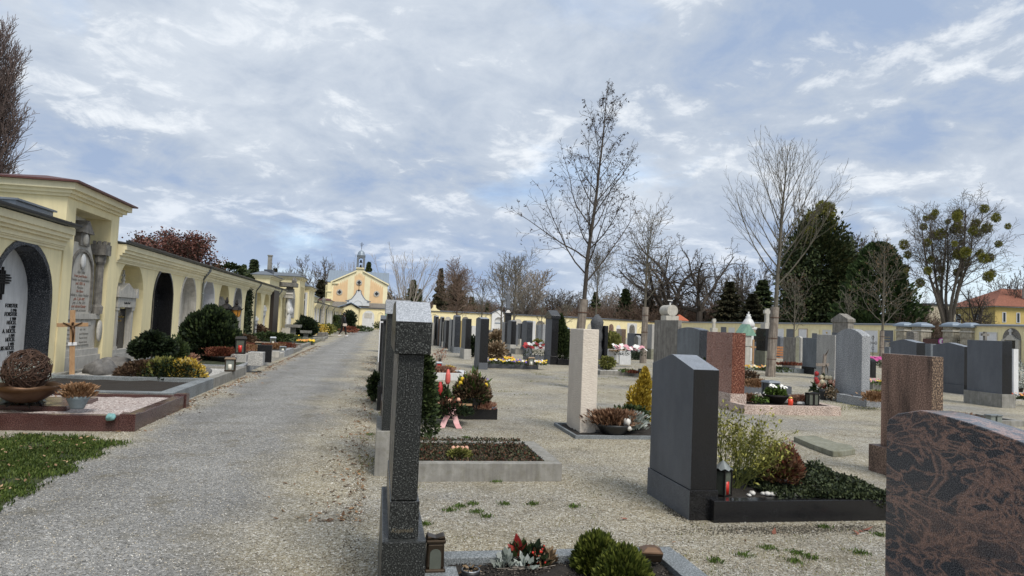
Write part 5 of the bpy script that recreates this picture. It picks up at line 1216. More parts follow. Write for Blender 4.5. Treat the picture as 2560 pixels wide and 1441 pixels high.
Xe, Ye = G(1856, 930); frame('long grey granite grave border with orange flowers below the green roofed shrine', Xe, G(1965, 945)[0], Ye, Ye + 1.2, .16, .12, 'grey', 'soil_b')
Xe, Ye = G(1940, 932); frame('grey granite grave border with brown leaves below the olive headstone', Xe, G(2040, 938)[0], Ye, Ye + 1.2, .18, .12, 'kerb_grey', 'soil_b')
Xe, Ye = G(2350, 1060); frame('low concrete grave border with dry heather and twin lantern behind the swirled headstone', Xe, Xe + 1.7, Ye - .2, Ye + .9, .10, .12, 'concrete', 'soil_b')
Xe, Ye = G(2530, 1003); frame('pale concrete grave border at the right edge beside the white ridged headstone', Xe, Xe + 1.6, Ye, Ye + 1.1, .15, .12, 'concrete_l', 'soil_b')
Xe, Ye = G(2182, 975); frame('grey grave border with yellow and pink flowers right of the big arched headstone', Xe, Xe + 1.3, Ye, Ye + 1.2, .2, .12, 'concrete', 'soil_b')
# left of the path, in front of the arcade
XO = -3.14
Yr0, Yr1 = G(333, 1080)[1], G(455, 1018)[1]
t = frame('polished dark red granite grave border with pink gravel, nearest on the left', -6.1, G(333, 1080)[0], Yr0, Yr1, .19, .12, 'redkerb', 'pinkgravel', -.03)
LX = G(333, 1080)[0] + 6.1; mb = MB(); mb.box(LX - .16, LX + .02, -.02, .15, -.02, .215); mb.build('corner_post', M['redkerb'], t, bevel=.004); mb = MB(); mb.box(LX - .16, LX + .02, Yr1 - Yr0 - .15, Yr1 - Yr0 + .02, -.02, .215); mb.build('corner_post', M['redkerb'], t, bevel=.004)
t = thing('cover_slab', 'polished red granite cover slab lying in the pink gravel', 'grave slab', (-6.0, Yr0 + .55, 0)); mb = MB(); mb.box(0, 2.15, 0, 1.0, .1, .22); mb.build('slab', M['redkerb'], t, bevel=.006)
frame('blue grey granite grave border with bare dark soil, second on the left', -6.1, XO + .02, Yr1 + .12, G(533, 972)[1] + .0, .20, .18, 'kerb_grey', 'soil', -.06)
ys = [14.15, 17.72, 20.5, 22.45, 25.2, 27.9, 31.0, 34.6, 38.5, 43.0, 48.0]
left_specs = [('weathered long concrete grave border with boulders and yellow shrub before the tall bay', 'concrete', 'whitegravel', .19), ('grey granite grave border with a lantern on its block, third on the left', 'grey', 'cover', .2), ('pale grey granite grave border with white gravel and round planter', 'grey2', 'whitegravel', .2),
 ('light granite grave border with red candle lantern, fifth on the left', 'lime', 'whitegravel', .18), ('grey granite grave border with rows of orange and red heather', 'grey', 'soil_b', .22), ('low planted grave border with a stone bird bath', 'concrete', 'cover', .14), ('low planted grave border with yellow flowers and a stone trough', 'concrete', 'cover', .14),
 ('low grave border below the dark rhododendron', 'concrete', 'cover', .14), ('low grave border with grassy tufts further along the path', 'concrete_m', 'cover', .14), ('farthest low grave border on the left of the path', 'concrete', 'cover', .14)]
for (lab, mt, so, h), a, b in zip(left_specs, ys[:-1], ys[1:]): frame(lab, -6.12, XO - (.1 if a > 17 else 0) - (.15 if a > 30 else 0), a + .02, b - .1, h, .13, mt, so, -.04)
# ------------------------------------------------------------------ trees
BK = dict(grey=bark('grey brown bark', (.055, .045, .035), (.15, .125, .10)), dark=bark('dark bark', (.028, .022, .018), (.085, .07, .055)),
          warm=bark('warm brown twigs', (.10, .065, .045), (.21, .145, .105)), pale=bark('pale twigs', (.20, .17, .14), (.36, .32, .28)),
          young=bark('young greenish bark', (.06, .055, .04), (.17, .15, .115)), purple=bark('reddish grey twigs', (.085, .06, .055), (.18, .135, .12)))
reed = stone('reed mat trunk wrap', (.20, .16, .125), (.37, .32, .27), .85, 6, .95, .01)
def rv(rn): return Vector((rn.gauss(0, 1), rn.gauss(0, 1), rn.gauss(0, 1)))
def grow(mb, rn, p, d, L, r, lvl, cf, tips):
    n = cf['seg'][lvl]; pts = [p.copy()]; ds = [d.copy()]
    for i in range(n):
        d = (d + rv(rn) * cf['wig'][lvl] + Vector((0, 0, cf['up'][lvl]))).normalized(); p = p + d * (L / n); pts.append(p); ds.append(d)
    r1 = max(r * cf['tap'][lvl], cf['rmin'] * .7); rads = [max(r + (r1 - r) * i / n, cf['rmin'] * .7) for i in range(n + 1)]
    mb.tube(pts, rads, cf['sides'][lvl], cap=False)
    if lvl + 1 >= len(cf['seg']): tips.append((pts[-1], ds[-1])); return
    k = cf['kids'][lvl]; k = max(1, int(k * (0.6 + .4 * min(1.5, L / cf['len0'][lvl])) + rn.random() * .7))
    ph = rn.uniform(0, 6.28)
    for j in range(k):
        t = cf['t0'][lvl] + (1 - cf['t0'][lvl]) * (j + rn.random() * .8) / k; t = min(t, .999)
        f = t * n; i = int(f); q = pts[i].lerp(pts[i + 1], f - i); dd = ds[i + 1]
        ax = dd.cross(Vector((0, 0, 1)) if abs(dd.z) < .95 else Vector((1, 0, 0))).normalized(); az = ph + j * 2.4 + rn.uniform(-.4, .4)
        side = (ax * math.cos(az) + dd.cross(ax) * math.sin(az))
        a = cf['ang'][lvl] * rn.uniform(.75, 1.25); nd = (dd * math.cos(a) + side * math.sin(a)).normalized()
        ll = L * cf['ratio'][lvl] * (1.15 - .55 * t) * rn.uniform(.65, 1.2); rr = max((r + (r1 - r) * t) * cf['rr'][lvl], cf['rmin'])
        grow(mb, rn, q, nd, ll, rr, lvl + 1, cf, tips)
    tips.append((pts[-1], ds[-1]))
SUB = dict(seg=(5, 4, 2), kids=(9, 5, 0), wig=(.13, .14, .16), up=(.10, .08, .04), tap=(.25, .3, .4), sides=(4, 3, 3), t0=(.15, .15, 0), ang=(.75, .8, .8), ratio=(.46, .42, .4), rr=(.5, .6, .6), len0=(2, 1, 1), rmin=.006)
def cfg(**k): c = dict(SUB); c.update(k); return c
def leader_tree(seed, H, z0, spread, r0, cf, nb=26, lean=(0, 0), ang0=.95, prof=None, wig=.015, sides=8, up_end=.96):
    rn = random.Random(seed); tr = MB(); cr = MB(); tips = []; n = 14
    pts = []; ox = oy = 0
    for i in range(n + 1):
        f = i / n; ox += rn.uniform(-1, 1) * wig * H / 6; oy += rn.uniform(-1, 1) * wig * H / 6
        pts.append(Vector((lean[0] * f + ox * min(1, f * 3), lean[1] * f + oy * min(1, f * 3), H * f)))
    rad = [max(cf['rmin'], r0 * (1 - i / n) ** .8 + cf['rmin'] * .5) for i in range(n + 1)]; rad[0] *= 1.15
    tr.tube(pts, rad, sides)
    prof = prof or (lambda f: (math.sin(PI * min(1, (f * .93 + .13)) ** .75)) ** .8)
    for k in range(nb):
        f = (k + rn.random() * .7) / nb; z = z0 + (H * up_end - z0) * f; g = z / H * n; i = min(int(g), n - 1); p = pts[i].lerp(pts[i + 1], g - i)
        az = k * 2.399 + rn.uniform(-.35, .35); w_ = max(.12, prof(f)) * spread
        a = ang0 * (1 - .45 * f) * rn.uniform(.85, 1.15); d = Vector((math.cos(az) * math.sin(a), math.sin(az) * math.sin(a), math.cos(a)))
        L = w_ / max(.35, math.sin(a) * .82) * rn.uniform(.75, 1.12); r = max(rad[i] * .42 * (.5 + .5 * min(1, L / spread)), cf['rmin'] * 1.6)
        grow(cr, rn, p, d, L, r, 0, cf, tips)
    return tr, cr, tips
def spread_tree(seed, H, r0, cf, zf=.28, nlimb=5, ang=.55, spread=1.0, Lk=.62):
    """trunk that splits into limbs : oaks, limes, old trees"""
    rn = random.Random(seed); tr = MB(); cr = MB(); tips = []
    zt = H * zf; pts = [Vector((0, 0, 0)), Vector((rn.uniform(-.1, .1), 0, zt * .5)), Vector((rn.uniform(-.2, .2), rn.uniform(-.2, .2), zt))]
    tr.tube(pts, [r0 * 1.25, r0, r0 * .9], 8)
    for k in range(nlimb):
        az = k * 2 * PI / nlimb + rn.uniform(-.4, .4); a = ang * rn.uniform(.5, 1.25) if k else ang * .15
        d = Vector((math.cos(az) * math.sin(a) * spread, math.sin(az) * math.sin(a) * spread, math.cos(a))).normalized()
        grow(cr, rn, pts[-1] - Vector((0, 0, zt * .12 * rn.random())), d, H * Lk * rn.uniform(.8, 1.1), r0 * .62, 0, cf, tips)
    return tr, cr, tips
def place_tree(proto, name, label, px, Y, top, kx=1.0, rz=0, group=None, copy=True, cat='tree', ky=None, zb=0):
    """scale a prototype of height proto['H'] so that its top meets the measured row"""
    X = X_at(px, Y, 3); H = Z_at(top, X, Y)
    t = thing(name, label, cat, (X, Y, zb), rz, group)
    for nm, me, kind in proto['parts']:
        o = link(nm, me, t)
        if kind: o['kind'] = kind
    s = H / proto['H']; t.scale = (s * kx, s * (ky or kx), s); return t
def proto(H, parts): return dict(H=H, parts=parts)
def fit(V, H):   # helper: nothing
    return V
# --- young wrapped trees ------------------------------------------------------
def young(label, px, Y, top, wrap, seed, spread_px, z0py, cf, nb, ang0, rt, pods=0, leaf=0, lean_px=0, prof=None, name='young_tree', bk='young', wig=.012, podc=None):
    X = X_at(px, Y, 1); H = Z_at(top, X, Y); z0 = Z_at(z0py, X, Y); sp = abs(X_at(px + spread_px, Y, 3) - X_at(px, Y, 3))
    lean = (X_at(px + lean_px, Y, H * .7) - X_at(px, Y, H * .7), 0)
    t = thing(name, label, 'tree', (X, Y, 0)); tr, cr, tips = leader_tree(seed, H, z0, sp, rt, cf, nb, lean, ang0, prof, wig)
    tr.build('trunk', BK[bk], t, True); cr.build('crown', BK[bk], t)
    if wrap:
        zw = Z_at(wrap, X, Y); mb = MB(); n = 14
        f = zw / H; mb.tube([(lean[0] * f * k, 0, zw * k) for k in (0, .33, .66, 1)], [rt * 1.75, rt * 1.62, rt * 1.55, rt * 1.5], 12); mb.build('trunk_wrap', reed, t)
        mb = MB()
        for z in (.25, .55, .85): mb.tube([(lean[0] * f * z, 0, zw * z - .01), (lean[0] * f * z, 0, zw * z + .01)], rt * 1.72, 12)
        mb.build('wrap_wire', M['rust'], t)
    rn = random.Random(seed + 1)
    if pods:
        P = []; 
        for p, d in rn.sample(tips, min(len(tips), pods)):
            for _ in range(rn.choice((1, 1, 1, 2))):
                c = p + Vector((rn.uniform(-.05, .05), rn.uniform(-.05, .05), rn.uniform(-.10, -.02)))
                for _ in range(6): P.append((c.x + rn.gauss(0, .008), c.y + rn.gauss(0, .008), c.z + rn.gauss(0, .012)))
        V, F = leaves(np.array(P), .030, seed, 1.0); me = np_mesh('dry_fruit', V, F, podc or foliage('dry fruit', ((.018, .010, .008), (.06, .03, .02)), 1.0)); o = link('dry_fruit', me, t); o['kind'] = 'stuff'
    return t
LIND = cfg(seg=(6, 4, 2), kids=(11, 6, 0), wig=(.10, .18, .2), up=(.085, .06, -.05), sides=(5, 3, 3), ang=(.70, .85, .8), ratio=(.40, .36, .4), rmin=.0042, t0=(.2, .2, 0))
young('tall young bare tree with hanging seed pods and wrapped trunk behind the pale limestone headstone', 1438, 16.2, 203, 748, 11, 178, 712, LIND, 30, 1.0, .072, pods=420, lean_px=62, wig=.02, bk='dark',
      prof=lambda f: max(.09, (1.0 - f ** .85 * .95)) * (1 if f > .10 else .95), name='young_tree')
VASE = cfg(seg=(7, 4, 2), kids=(9, 4, 0), wig=(.045, .07, .1), up=(.075, .10, .05), sides=(5, 3, 3), ang=(.42, .5, .6), ratio=(.46, .40, .4), rmin=.005, t0=(.3, .2, 0))
young('young bare tree with vase shaped crown and wrapped trunk behind the pansy bowl', 1927, 22.5, 362, 768, 23, 128, 715, VASE, 30, .80, .10, lean_px=28, wig=.012, prof=lambda f: max(.12, 1.0 - f * .9))
young('slender young tree with dry leaves and grey wrapped trunk beside the white bench', 1609, 29, 560, 768, 31, 62, 755, cfg(rmin=.008, kids=(7, 4, 0)), 20, .8, .09, pods=120, lean_px=6, prof=lambda f: .35 + .65 * math.sin(PI * min(1, f + .1)), podc=foliage('dry brown leaves', ((.16, .08, .04), (.26, .15, .08))))
young('slender young tree with sparse brown leaves between the big evergreen and the gate', 2204, 32, 612, 828, 37, 62, 815, cfg(rmin=.008, kids=(8, 4, 0)), 24, .95, .075, pods=260, lean_px=2, prof=lambda f: .25 + .75 * (1 - f), podc=foliage('dry tan leaves', ((.20, .12, .06), (.33, .22, .12))))
PT = cfg(rmin=.014, kids=(6, 4, 0))
young('small young tree with reddish leaf remnants in front of the right hand wall', 1985, 52, 690, None, 41, 36, 830, PT, 16, .8, .07, pods=160, podc=foliage('rusty leaves', ((.20, .10, .05), (.34, .17, .09))))
young('young tree with round brown twiggy crown before the left part of the far wall', 1141, 46, 690, None, 43, 44, 790, cfg(rmin=.012, kids=(11, 6, 0), ratio=(.5, .45, .4)), 30, .95, .08, prof=lambda f: math.sin(PI * min(1, f * .8 + .22)) ** .6, bk='warm')
young('thin young bare tree left of the white gabled portal', 1204, 55, 705, None, 47, 30, 810, PT, 16, .8, .06)
young('thin young bare tree in front of the white gabled portal', 1253, 52, 665, None, 49, 38, 800, cfg(rmin=.013, kids=(8, 4, 0)), 20, .7, .07)
young('young bare tree with pale wrapped trunk right of the obelisk', 1283, 48, 640, 800, 53, 42, 800, cfg(rmin=.012, kids=(8, 5, 0)), 22, .7, .085)
young('low thin bare sapling before the middle of the far wall', 1353, 56, 768, None, 55, 18, 815, PT, 10, .8, .05)
young('low thin bare sapling left of the tall wrapped tree', 1413, 60, 762, None, 57, 22, 810, PT, 12, .9, .05)
young('thin young tree rising behind the rough dark stele', 1487, 62, 640, None, 59, 40, 770, cfg(rmin=.014, kids=(8, 5, 0)), 20, .6, .08, pods=150, podc=foliage('dry brown leaves', ((.16, .08, .04), (.26, .15, .08))))
young('thin young tree right of the gabled stone pillar', 2120, 48, 745, None, 61, 22, 800, PT, 12, .7, .05)

# --- prototypes for the trees behind the walls ----------------------------------
def bare(seed, kind):
    if kind == 'oak': H = 14; tr, cr, tp = spread_tree(seed, H, .42, cfg(seg=(7, 5, 4, 2), kids=(8, 6, 5, 0), wig=(.24, .26, .28, .3), up=(.05, .02, .02, .0), tap=(.22, .25, .3, .4), sides=(5, 4, 3, 3), t0=(.2, .12, .1, 0), ang=(.85, .85, .8, .7), ratio=(.50, .50, .45, .4), rr=(.55, .55, .55, .5), len0=(7, 3, 1.5, 1), rmin=.022), .22, 5, .95, 1.2, .58); b = 'dark'
    elif kind == 'round': H = 12; tr, cr, tp = spread_tree(seed, H, .25, cfg(seg=(6, 4, 3, 2), kids=(10, 8, 5, 0), wig=(.08, .12, .14, .15), up=(.10, .09, .05, .02), tap=(.2, .25, .3, .4), sides=(4, 3, 3, 3), t0=(.15, .1, .1, 0), ang=(.55, .6, .6, .6), ratio=(.52, .45, .4, .4), rr=(.5, .55, .55, .5), len0=(7, 3, 1.5, 1), rmin=.032), .15, 7, .65, 1.0, .70); b = 'grey'
    elif kind == 'upright': H = 12; tr, cr, tp = spread_tree(seed, H, .2, cfg(seg=(7, 5, 2), kids=(7, 5, 0), wig=(.05, .06, .1), up=(.07, .08, .05), tap=(.2, .25, .4), sides=(4, 3, 3), t0=(.2, .15, 0), ang=(.35, .45, .5), ratio=(.42, .35, .4), rr=(.5, .55, .5), len0=(7, 3, 1), rmin=.022), .12, 10, .55, 1.0, .85); b = 'pale'
    elif kind == 'mist': H = 16; tr, cr, tp = spread_tree(seed, H, .33, cfg(seg=(8, 6, 4, 2), kids=(13, 8, 6, 0), wig=(.07, .15, .2, .2), up=(.05, .05, .03, .0), tap=(.25, .25, .3, .4), sides=(6, 4, 3, 3), t0=(.40, .2, .1, 0), ang=(.65, .7, .75, .7), ratio=(.40, .46, .44, .4), rr=(.42, .5, .55, .5), len0=(10, 3.5, 1.6, 1), rmin=.017), .12, 7, .31, .95, .88); b = 'grey'
    elif kind == 'poplar': H = 20; tr, cr, tp = leader_tree(seed, H, 1.5, 2.3, .32, cfg(seg=(6, 4, 2), kids=(15, 9, 0), wig=(.05, .08, .1), up=(.16, .16, .1), sides=(4, 3, 3), ang=(.45, .5, .5), ratio=(.45, .4, .4), rmin=.016, len0=(4, 2, 1)), 105, (0, 0), .55, lambda f: math.sin(PI * min(1, f * .85 + .18)) ** .7, .004); b = 'purple'
    elif kind == 'birch': H = 12; tr, cr, tp = leader_tree(seed, H, 3, 2.6, .16, cfg(seg=(6, 5, 3), kids=(9, 7, 0), wig=(.08, .10, .12), up=(.03, -.10, -.16), sides=(3, 3, 3), ang=(.6, .7, .6), ratio=(.5, .5, .4), rmin=.016), 30, (0, 0), .7, None, .01); b = 'pale'
    elif kind == 'shrub': H = 4; tr, cr, tp = spread_tree(seed, H, .07, cfg(seg=(5, 4, 2), kids=(9, 6, 0), wig=(.12, .15, .2), up=(.05, .04, .02), sides=(3, 3, 3), t0=(.05, .1, 0), ang=(.55, .6, .6), ratio=(.5, .45, .4), len0=(2, 1, 1), rmin=.016), .04, 12, .85, 1.0, .85); b = 'warm'
    zs = max(v[2] for v in cr.v); pr = proto(zs, [('trunk', tr.mesh('trunk', BK[b]), None), ('crown', cr.mesh('crown', BK[b]), None)]); pr['tips'] = tp; pr['cr'] = cr; return pr
PR = {k: bare(s, k.rstrip('123')) for k, s in (('oak1', 5), ('oak2', 8), ('round1', 3), ('round2', 4), ('upright', 6), ('mist', 7), ('poplar', 9), ('birch', 10), ('shrub1', 12), ('shrub2', 15))}
print('proto faces', {k: len(v['cr'].f) for k, v in PR.items()})
def with_bark(p, b):
    q = dict(p); q['parts'] = []
    for nm, me, kd in p['parts']:
        m2 = me.copy(); m2.materials.clear(); m2.materials.append(BK[b]); q['parts'].append((nm, m2, kd))
    return q
# evergreen prototypes: masses of small sprays
def spray_cone(seed, H, R0, n, cols, size, drop=-.4, layers=9, gap=.35, name='crown', pw=.9):
    rg = np.random.default_rng(seed); f = rg.random(n) ** .85; z = H * (.06 + .94 * f); r = R0 * (1 - f) ** pw + .04 * R0
    lay = .5 + .5 * np.sin(f * layers * 2 * PI + rg.normal(size=n) * .3); an = rg.random(n) * 2 * PI
    lob = 1 + .20 * np.sin(an * 5 + f * 19) * np.sin(f * 31) + .12 * np.sin(an * 9 + f * 43)
    rr = r * lob * (1 - gap * lay) * (1 - .5 * rg.random(n) ** 2.2)
    P = np.stack([rr * np.cos(an), rr * np.sin(an), z], 1); ax = np.stack([np.cos(an), np.sin(an), np.full(n, drop)], 1)
    V, F = leaves(P, size, seed, 2.0, 0, ax); return np_mesh(name, V, F, foliage('needles %d' % seed, cols, .8))
def spray_lobes(seed, lobes, n, cols, size, name='crown', up=.1, ivy=False):
    rg = np.random.default_rng(seed); Ps = []; tot = sum(l[3] * l[4] for l in lobes)
    for (x, y, z, a, b) in lobes:
        k = int(n * a * b / tot); d = rg.normal(size=(k, 3)); d /= np.linalg.norm(d, axis=1, keepdims=True)
        rad = (.62 + .38 * rg.random((k, 1)) ** .6) * (1 + .18 * np.sin(d[:, :1] * 8 + z) * np.cos(d[:, 2:] * 11 + x) + .14 * np.sin(d[:, 1:2] * 15 + d[:, 2:] * 13))
        Ps.append(np.array([[x, y, z]]) + d * rad * np.array([[a, a, b]]))
    P = np.concatenate(Ps); P = P[P[:, 2] > .02]; V, F = leaves(P, size, seed, 1.5, up); return np_mesh(name, V, F, foliage('foliage %d' % seed, cols, .7))
def trunk_mesh(H, r, b='dark'): m = MB(); m.tube([(0, 0, 0), (0, 0, H * .5), (0, 0, H * .93)], [r, r * .7, r * .12], 7); return m.mesh('trunk', BK[b])
GD = ((.016, .026, .010), (.038, .058, .020), (.085, .10, .038)); GM = ((.015, .03, .010), (.035, .065, .018), (.07, .10, .03)); GB = ((.02, .025, .015), (.05, .05, .025), (.09, .075, .04))
PR['spruce'] = proto(12, [('trunk', trunk_mesh(12, .2), None), ('crown', spray_cone(1, 12, 3.0, 8000, GD, .28, -.5, 11, .5), None)])
PR['slim'] = proto(12, [('trunk', trunk_mesh(12, .16), None), ('crown', spray_cone(2, 12, 1.25, 3600, GD, .30, -.7, 13), None)])
PR['fir'] = proto(12, [('trunk', trunk_mesh(12, .22), None), ('crown', spray_cone(3, 12, 4.2, 11000, GB, .30, -.3, 9, .55, pw=.95), None)])
PR['thuja'] = proto(12, [('trunk', trunk_mesh(12, .25), None), ('crown', spray_cone(4, 12, 4.3, 16000, ((.018, .034, .012), (.05, .085, .028), (.10, .14, .045)), .22, 1.2, 5, .12, pw=.55), None)])
PR['pine'] = proto(9, [('trunk', trunk_mesh(8, .2), None), ('crown', spray_lobes(5, [(0, 0, 7.6, 1.6, 1.0), (1.5, .3, 6.5, 1.6, .9), (-1.4, -.3, 6.3, 1.5, .9), (.3, .8, 5.2, 2.1, .9)], 4200, GD, .26), None)])
PR['beech'] = None
g1 = 'conifers rising beyond the walls'
def T(pr, lab, px, Y, top, kx=1.0, rz=0, name='bare_tree', cat='tree', **k): return place_tree(PR[pr], name, lab, px, Y, top, kx, rz, cat=cat, **k)
# left side, behind the arcade
T('poplar', 'tall columnar bare poplar cut by the left edge of the photograph', -72, 36, 25, 1.0, .4, 'poplar')
tb_, cb_ = None, None
def copper_beech():
    pr = PR['round2']; rn = random.Random(2); P = []
    for p, d in pr['tips']:
        if p.z > 3:
            for _ in range(6): P.append((p.x + rn.gauss(0, .32), p.y + rn.gauss(0, .32), p.z + rn.gauss(0, .26)))
    V, F = leaves(np.array(P), .17, 3, 1.2); return np_mesh('brown_leaves', V, F, foliage('copper leaves', ((.06, .022, .018), (.13, .05, .038), (.21, .10, .075))))
PR['beech'] = proto(PR['round2']['H'], PR['round2']['parts'] + [('brown_leaves', copper_beech(), 'stuff')])
T('beech', 'round tree with copper brown leaves rising behind the arcade roof', 440, 62, 577, 1.2, .3, 'copper_tree')
T('pine', 'dark evergreen tops just above the arcade roof left of the copper brown tree', 352, 66, 592, .8, .2, 'pine')
T('pine', 'dark rounded pine crown right of the copper brown tree', 566, 70, 656, 1.5, 1.2, 'pine')
T('slim', 'thin dark conifer tip, left one of two above the arcade', 606, 78, 661, .8, 0, 'conifer')
T('slim', 'slender dark conifer, right one of two above the arcade', 630, 72, 648, 1.2, 1, 'conifer')
T('round1', 'small bare tree top behind the pavilion roofs', 704, 95, 657, .6, .8)
T('fir', 'small evergreen beside the chimney of the first pavilion', 684, 80, 672, .5, .8, 'conifer')
T('round1', 'large dense bare tree behind the chapel on its left', 798, 118, 640, .98, .3)
T('fir', 'brownish evergreen mass at the foot of the large bare tree left of the chapel', 800, 113, 700, 1.0, .3, 'conifer')
T('upright', 'pale upright bare treetop left of the bell turret', 851, 135, 636, .6, 0)
T('upright', 'pale upright bare treetop directly behind the bell turret', 879, 140, 638, .6, 1.6)
T('spruce', 'pointed brown green conifer right of the bell turret', 916, 125, 655, .62, .3, 'conifer')
PR['upright2'] = with_bark(PR['upright'], 'pale')
T('upright2', 'bare tree with many long upright pale shoots right of the chapel', 1018, 104, 612, 1.12, .5)
T('slim', 'slim dark conifer right of the tree with upright shoots', 1048, 122, 722, .9, .5, 'conifer')
T('spruce', 'dark conifer hidden behind the tree with upright shoots', 1030, 126, 700, 1.0, .9, 'conifer')
T('fir', 'broad brown green conifer behind the round twiggy young tree', 1138, 122, 700, .95, .5, 'conifer')
T('spruce', 'dark dense conifer core behind the weeping birch', 1128, 128, 712, 1.5, 1.1, 'conifer')
T('birch', 'weeping birch with fine pinkish twigs above the broad conifer', 1143, 126, 655, 1.05, .5, 'birch')
T('fir', 'narrow dark conifer with mistletoe left of the weeping birch', 1098, 120, 672, .48, 2.5, 'conifer')
T('round2', 'low pale bare tree in the gap left of the white gabled portal', 1208, 150, 745, 1.2, .8)
T('slim', 'small dark thuja cone left of the white gabled portal', 1217, 118, 757, .95, .8, 'conifer')
PR['round3'] = with_bark(PR['round2'], 'pale')
T('round3', 'wide pale bare tree right of the obelisk', 1320, 118, 663, 1.15, .3)
T('oak2', 'crooked dark bare tree beneath the wide pale one right of the obelisk', 1316, 112, 725, .9, 2.3)
T('round2', 'broad bare tree behind the tall wrapped young tree', 1388, 130, 720, 1.3, 4.3)
T('spruce', 'dark conifer immediately right of the tall wrapped tree trunk', 1487, 126, 730, .9, .8, 'conifer')
T('spruce', 'dark green conifer behind the mottled brown headstone', 1562, 120, 722, 1.2, 2.8, 'conifer')
T('fir', 'broad dark conifer behind the slender wrapped stake tree', 1620, 122, 728, .9, 3.8, 'conifer')
T('oak1', 'big spreading bare oak left of the vase shaped young tree', 1668, 116, 566, 1.05, .6, 'oak_tree')
T('oak2', 'crooked bare oak with heavy limbs, right one of the two oaks', 1748, 112, 583, .85, 1.9, 'oak_tree')
T('fir', 'dark conifer at the foot of the two oaks', 1822, 108, 705, 1.1, 3.8, 'conifer')
T('round1', 'fine twigged bare tree between the oaks and the evergreen giant', 1860, 118, 640, .8, 2.8)
T('spruce', 'small dark conifer right of the weeping birch', 1178, 124, 742, 1.0, 1.8, 'conifer')
T('round2', 'bushy brown bare tree right of the broad bare tree', 1430, 125, 738, 1.2, 1.3)
T('round3', 'pale fine twigged tree between the two dark conifers', 1525, 135, 728, 1.1, 2.3)
T('oak2', 'low dark spreading tree at the foot of the big oak', 1700, 122, 690, 1.2, 3.3)
T('round1', 'grey bare tree filling the gap right of the two oaks', 1800, 126, 672, 1.0, 5.3)
T('spruce', 'dark green conifer in the gap between the oaks and the evergreen giant', 1905, 112, 700, 1.3, .4, 'conifer')
T('round1', 'wide bare tree far behind the slender wrapped stake tree', 1600, 140, 690, 1.2, .4)
T('fir', 'ivy dark conifer left of the evergreen giant', 1880, 102, 735, 1.3, 1.8, 'conifer')
# evergreen giant with mistletoe
Xg = X_at(2048, 82, 5); zg = Z_at(505, Xg, 82); t = thing('evergreen_tree', 'huge dark evergreen overgrown tree with mistletoe at its top', 'tree', (Xg, 82, 0)); s = zg / 17.0
me = spray_lobes(21, [(-.3, 0, 9.8, 3.7, 5.2), (1.7, .3, 8.2, 3.4, 5.0), (-2.2, -.5, 7.2, 3.2, 5.2), (.9, .5, 4.0, 4.9, 4.2), (-1.6, 0, 3.2, 4.0, 3.4), (-.9, 0, 13.6, 1.9, 2.3), (1.0, .2, 13.0, 1.3, 2.2), (3.2, .2, 10.6, 1.5, 2.0)], 30000, GD, .26)
link('crown', me, t); me = spray_lobes(22, [(-.2, 0, 8, 4.4, 6.6), (.8, .3, 4, 5, 4), (1.3, 0, 15.4, .55, 1.5), (-.4, .2, 12.9, 2.0, 1.5)], 7000, ((.02, .03, .012), (.055, .06, .02), (.10, .095, .035)), .30); link('crown_olive_sprays', me, t)  # olive-brown sprays mixed into the dark crown
link('trunk', trunk_mesh(16, .5), t)
MISTC = foliage('mistletoe', ((.09, .10, .015), (.20, .20, .035), (.34, .32, .08)))
def mist_me(seed): rg = np.random.default_rng(seed); n = 900; d = rg.normal(size=(n, 3)); d /= np.linalg.norm(d, axis=1, keepdims=True); P = d * (rg.random((n, 1)) ** .5) * .75; V, F = leaves(P, .12, seed, 2.2, 0, d * 1.4); return np_mesh('mistletoe', V, F, MISTC)
MS = [mist_me(k) for k in range(3)]
def mistletoe(t, x, y, z, r, k=0): o = link('mistletoe', MS[k % 3], t, loc=(x, y, z)); o.scale = (r, r, r * 1.15); o.rotation_euler = (0, 0, k)
for k, (x, z, r) in enumerate(((-2.0, 14.9, .8), (-.6, 16.1, .9), (.35, 15.8, 1.0), (.5, 14.2, 1.0), (-2.3, 13.2, .7), (-1.2, 13.7, .6))): mistletoe(t, x, -1.0, z, r, k)
t.scale = (s * .92, s, s)
T('thuja', 'dense green conical evergreen right of the huge dark one', 2192, 70, 612, 1.12, .8, 'evergreen_tree')
T('thuja', 'lower evergreen filling the gap between the huge evergreen and the cone', 2128, 78, 668, .95, 2.8, 'evergreen_tree')
T('round2', 'bare tree crown showing behind the right shoulder of the huge evergreen', 2110, 95, 560, .55, .8)
T('round1', 'thin bare treetop with sparse twigs behind the huge evergreen', 1990, 92, 470, .35, .8)
# mistletoe tree behind the gate
PM = PR['mist']; Xm = X_at(2372, 60, 3); zm = Z_at(462, Xm, 60); t = thing('mistletoe_tree', 'large multi stemmed bare tree full of green mistletoe balls behind the gate', 'tree', (Xm, 60, 0), .9); s = zm / PM['H']
for nm, me, kd in PM['parts']: link(nm, me, t)
rn = random.Random(4); k = 0; zm_ = PM['H']
cand = [p for p, d in PM['tips'] if p.z > zm_ * .38 and math.hypot(p.x, p.y) < zm_ * .33 and p.z < zm_ * .93]
rn.shuffle(cand); used_ = []
for p in cand:
    if all((p - q).length > 1.35 for q in used_) or rn.random() < .0:
        used_.append(p); mistletoe(t, p.x * .97, p.y * .97, p.z * .97, rn.uniform(.32, .68), k); k += 1
    if k >= 46: break
t.scale = (s * 1.05, s * 1.05, s)
T('round1', 'bare purple grey treetops at the right edge behind the yellow house', 2560, 95, 640, .7, .8)
T('oak2', 'low bare tree with mistletoe left of the mistletoe tree', 2290, 78, 700, .7, 3.8)
T('oak1', 'bare tree with drooping twigs right of the mistletoe tree before the house roof', 2440, 70, 680, .6, .8)
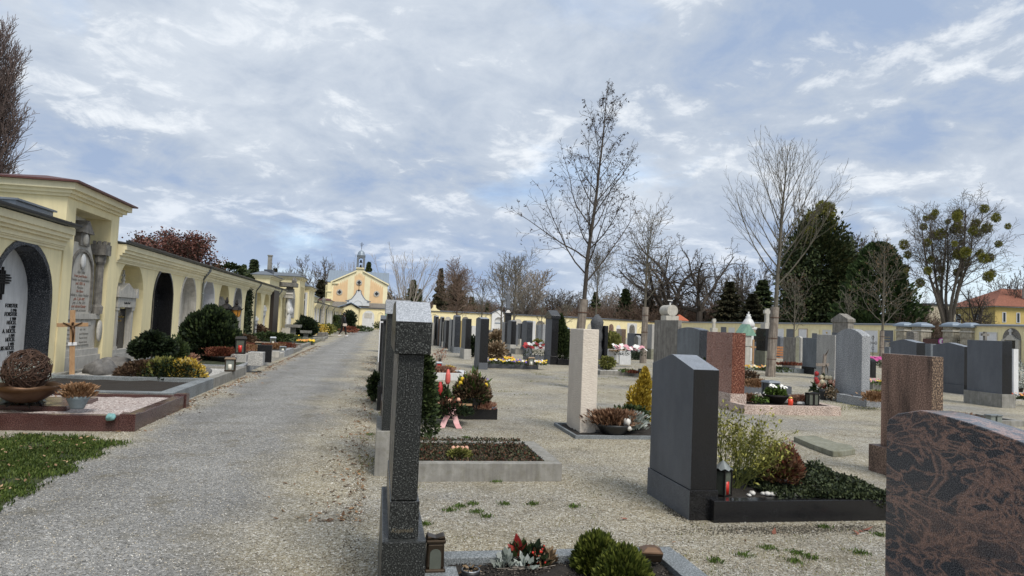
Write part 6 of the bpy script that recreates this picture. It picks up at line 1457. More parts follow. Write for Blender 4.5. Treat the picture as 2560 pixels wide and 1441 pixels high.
# undergrowth: individual brown shrubs along the walls
lab_u = 'bare brown twiggy bush in the undergrowth beyond the boundary wall'; rn = random.Random(77)
for i in range(92):
    px = 1000 + i * 10.3 + rn.uniform(-6, 6); Y = rn.uniform(117, 132)
    place_tree(PR['shrub1' if i % 2 else 'shrub2'], 'bush', lab_u, px, Y, rn.uniform(735, 772) + (px - 1000) * .012 - (14 if px > 1580 else 0), rn.uniform(1.0, 1.5), rn.uniform(0, 6), 'bare bushes beyond the boundary walls', cat='bush')
for i in range(22):
    px = 2262 + i * 14; Y = rn.uniform(64, 74)
    if 2385 < px: continue
    place_tree(PR['shrub1' if i % 2 else 'shrub2'], 'bush', 'bare brown twiggy bush behind the stone gate pillars', px, Y, rn.uniform(770, 792), rn.uniform(1., 1.4), rn.uniform(0, 6), 'bare bushes behind the gate', cat='bush')
# a far wood that reads as one mass
rg = np.random.default_rng(8); n = 60000
xx = rg.uniform(-60, 190, n); yy = rg.uniform(150, 175, n); hh = 4.6 + 1.6 * np.sin(xx * .13) + 1.3 * np.sin(xx * .37 + 1) + .8 * np.sin(xx * 1.1)
P = np.stack([xx, yy, rg.random(n) ** .8 * (hh + rg.normal(size=n) * .7)], 1); V, F = leaves(P, .36, 4, 2.8, 1.6); me = np_mesh('woodland', V, F, foliage('far wood', ((.05, .04, .035), (.12, .095, .08), (.07, .08, .05)), .9)); o = link('woodland', me); o['kind'] = 'stuff'; o['label'] = 'far brown wood on the horizon beyond the walls'; o['category'] = 'wood'
# ------------------------------------------------------------------ plants, lanterns, pots
FC = dict(
 box=((.02, .03, .006), (.075, .10, .015), (.19, .21, .04)), dark=((.006, .012, .006), (.016, .028, .012), (.04, .06, .022)), mid=((.012, .022, .008), (.035, .055, .018), (.08, .11, .035)),
 cover=((.010, .016, .008), (.03, .042, .018), (.07, .085, .035)), yellow=((.22, .14, .01), (.42, .29, .03), (.55, .42, .08)), gold=((.35, .22, .02), (.60, .42, .06), (.72, .60, .25)),
 heath=((.07, .035, .02), (.19, .10, .055), (.36, .22, .14)), heathp=((.16, .06, .05), (.34, .18, .12), (.45, .28, .2)), heathr=((.07, .018, .012), (.19, .055, .035), (.30, .13, .07)), heatho=((.13, .065, .03), (.29, .16, .08), (.42, .27, .16)),
 brown=((.03, .018, .010), (.085, .05, .03), (.17, .11, .065)), tan=((.14, .09, .05), (.28, .20, .12), (.42, .33, .22)), grass=((.03, .05, .01), (.07, .12, .02), (.13, .19, .04)), grassy=((.06, .07, .015), (.16, .17, .04), (.30, .28, .09)),
 redl=((.12, .01, .012), (.30, .03, .03), (.42, .08, .05)), pinkf=((.45, .12, .12), (.60, .28, .26), (.7, .45, .42)), silver=((.20, .23, .20), (.38, .42, .38), (.5, .53, .5)))
def fol(k): return foliage('leaves ' + k, FC[k], .6)
def dome(n, r, h, rn, shell=.5, k=1.0):
    d = rn.normal(size=(n, 3)); d[:, 2] = abs(d[:, 2]); d /= np.linalg.norm(d, axis=1, keepdims=True)
    return d * np.array([[r, r * k, h]]) * (shell + (1 - shell) * rn.random((n, 1)) ** .5), d
def pt(px, py, z=.0): return G(px, py, z)
def hgt(pyb, pyt, px, z=0): x, y = G(px, pyb, z); return Z_at(pyt, x, y) - z
def heather(name, label, px, py, r, h, col='heath', n=700, z=.12, bowl=None, k=1.0, size=.055, group=None, cat='plant', seed=None):
    x, y = pt(px, py, z); t = thing(name, label, cat, (x, y, z), 0, group); rg = np.random.default_rng(seed or int(px * 7 + py))
    n = int(n * 3.2); b = 0
    if bowl: b = bowl_part(t, r * .9, min(.16, h * .7), bowl)
    P = np.stack([rg.normal(size=n) * r * .42, rg.normal(size=n) * r * .42 * k, rg.random(n) * h * .55 + b * .85], 1)
    ax = np.stack([P[:, 0] / r, P[:, 1] / r, np.full(n, .95)], 1); V, F = leaves(P, size * .42, 1, 3.0, 0, ax); V[:, 2] = np.maximum(V[:, 2], b * .7)
    link('foliage', np_mesh('foliage', V, F, fol(col)), t); return t
def bowl_part(t, r, h, mat, name='bowl', foot=True):
    mb = MB(); mb.lathe([(r * .55, 0), (r * .6, .02), (r * .92, h * .75), (r, h), (r * .94, h), (r * .88, h * .82), (.01, h * .78)], (0, 0, 0), 18); mb.build(name, M[mat], t, True); return h
def shrub(label, px, py, r, h, cols='dark', n=2500, size=.05, z=.0, name='shrub', lobes=None, stems=True, k=1.0, up=.2, mat2=None, group=None, x=None, y=None, aspect=1.6):
    if x is None: x, y = pt(px, py, z)
    t = thing(name, label, 'shrub', (x, y, z), 0, group); rg = np.random.default_rng(int(px * 3 + py)); rn = random.Random(int(px + py))
    lobes = lobes or [(rn.uniform(-.35, .35) * r, rn.uniform(-.3, .3) * r * k, h * rn.uniform(.45, .7), r * rn.uniform(.5, .75), h * rn.uniform(.3, .42)) for _ in range(6)]
    Ps = []; As = []
    for a, b, c, lr, lh in lobes:
        m = n // len(lobes); d = rg.normal(size=(m, 3)); d /= np.linalg.norm(d, axis=1, keepdims=True)
        Ps.append(np.array([[a, b, c]]) + d * np.array([[lr, lr * k, lh]]) * (.35 + .75 * rg.random((m, 1)) ** .6)); As.append(d)
    P = np.concatenate(Ps); A_ = np.concatenate(As); ok = P[:, 2] > .01; P = P[ok]; A_ = A_[ok]
    V, F = leaves(P, size, 2, aspect, up, A_); V[:, 2] = np.maximum(V[:, 2], .0); link('foliage', np_mesh('foliage', V, F, fol(cols)), t)
    if stems:
        mb = MB()
        for a, b, c, lr, lh in lobes: mb.tube([(a * .15, b * .15, 0), (a * .6, b * .6, c * .5), (a, b, c)], [.02, .014, .006], 5)
        mb.build('stem', BK['dark'], t)
    return t
def tufts(P, n, h, rg, spread=.05):
    c = np.repeat(P, n, axis=0) + np.concatenate([rg.normal(size=(len(P) * n, 2)) * spread, np.zeros((len(P) * n, 1))], 1)
    ax = rg.normal(size=(len(c), 3)) * .35; ax[:, 2] = 1; return leaves(c, h, 3, 3.2, 0, ax)
def flowers(name, label, px, py, w_, d_, cols, n=24, z=.12, fr=.022, leaf='grass', h=.10, group=None, cat='flowers', x=None, y=None, nleaf=260):
    if x is None: x, y = pt(px, py, z)
    t = thing(name, label, cat, (x, y, z), 0, group); rg = np.random.default_rng(int(px * 5 + py)); rn = random.Random(int(px))
    P = np.stack([rg.uniform(-w_ / 2, w_ / 2, nleaf), rg.uniform(-d_ / 2, d_ / 2, nleaf), rg.random(nleaf) * h * .6], 1)
    V, F = leaves(P, .04, 4, 1.5, .5); V[:, 2] = np.maximum(V[:, 2], 0); link('foliage', np_mesh('foliage', V, F, fol(leaf)), t)
    for ci, c in enumerate(cols):
        mb = MB()
        for _ in range(n // len(cols)):
            a, b, hh = rn.uniform(-w_ / 2, w_ / 2), rn.uniform(-d_ / 2, d_ / 2), h * rn.uniform(.7, 1.15); tl = Vector((rn.uniform(-.5, .5), -rn.uniform(.2, .9), .8)).normalized()
            u = tl.cross(Vector((0, 0, 1))).normalized(); v_ = tl.cross(u); m = 10; vs = [(a, b, hh)]
            for q_ in range(m): an = 2 * PI * q_ / m; rr = fr * (1.0 if q_ % 2 else .72); p_ = Vector((a, b, hh)) + (u * math.cos(an) + v_ * math.sin(an)) * rr + tl * .006; vs.append(tuple(p_))
            mb.add(vs, [(0, 1 + q_, 1 + (q_ + 1) % m) for q_ in range(m)])
        o = mb.build('blossoms', c, t)
    return t
PETAL = {k: plain('petal ' + k, c, .6, var=.2) for k, c in dict(white=(.75, .74, .70), yellow=(.70, .48, .03), pink=(.62, .30, .34), red=(.42, .03, .03), orange=(.62, .26, .06), violet=(.16, .10, .38), cream=(.72, .62, .42), salmon=(.72, .40, .28)).items()}
def lantern(label, px, py, w_, h, z=.12, frame_m='iron', glass='glass_l', candle='candle_r', roof='pyr', name='grave_lantern', x=None, y=None, group=None, rz=.1):
    if x is None: x, y = pt(px, py, z)
    t = thing(name, label, 'lantern', (x, y, z), rz, group); e = w_ / 2; r = w_ * .07
    mb = MB(); mb.box(-e, e, -e, e, 0, h * .08)
    for a in (-1, 1):
        for b in (-1, 1): mb.box(a * (e - r) - r * .8, a * (e - r) + r * .8, b * (e - r) - r * .8, b * (e - r) + r * .8, h * .08, h * .72)
    mb.box(-e, e, -e, e, h * .70, h * .74); mb.build('frame', M[frame_m], t, bevel=.002)
    mb = MB(); mb.box(-e * .82, e * .82, -e * .82, e * .82, h * .08, h * .70); mb.build('glass', M[glass], t)
    mb = MB(); mb.lathe([(e * .45, h * .08), (e * .45, h * .42), (.01, h * .44)], (0, -e * .55, 0), 10); mb.build('candle', M[candle], t, True)
    mb = MB()
    if roof == 'pyr': mb.box(-e * 1.25, e * 1.25, -e * 1.25, e * 1.25, h * .74, h * .92, tx=e * .85, ty=e * .85); mb.lathe([(e * .3, h * .92), (e * .3, h * .96), (.01, h)], (0, 0, 0), 8)
    elif roof == 'flat': mb.box(-e * 1.12, e * 1.12, -e * 1.12, e * 1.12, h * .74, h * .86, tx=e * .2, ty=e * .2)
    else:
        n = 16; pr = [(e * (1.5 if k % 2 else 1.28), 0) for k in range(n)]; vs = [(0, 0, h)] + [(pr[k][0] * math.cos(2 * PI * k / n), pr[k][0] * math.sin(2 * PI * k / n), h * (.74 if k % 2 else .79)) for k in range(n)]
        mb.add(vs, [(0, 1 + k, 1 + (k + 1) % n) for k in range(n)] + [tuple(range(n, 0, -1))])
    mb.build('roof', M[frame_m if roof != 'fan' else 'lead'], t, bevel=.002); return t
def boulder(label, px, py, r, sz=.7, z=.1, seed=1, k=1.3, mat='rock', name='boulder', cat='boulder', group=None):
    x, y = pt(px, py, z); mb = MB(); mb.blob((0, 0, r * sz * .55), r, seed, nu=16, nv=11, amp=.22, sx=k, sz=sz); o = mb.build(name, M[mat], None, True, loc=(x, y, z)); return tag(o, label, cat, group)

# ---- nearest grave -----------------------------------------------------------
def near_xy(px, py, z): return G(px, py, z)
zb_ = .11
def conic(label, px, py, r, seed):
    x, y = near_xy(px, py, zb_); t = thing('box_shrub', label, 'shrub', (x, y, zb_)); rg = np.random.default_rng(seed)
    P, d = dome(3600, r * .92, r * 1.45, rg, .80); P *= 1 + .10 * np.sin(d[:, :1] * 17 + d[:, 2:] * 13) * np.sin(d[:, 1:2] * 15); ax = d * .8; ax[:, 2] += .7; V, F = leaves(P, .017, seed, 2.6, 0, ax); link('foliage', np_mesh('foliage', V, F, fol('box')), t)
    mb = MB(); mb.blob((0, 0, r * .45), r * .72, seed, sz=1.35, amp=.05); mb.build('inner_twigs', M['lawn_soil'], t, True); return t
conic('round yellow green dwarf shrub at the far right corner of the nearest grave', 1490, 1425, .125, 5); conic('round yellow green dwarf shrub in front of its twin, nearest grave', 1556, 1480, .145, 6)
x, y = near_xy(1085, 1432, .13)
t = thing('grave_lantern', 'brown bronze grave lantern with arched glass on a granite block beside the nearest headstone', 'lantern', (x, y, .13)); zt = Z_at(1335, x, y) - .13; w1 = (X_at(1110, y, .3) - X_at(1064, y, .3)) / 2
mb = MB(); mb.box(-w1 * 1.15, w1 * 1.15, -w1, w1, .0, .035); mb.box(-w1, w1, -w1 * .8, w1 * .8, .035, zt * .80, tx=.004, ty=.004); mb.build('body', M['bronze'], t, bevel=.01)
mb = MB(); mb.box(-w1 * 1.06, w1 * 1.06, -w1 * .9, w1 * .9, zt * .80, zt * .9); mb.prism([(-w1 * 1.06, zt * .9), (w1 * 1.06, zt * .9), (w1 * .9, zt), (0, zt * .93), (-w1 * .9, zt)], -w1 * .8, w1 * .8, axis='y'); mb.build('roof', M['bronze'], t, bevel=.006)
mb = MB(); mb.prism([(-w1 * .6, zt * .12), (w1 * .6, zt * .12), (w1 * .6, zt * .55)] + [(w1 * .6 * math.cos(PI * i / 8), zt * .55 + w1 * .5 * math.sin(PI * i / 8)) for i in range(1, 8)] + [(-w1 * .6, zt * .55)], -w1 * .84, -w1 * .79, axis='y'); mb.build('glass', M['glass_d'], t)
mb = MB(); mb.box(x - .09, x + .13, y - .10, y + .09, .05, .13); tag(mb.build('stone_block', M['kerb_grey'], None, bevel=.004), 'small granite block under the brown bronze lantern', 'stone block')
x, y = near_xy(1177, 1425, .16); t = thing('candle_pot', 'black round candle pot with dried blossoms inside, standing in the dark soil', 'pot', (x, y, .05)); bowl_part(t, .052, .11, 'pot', 'pot')
mb = MB(); mb.tube([(.048 * math.cos(a * .4), .048 * math.sin(a * .4), .112) for a in range(17)], .004, 5); mb.build('rim', M['zinc'], t)
P = np.random.default_rng(1).normal(size=(40, 3)) * [.02, .02, .008] + [0, 0, .115]; V, F = leaves(P, .018, 1); link('dried_petals', np_mesh('dried_petals', V, F, fol('tan')), t)
x, y = near_xy(1300, 1418, .10); t = thing('winter_arrangement', 'low winter arrangement with red berries, silver leaves and orange skimmia in the dark soil', 'arrangement', (x, y, .10)); rg = np.random.default_rng(9)
for nm, c, n_, s_, ox, oy, hh, rr in (('silver_leaves', 'silver', 90, .030, -.09, -.02, .06, .05), ('dark_leaves', 'dark', 160, .030, .08, .0, .10, .07), ('skimmia', 'mid', 130, .028, .0, .02, .12, .06), ('dry_twigs', 'tan', 90, .035, .15, .0, .07, .05), ('red_leaves', 'redl', 46, .035, -.01, .02, .15, .035), ('silver_leaves', 'silver', 50, .03, .02, -.05, .05, .05)):
    P, d = dome(n_, rr, hh, rg, .2); P += [ox, oy, .01]; V, F = leaves(P, s_, 5, 1.6, .5, d); V[:, 2] = np.maximum(V[:, 2], 0); link(nm, np_mesh(nm, V, F, fol(c)), t)
mb = MB(); rn = random.Random(3)
for _ in range(22): mb.blob((rn.uniform(.02, .15), rn.uniform(-.06, .03), rn.uniform(.03, .11)), .008, 1, nu=6, nv=4)
mb.build('berries', M['candle_r'], t, True)
mb = MB()
for k in range(7): mb.tube([(rn.uniform(-.16, .2), -.07 + rn.uniform(-.02, .02), .005 + .01 * j + rn.uniform(-.005, .005)) for j in range(3)], .002, 3)
mb.build('straw', BK['pale'], t)
x, y = near_xy(1627, 1392, .17); t = thing('bronze_box', 'small brown bronze holy water box on the kerb corner', 'box', (x, y, .153), R(-12)); w1 = .062
mb = MB(); mb.box(-w1 * .85, w1 * .85, -.045, .045, 0, .045, tx=-.01, ty=-.008); mb.build('body', M['bronze'], t, bevel=.004); mb = MB(); mb.box(-w1, w1, -.055, .055, .046, .058); mb.box(-w1 * .92, w1 * .92, -.05, .05, .058, .078, tx=.03, ty=.025); mb.build('lid', plain('worn brown bronze', (.16, .095, .055), .5, .5), t, bevel=.004)
boulder('small round white stone between the two dwarf shrubs', 1503, 1424, .016, .9, .10, 3, 1, 'white_st', 'white_stone', 'stone')
x, y = near_xy(1092, 1440, .14); t = thing('angel_wing', 'small white angel figure with feathered wing at the lower edge beside the lantern', 'figurine', (x - .005, y - .10, .05))
mb = MB()
for k in range(6): a = -.35 + k * .16; mb.tube([(0, 0, .02 + .004 * k), (.02 * math.sin(a), 0, .05), (.055 * math.sin(a * 1.3), 0, .075 + .012 * math.cos(a))], [.008, .006, .001], 5)
mb.build('wing', M['marble'], t, True); mb = MB(); mb.blob((.03, 0, .03), .022, 2, sz=1.4); mb.build('body', M['marble'], t, True)
# ---- second grave --------------------------------------------------------------
Xa, Xb = .36, G(1389, 1190)[0] - .15; yc = (ya + yb_) / 2
def cover(label, x0, x1, y0, y1, z, n, col='cover', size=.03, h=.05, name='ground_cover', obj=None, over=None):
    rg = np.random.default_rng(int(x0 * 100 + y0 * 10)); P = np.stack([rg.uniform(x0, x1, n), rg.uniform(y0, y1, n), z + rg.random(n) * h], 1)
    if over is not None: P = np.concatenate([P, over(rg)])
    V, F = leaves(P, size, 6, 1.5, .4); me = np_mesh(name, V, F, fol(col)); o = link(name, me); tag(o, label, 'ground cover'); o['kind'] = 'stuff'; return o
cover('low heath filling the pale concrete grave border, second from the camera', Xa, Xb, ya + .13, yb_ - .13, .13, 7000, 'brown', .017, .04)
cover('dark green heath mixed into the brown bed of the second grave', Xa, Xb, ya + .13, yb_ - .13, .13, 4500, 'cover', .017, .05)
cover('reddish tips scattered in the low heath of the second grave', Xa, Xb, ya + .13, yb_ - .13, .16, 260, 'heathr', .015, .02)
x, y = G(1148, 1140, .17); t = thing('moss_cushion', 'moss and bark cushion with pale roses in the second grave', 'arrangement', (x, y, .17)); rg = np.random.default_rng(4)
P, d = dome(900, .12, .07, rg, .6); V, F = leaves(P, .016, 4, 1.6, .3, d); link('moss', np_mesh('moss', V, F, fol('grassy')), t)
mb = MB(); rn = random.Random(8)
for k in range(4): mb.blob((-.06 + k * .045, .03, .07), .022, k, nu=8, nv=6, amp=.2)
mb.build('roses', PETAL['salmon'], t, True)
# ---- wreath grave ---------------------------------------------------------------
x, y = G(1118, 1035, .17); t = thing('wreath_arrangement', 'arrangement of red banksia, orange roses and fir twigs with a long pink ribbon', 'arrangement', (x, y + .12, .16)); rg = np.random.default_rng(14)
for nm, c, n_, s_, ox, oy, hh, rr in (('fir_twigs', 'dark', 2400, .03, 0, 0, .16, .38), ('eucalyptus', 'mid', 1100, .032, -.1, .1, .42, .22), ('dark_leaves', 'redl', 110, .035, .05, 0, .22, .2), ('dry_leaves', 'brown', 700, .03, 0, -.05, .2, .25)):
    P, d = dome(n_, rr, hh, rg, .3); P += [ox, oy, .0]; V, F = leaves(P, s_, 7, 1.8, .25, d); V[:, 2] = np.maximum(V[:, 2], 0); link(nm, np_mesh(nm, V, F, fol(c)), t)
rn = random.Random(5)
for a, b, c, hh in ((.0, .02, .42, .22), (-.11, -.02, .26, .20)):
    mb = MB(); mb.lathe([(.02, 0), (.04, .04), (.038, hh * .6), (.015, hh)], (a, b, c), 9); mb.build('banksia', PETAL['red'] if a < -.05 else plain('coral red', (.62, .12, .10), .6), t, True)
mb = MB()
for _ in range(11): mb.blob((rn.uniform(-.28, .22), rn.uniform(-.16, -.05), rn.uniform(.04, .22)), rn.uniform(.022, .034), rn.randint(0, 9), nu=8, nv=6, amp=.25)
mb.build('roses', PETAL['salmon'], t, True)
mb = MB(); mb.box(.12, .36, -.11, -.075, .13, .155); mb.build('cinnamon_sticks', M['wood_l'], t)
mb = MB(); W = .04; pts = [(.09, -.08, .15), (.07, -.24, .10), (.09, -.30, .0), (.12, -.34, -.10), (.15, -.40, -.155)]; pts2 = [(.07, -.08, .15), (.03, -.25, .06), (-.05, -.31, -.06), (-.09, -.36, -.155)]
for P_ in (pts, pts2):
    vs = [(a - W, b, c) for a, b, c in P_] + [(a + W, b + .01, c) for a, b, c in P_]; n_ = len(P_); mb.add(vs, [(i, i + 1, n_ + i + 1, n_ + i) for i in range(n_ - 1)])
o = mb.build('ribbon', plain('pink ribbon', (.60, .30, .30), .4), t); o.modifiers.new('s', 'SOLIDIFY').thickness = .004
x, y = G(1185, 1030, .17); t = thing('planter_bowl', 'dark planter bowl overflowing with dry leaves, yellow daffodils and grasses behind the wreath', 'planter', (x + .02, y + .45, .14)); bowl_part(t, .2, .2, 'pot'); rg = np.random.default_rng(15)
for nm, c, n_, s_, hh, rr, oz in (('dry_leaves', 'brown', 2400, .028, .34, .30, .18), ('tan_leaves', 'tan', 500, .026, .4, .28, .2), ('green_leaves', 'mid', 1100, .032, .35, .28, .12), ('grass_blades', 'grass', 120, .06, .3, .2, .2)):
    P, d = dome(n_, rr, hh, rg, .3); P[:, 2] += oz; V, F = leaves(P, s_, 7, 1.8 if 'blade' not in nm else 3.2, .4, d); link(nm, np_mesh(nm, V, F, fol(c)), t)
mb = MB()
for a, b, c in ((-.2, -.12, .42), (-.17, -.1, .48), (-.22, -.05, .36), (.2, -.1, .4)): mb.blob((a, b, c), .032, 3, nu=8, nv=5, amp=.3)
mb.build('daffodils', PETAL['yellow'], t, True)
heather('heather', 'dry brown heather at the right corner of the wreath grave', 1205, 1022, .16, .12, 'heathp', 400, .16)
lantern('small glass lantern with gold lid on the corner of the wreath grave', 1218, 1012, .07, .16, .17, 'zinc', 'glass_l', 'amber', 'flat')
Xc, Yc = G(1072, 985, .1); shrub('dark green conifer shrub pressed against the right side of the nearest headstones', 1072, 985, .24, .95, 'mid', 5200, .035, x=.52, y=8.35, k=.9, lobes=[(0, 0, .3, .22, .3), (0, 0, .62, .19, .3), (.02, .05, .85, .13, .24), (-.03, 0, 1.0, .09, .2)], name='conifer_shrub')
flowers('daffodils', 'tuft of daffodils and blue grape hyacinths at the back of the wreath grave', 1205, 985, .25, .3, (PETAL['yellow'], PETAL['violet']), 14, .16, .03, 'grass', .26)
# ---- white kerb grave behind --------------------------------------------------------
heather('heather', 'orange brown heather in the white granite bordered grave', 1105, 934, .3, .26, 'heathp', 900, .14, k=.6); heather('heather', 'yellow tipped heather beside the red lantern in the white bordered grave', 1122, 934, .12, .30, 'gold', 160, .14)
lantern('red glass grave lantern with green metal lid in the white bordered grave', 1096, 932, .15, .34, .14, 'zinc', 'candle_r', 'candle_r', 'flat')
shrub('leafless pinkish twiggy shrub behind the red glass lantern', 1100, 915, .3, .55, 'heathp', 260, .03, z=.1, k=.7)
# ---- beige stone grave ----------------------------------------------------------------
t = heather('heather_bowl', 'black oval bowl of rust brown heather with white blossom beside the pale limestone stone', 1532, 1088, .28, .30, 'heath', 1300, .03, 'pot', .6)
mb = MB(); mb.blob((.14, -.16, .2), .05, 2, amp=.35); mb.blob((.17, -.18, .12), .03, 3, amp=.3); mb.build('white_blossom', M['white_st'], t, True)
shrub('dark ivy and trailing ground cover behind the heather bowl', 1580, 1078, .32, .32, 'mid', 2400, .035, z=.03, k=.7, name='ivy'); heather('grey_grass', 'pale curly grey grass tuft above the ivy', 1583, 1075, .16, .36, 'silver', 260, .1, size=.06)
shrub('golden yellow dwarf cypress beside the gabled dark headstone', 1600, 1062, .24, .62, 'yellow', 4200, .03, z=.03, lobes=[(0, 0, .2, .23, .22), (-.02, 0, .4, .17, .22), (.05, 0, .58, .10, .20), (.06, 0, .72, .05, .14)], name='cypress', up=1.2)
# ---- gabled dark stone grave ------------------------------------------------------------
x, y = G(1850, 1255, .15); t = thing('twiggy_shrub', 'large airy shrub with thin green twigs and small buds beside the gabled dark headstone', 'shrub', (x + .16, y + .42, .12)); rn = random.Random(6); tr = MB(); tips = []
TW = cfg(seg=(6, 4, 2), kids=(9, 5, 0), wig=(.12, .14, .16), up=(.05, .06, .05), tap=(.35, .4, .5), sides=(4, 3, 3), t0=(.25, .15, 0), ang=(.5, .5, .5), ratio=(.45, .45, .4), rr=(.6, .7, .7), len0=(.6, .3, .1), rmin=.0016)
for k in range(24):
    az = k * 2.4 + rn.uniform(-.3, .3); a = rn.uniform(.08, .95); d = Vector((math.cos(az) * math.sin(a) * (1 if math.cos(az) > 0 else .45) + .10, math.sin(az) * math.sin(a), math.cos(a))).normalized(); grow(tr, rn, Vector((rn.uniform(-.06, .06), rn.uniform(-.06, .06), 0)), d, rn.uniform(.50, .70), .0052, 0, TW, tips)
tr.build('twigs', bark('olive twigs', (.085, .10, .022), (.22, .235, .06), 30), t)
P = np.array([tuple(p) for p, d in tips for _ in range(2)]); rg = np.random.default_rng(3); P = P + rg.normal(size=P.shape) * .008; V, F = leaves(P, .016, 3, 2.0, .6); link('buds', np_mesh('buds', V, F, foliage('olive buds', ((.12, .12, .02), (.27, .26, .05), (.38, .36, .10)))), t)
x, y = G(1806, 1238, .15); lantern('dark grave lantern with fan shaped pewter roof beside the gabled dark headstone', 0, 0, .115, .30, .14, 'iron', 'glass_d', 'candle_r', 'fan', x=x, y=y, rz=.5)
x, y = G(1958, 1225, .15); t = thing('heather_bowl', 'dark bowl with red brown heather and pink dry hydrangea heads right of the twiggy shrub', 'planter', (x, y, .13)); bowl_part(t, .155, .14, 'pot'); rg = np.random.default_rng(5)
for nm, c, n_, s_, hh, rr, ox in (('heather', 'heathr', 1500, .022, .30, .16, 0), ('brown_heather', 'heath', 1700, .022, .31, .18, -.02), ('green_stems', 'grassy', 700, .022, .32, .16, -.05), ('pink_heads', 'pinkf', 320, .014, .36, .1, .05)):
    P, d = dome(n_, rr, hh, rg, .35); P += [ox, 0, .1]; V, F = leaves(P, s_, 7, 1.8, .5, d); link(nm, np_mesh(nm, V, F, fol(c)), t)
Xe, Ye = G(1802, 1308)
def over(rg):
    n = 3200; u = rg.random(n); xx = Xe + .80 + u * .95; m = rg.random(n); yy = Ye + .10 - rg.random(n) ** 1.5 * .17 * (u ** 1.2 + .1); drop = np.maximum(0, (Ye + .0 - yy)) ; zz = .185 + .03 * rg.random(n) - drop * 1.1 * (m < .8) - (yy < Ye - .0) * rg.random(n) * .12 * u
    return np.stack([xx, yy, np.maximum(zz, .02)], 1)
rgx = np.random.default_rng(31); n = 15000; u = rgx.random(n); xx = Xe + .55 + u * 1.12; yy = Ye + .06 + rgx.random(n) * .98; hh = .12 * np.sin(np.clip(u, 0, 1) * PI) * np.sin(np.clip((yy - Ye) / 1.1, 0, 1) * PI) + .02
P = np.concatenate([np.stack([xx, yy, .16 + hh * rgx.random(n) ** .4 * 1.5 * (.8 + .3 * np.sin(xx * 14) * np.sin(yy * 11))], 1), over(rgx)]); V, F = leaves(P, .019, 6, 1.5, .3); o = link('ground_cover', np_mesh('ground_cover', V, F, fol('cover'))); tag(o, 'small leaved dark ground cover spilling over the black kerb of the gabled headstone', 'ground cover'); o['kind'] = 'stuff'
rn = random.Random(2); sm = MB(); sm.blob((0, 0, 0), 1, 4, nu=9, nv=6, amp=.12, sx=1.2, sz=.7); sme = sm.mesh('white_stone', M['white_st'], True)
for k in range(15):
    r = rn.uniform(.014, .028); o = link('white_stone', sme, None, loc=(Xe + .33 + rn.uniform(0, .42), Ye + .13 + rn.uniform(0, .12), .165 + r * .4)); o.scale = (r, r, r); o.rotation_euler = (0, 0, rn.uniform(0, 6)); tag(o, 'white pebble on the black kerb beside the ground cover', 'pebble', 'white pebbles of the gabled headstone grave')
# ---- red granite grave ----------------------------------------------------------------------
x, y = G(1938, 1008, .16); t = thing('pansy_bowl', 'wide black bowl with white pansies on the pink granite bordered grave', 'planter', (x, y, .16)); bowl_part(t, .27, .17, 'iron'); P, d = dome(420, .2, .16, np.random.default_rng(2), .3); P[:, 2] += .15; V, F = leaves(P, .045, 3, 1.5, .3, d); link('foliage', np_mesh('foliage', V, F, fol('grass')), t)
f = flowers('white_pansies', '', 0, 0, .30, .22, (PETAL['white'],), 20, 0, .036, 'grass', .16, x=0, y=0, nleaf=40); f.parent = t; f.location = (.02, -.05, .17)
for c in list(f.children): c.parent = t; c.location = (.02, -.05, .17)
D.objects.remove(f)
heather('heather', 'pinkish heather tuft right of the pansy bowl', 2003, 1010, .17, .24, 'heathp', 420, .16); heather('heather', 'green and brown heather tuft left of the pansy bowl', 1875, 1005, .13, .20, 'heath', 300, .16); flowers('snowdrops', 'small clump of green leaves with white snowdrops left of the pansy bowl', 1900, 1008, .3, .2, (PETAL['white'],), 10, .16, .012, 'grass', .18)
t = thing('grave_candle', 'bright red grave candle with gold lid in the pink bordered grave', 'candle', (*G(1976, 1014, .17), .17)); mb = MB(); mb.lathe([(.042, 0), (.048, .07), (.04, .13)], (0, 0, 0), 12); mb.build('glass', plain('glowing red plastic', (.75, .07, .03), .3), t, True); mb = MB(); mb.lathe([(.042, .13), (.042, .15), (.02, .165)], (0, 0, 0), 10); mb.build('lid', M['gold'], t, True)
boulder('smooth white oval stone right of the red grave candle', 2004, 1012, .06, .6, .165, 2, 1.5, 'white_st', 'white_stone', 'stone'); boulder('flat brown stone between the pansy bowl and the red candle', 1962, 1008, .09, .4, .16, 5, 1.6, 'rock')
x, y = G(2030, 1014, .17); t = thing('grave_lantern', 'twin square dark iron lantern at the right end of the pink bordered grave', 'lantern', (x, y, .17), .1)
for s in (-1, 1):
    mb = MB(); mb.box(s * .062 - .055, s * .062 + .055, -.055, .055, 0, .02); mb.box(s * .062 - .06, s * .062 + .06, -.06, .06, .22, .245)
    for a in (-1, 1):
        for b in (-1, 1): mb.box(s * .062 + a * .05 - .008, s * .062 + a * .05 + .008, b * .05 - .008, b * .05 + .008, .02, .22)
    mb.build('frame', M['iron'], t); mb = MB(); mb.box(s * .062 - .045, s * .062 + .045, -.045, .045, .02, .22); mb.build('glass', M['glass_d'], t)
heather('heather', 'orange brown heather in the dark border behind the pansy bowl', 1888, 970, .25, .32, 'heatho', 500, .2); shrub('dark trimmed shrub between the red headstone and the orange heather', 1867, 965, .3, .36, 'brown', 900, .04, z=.15)
lantern('grey pewter lantern in front of the wrapped tree trunk', 1926, 985, .28, .34, .2, 'zinc', 'zinc_dark', 'candle_w', 'flat')
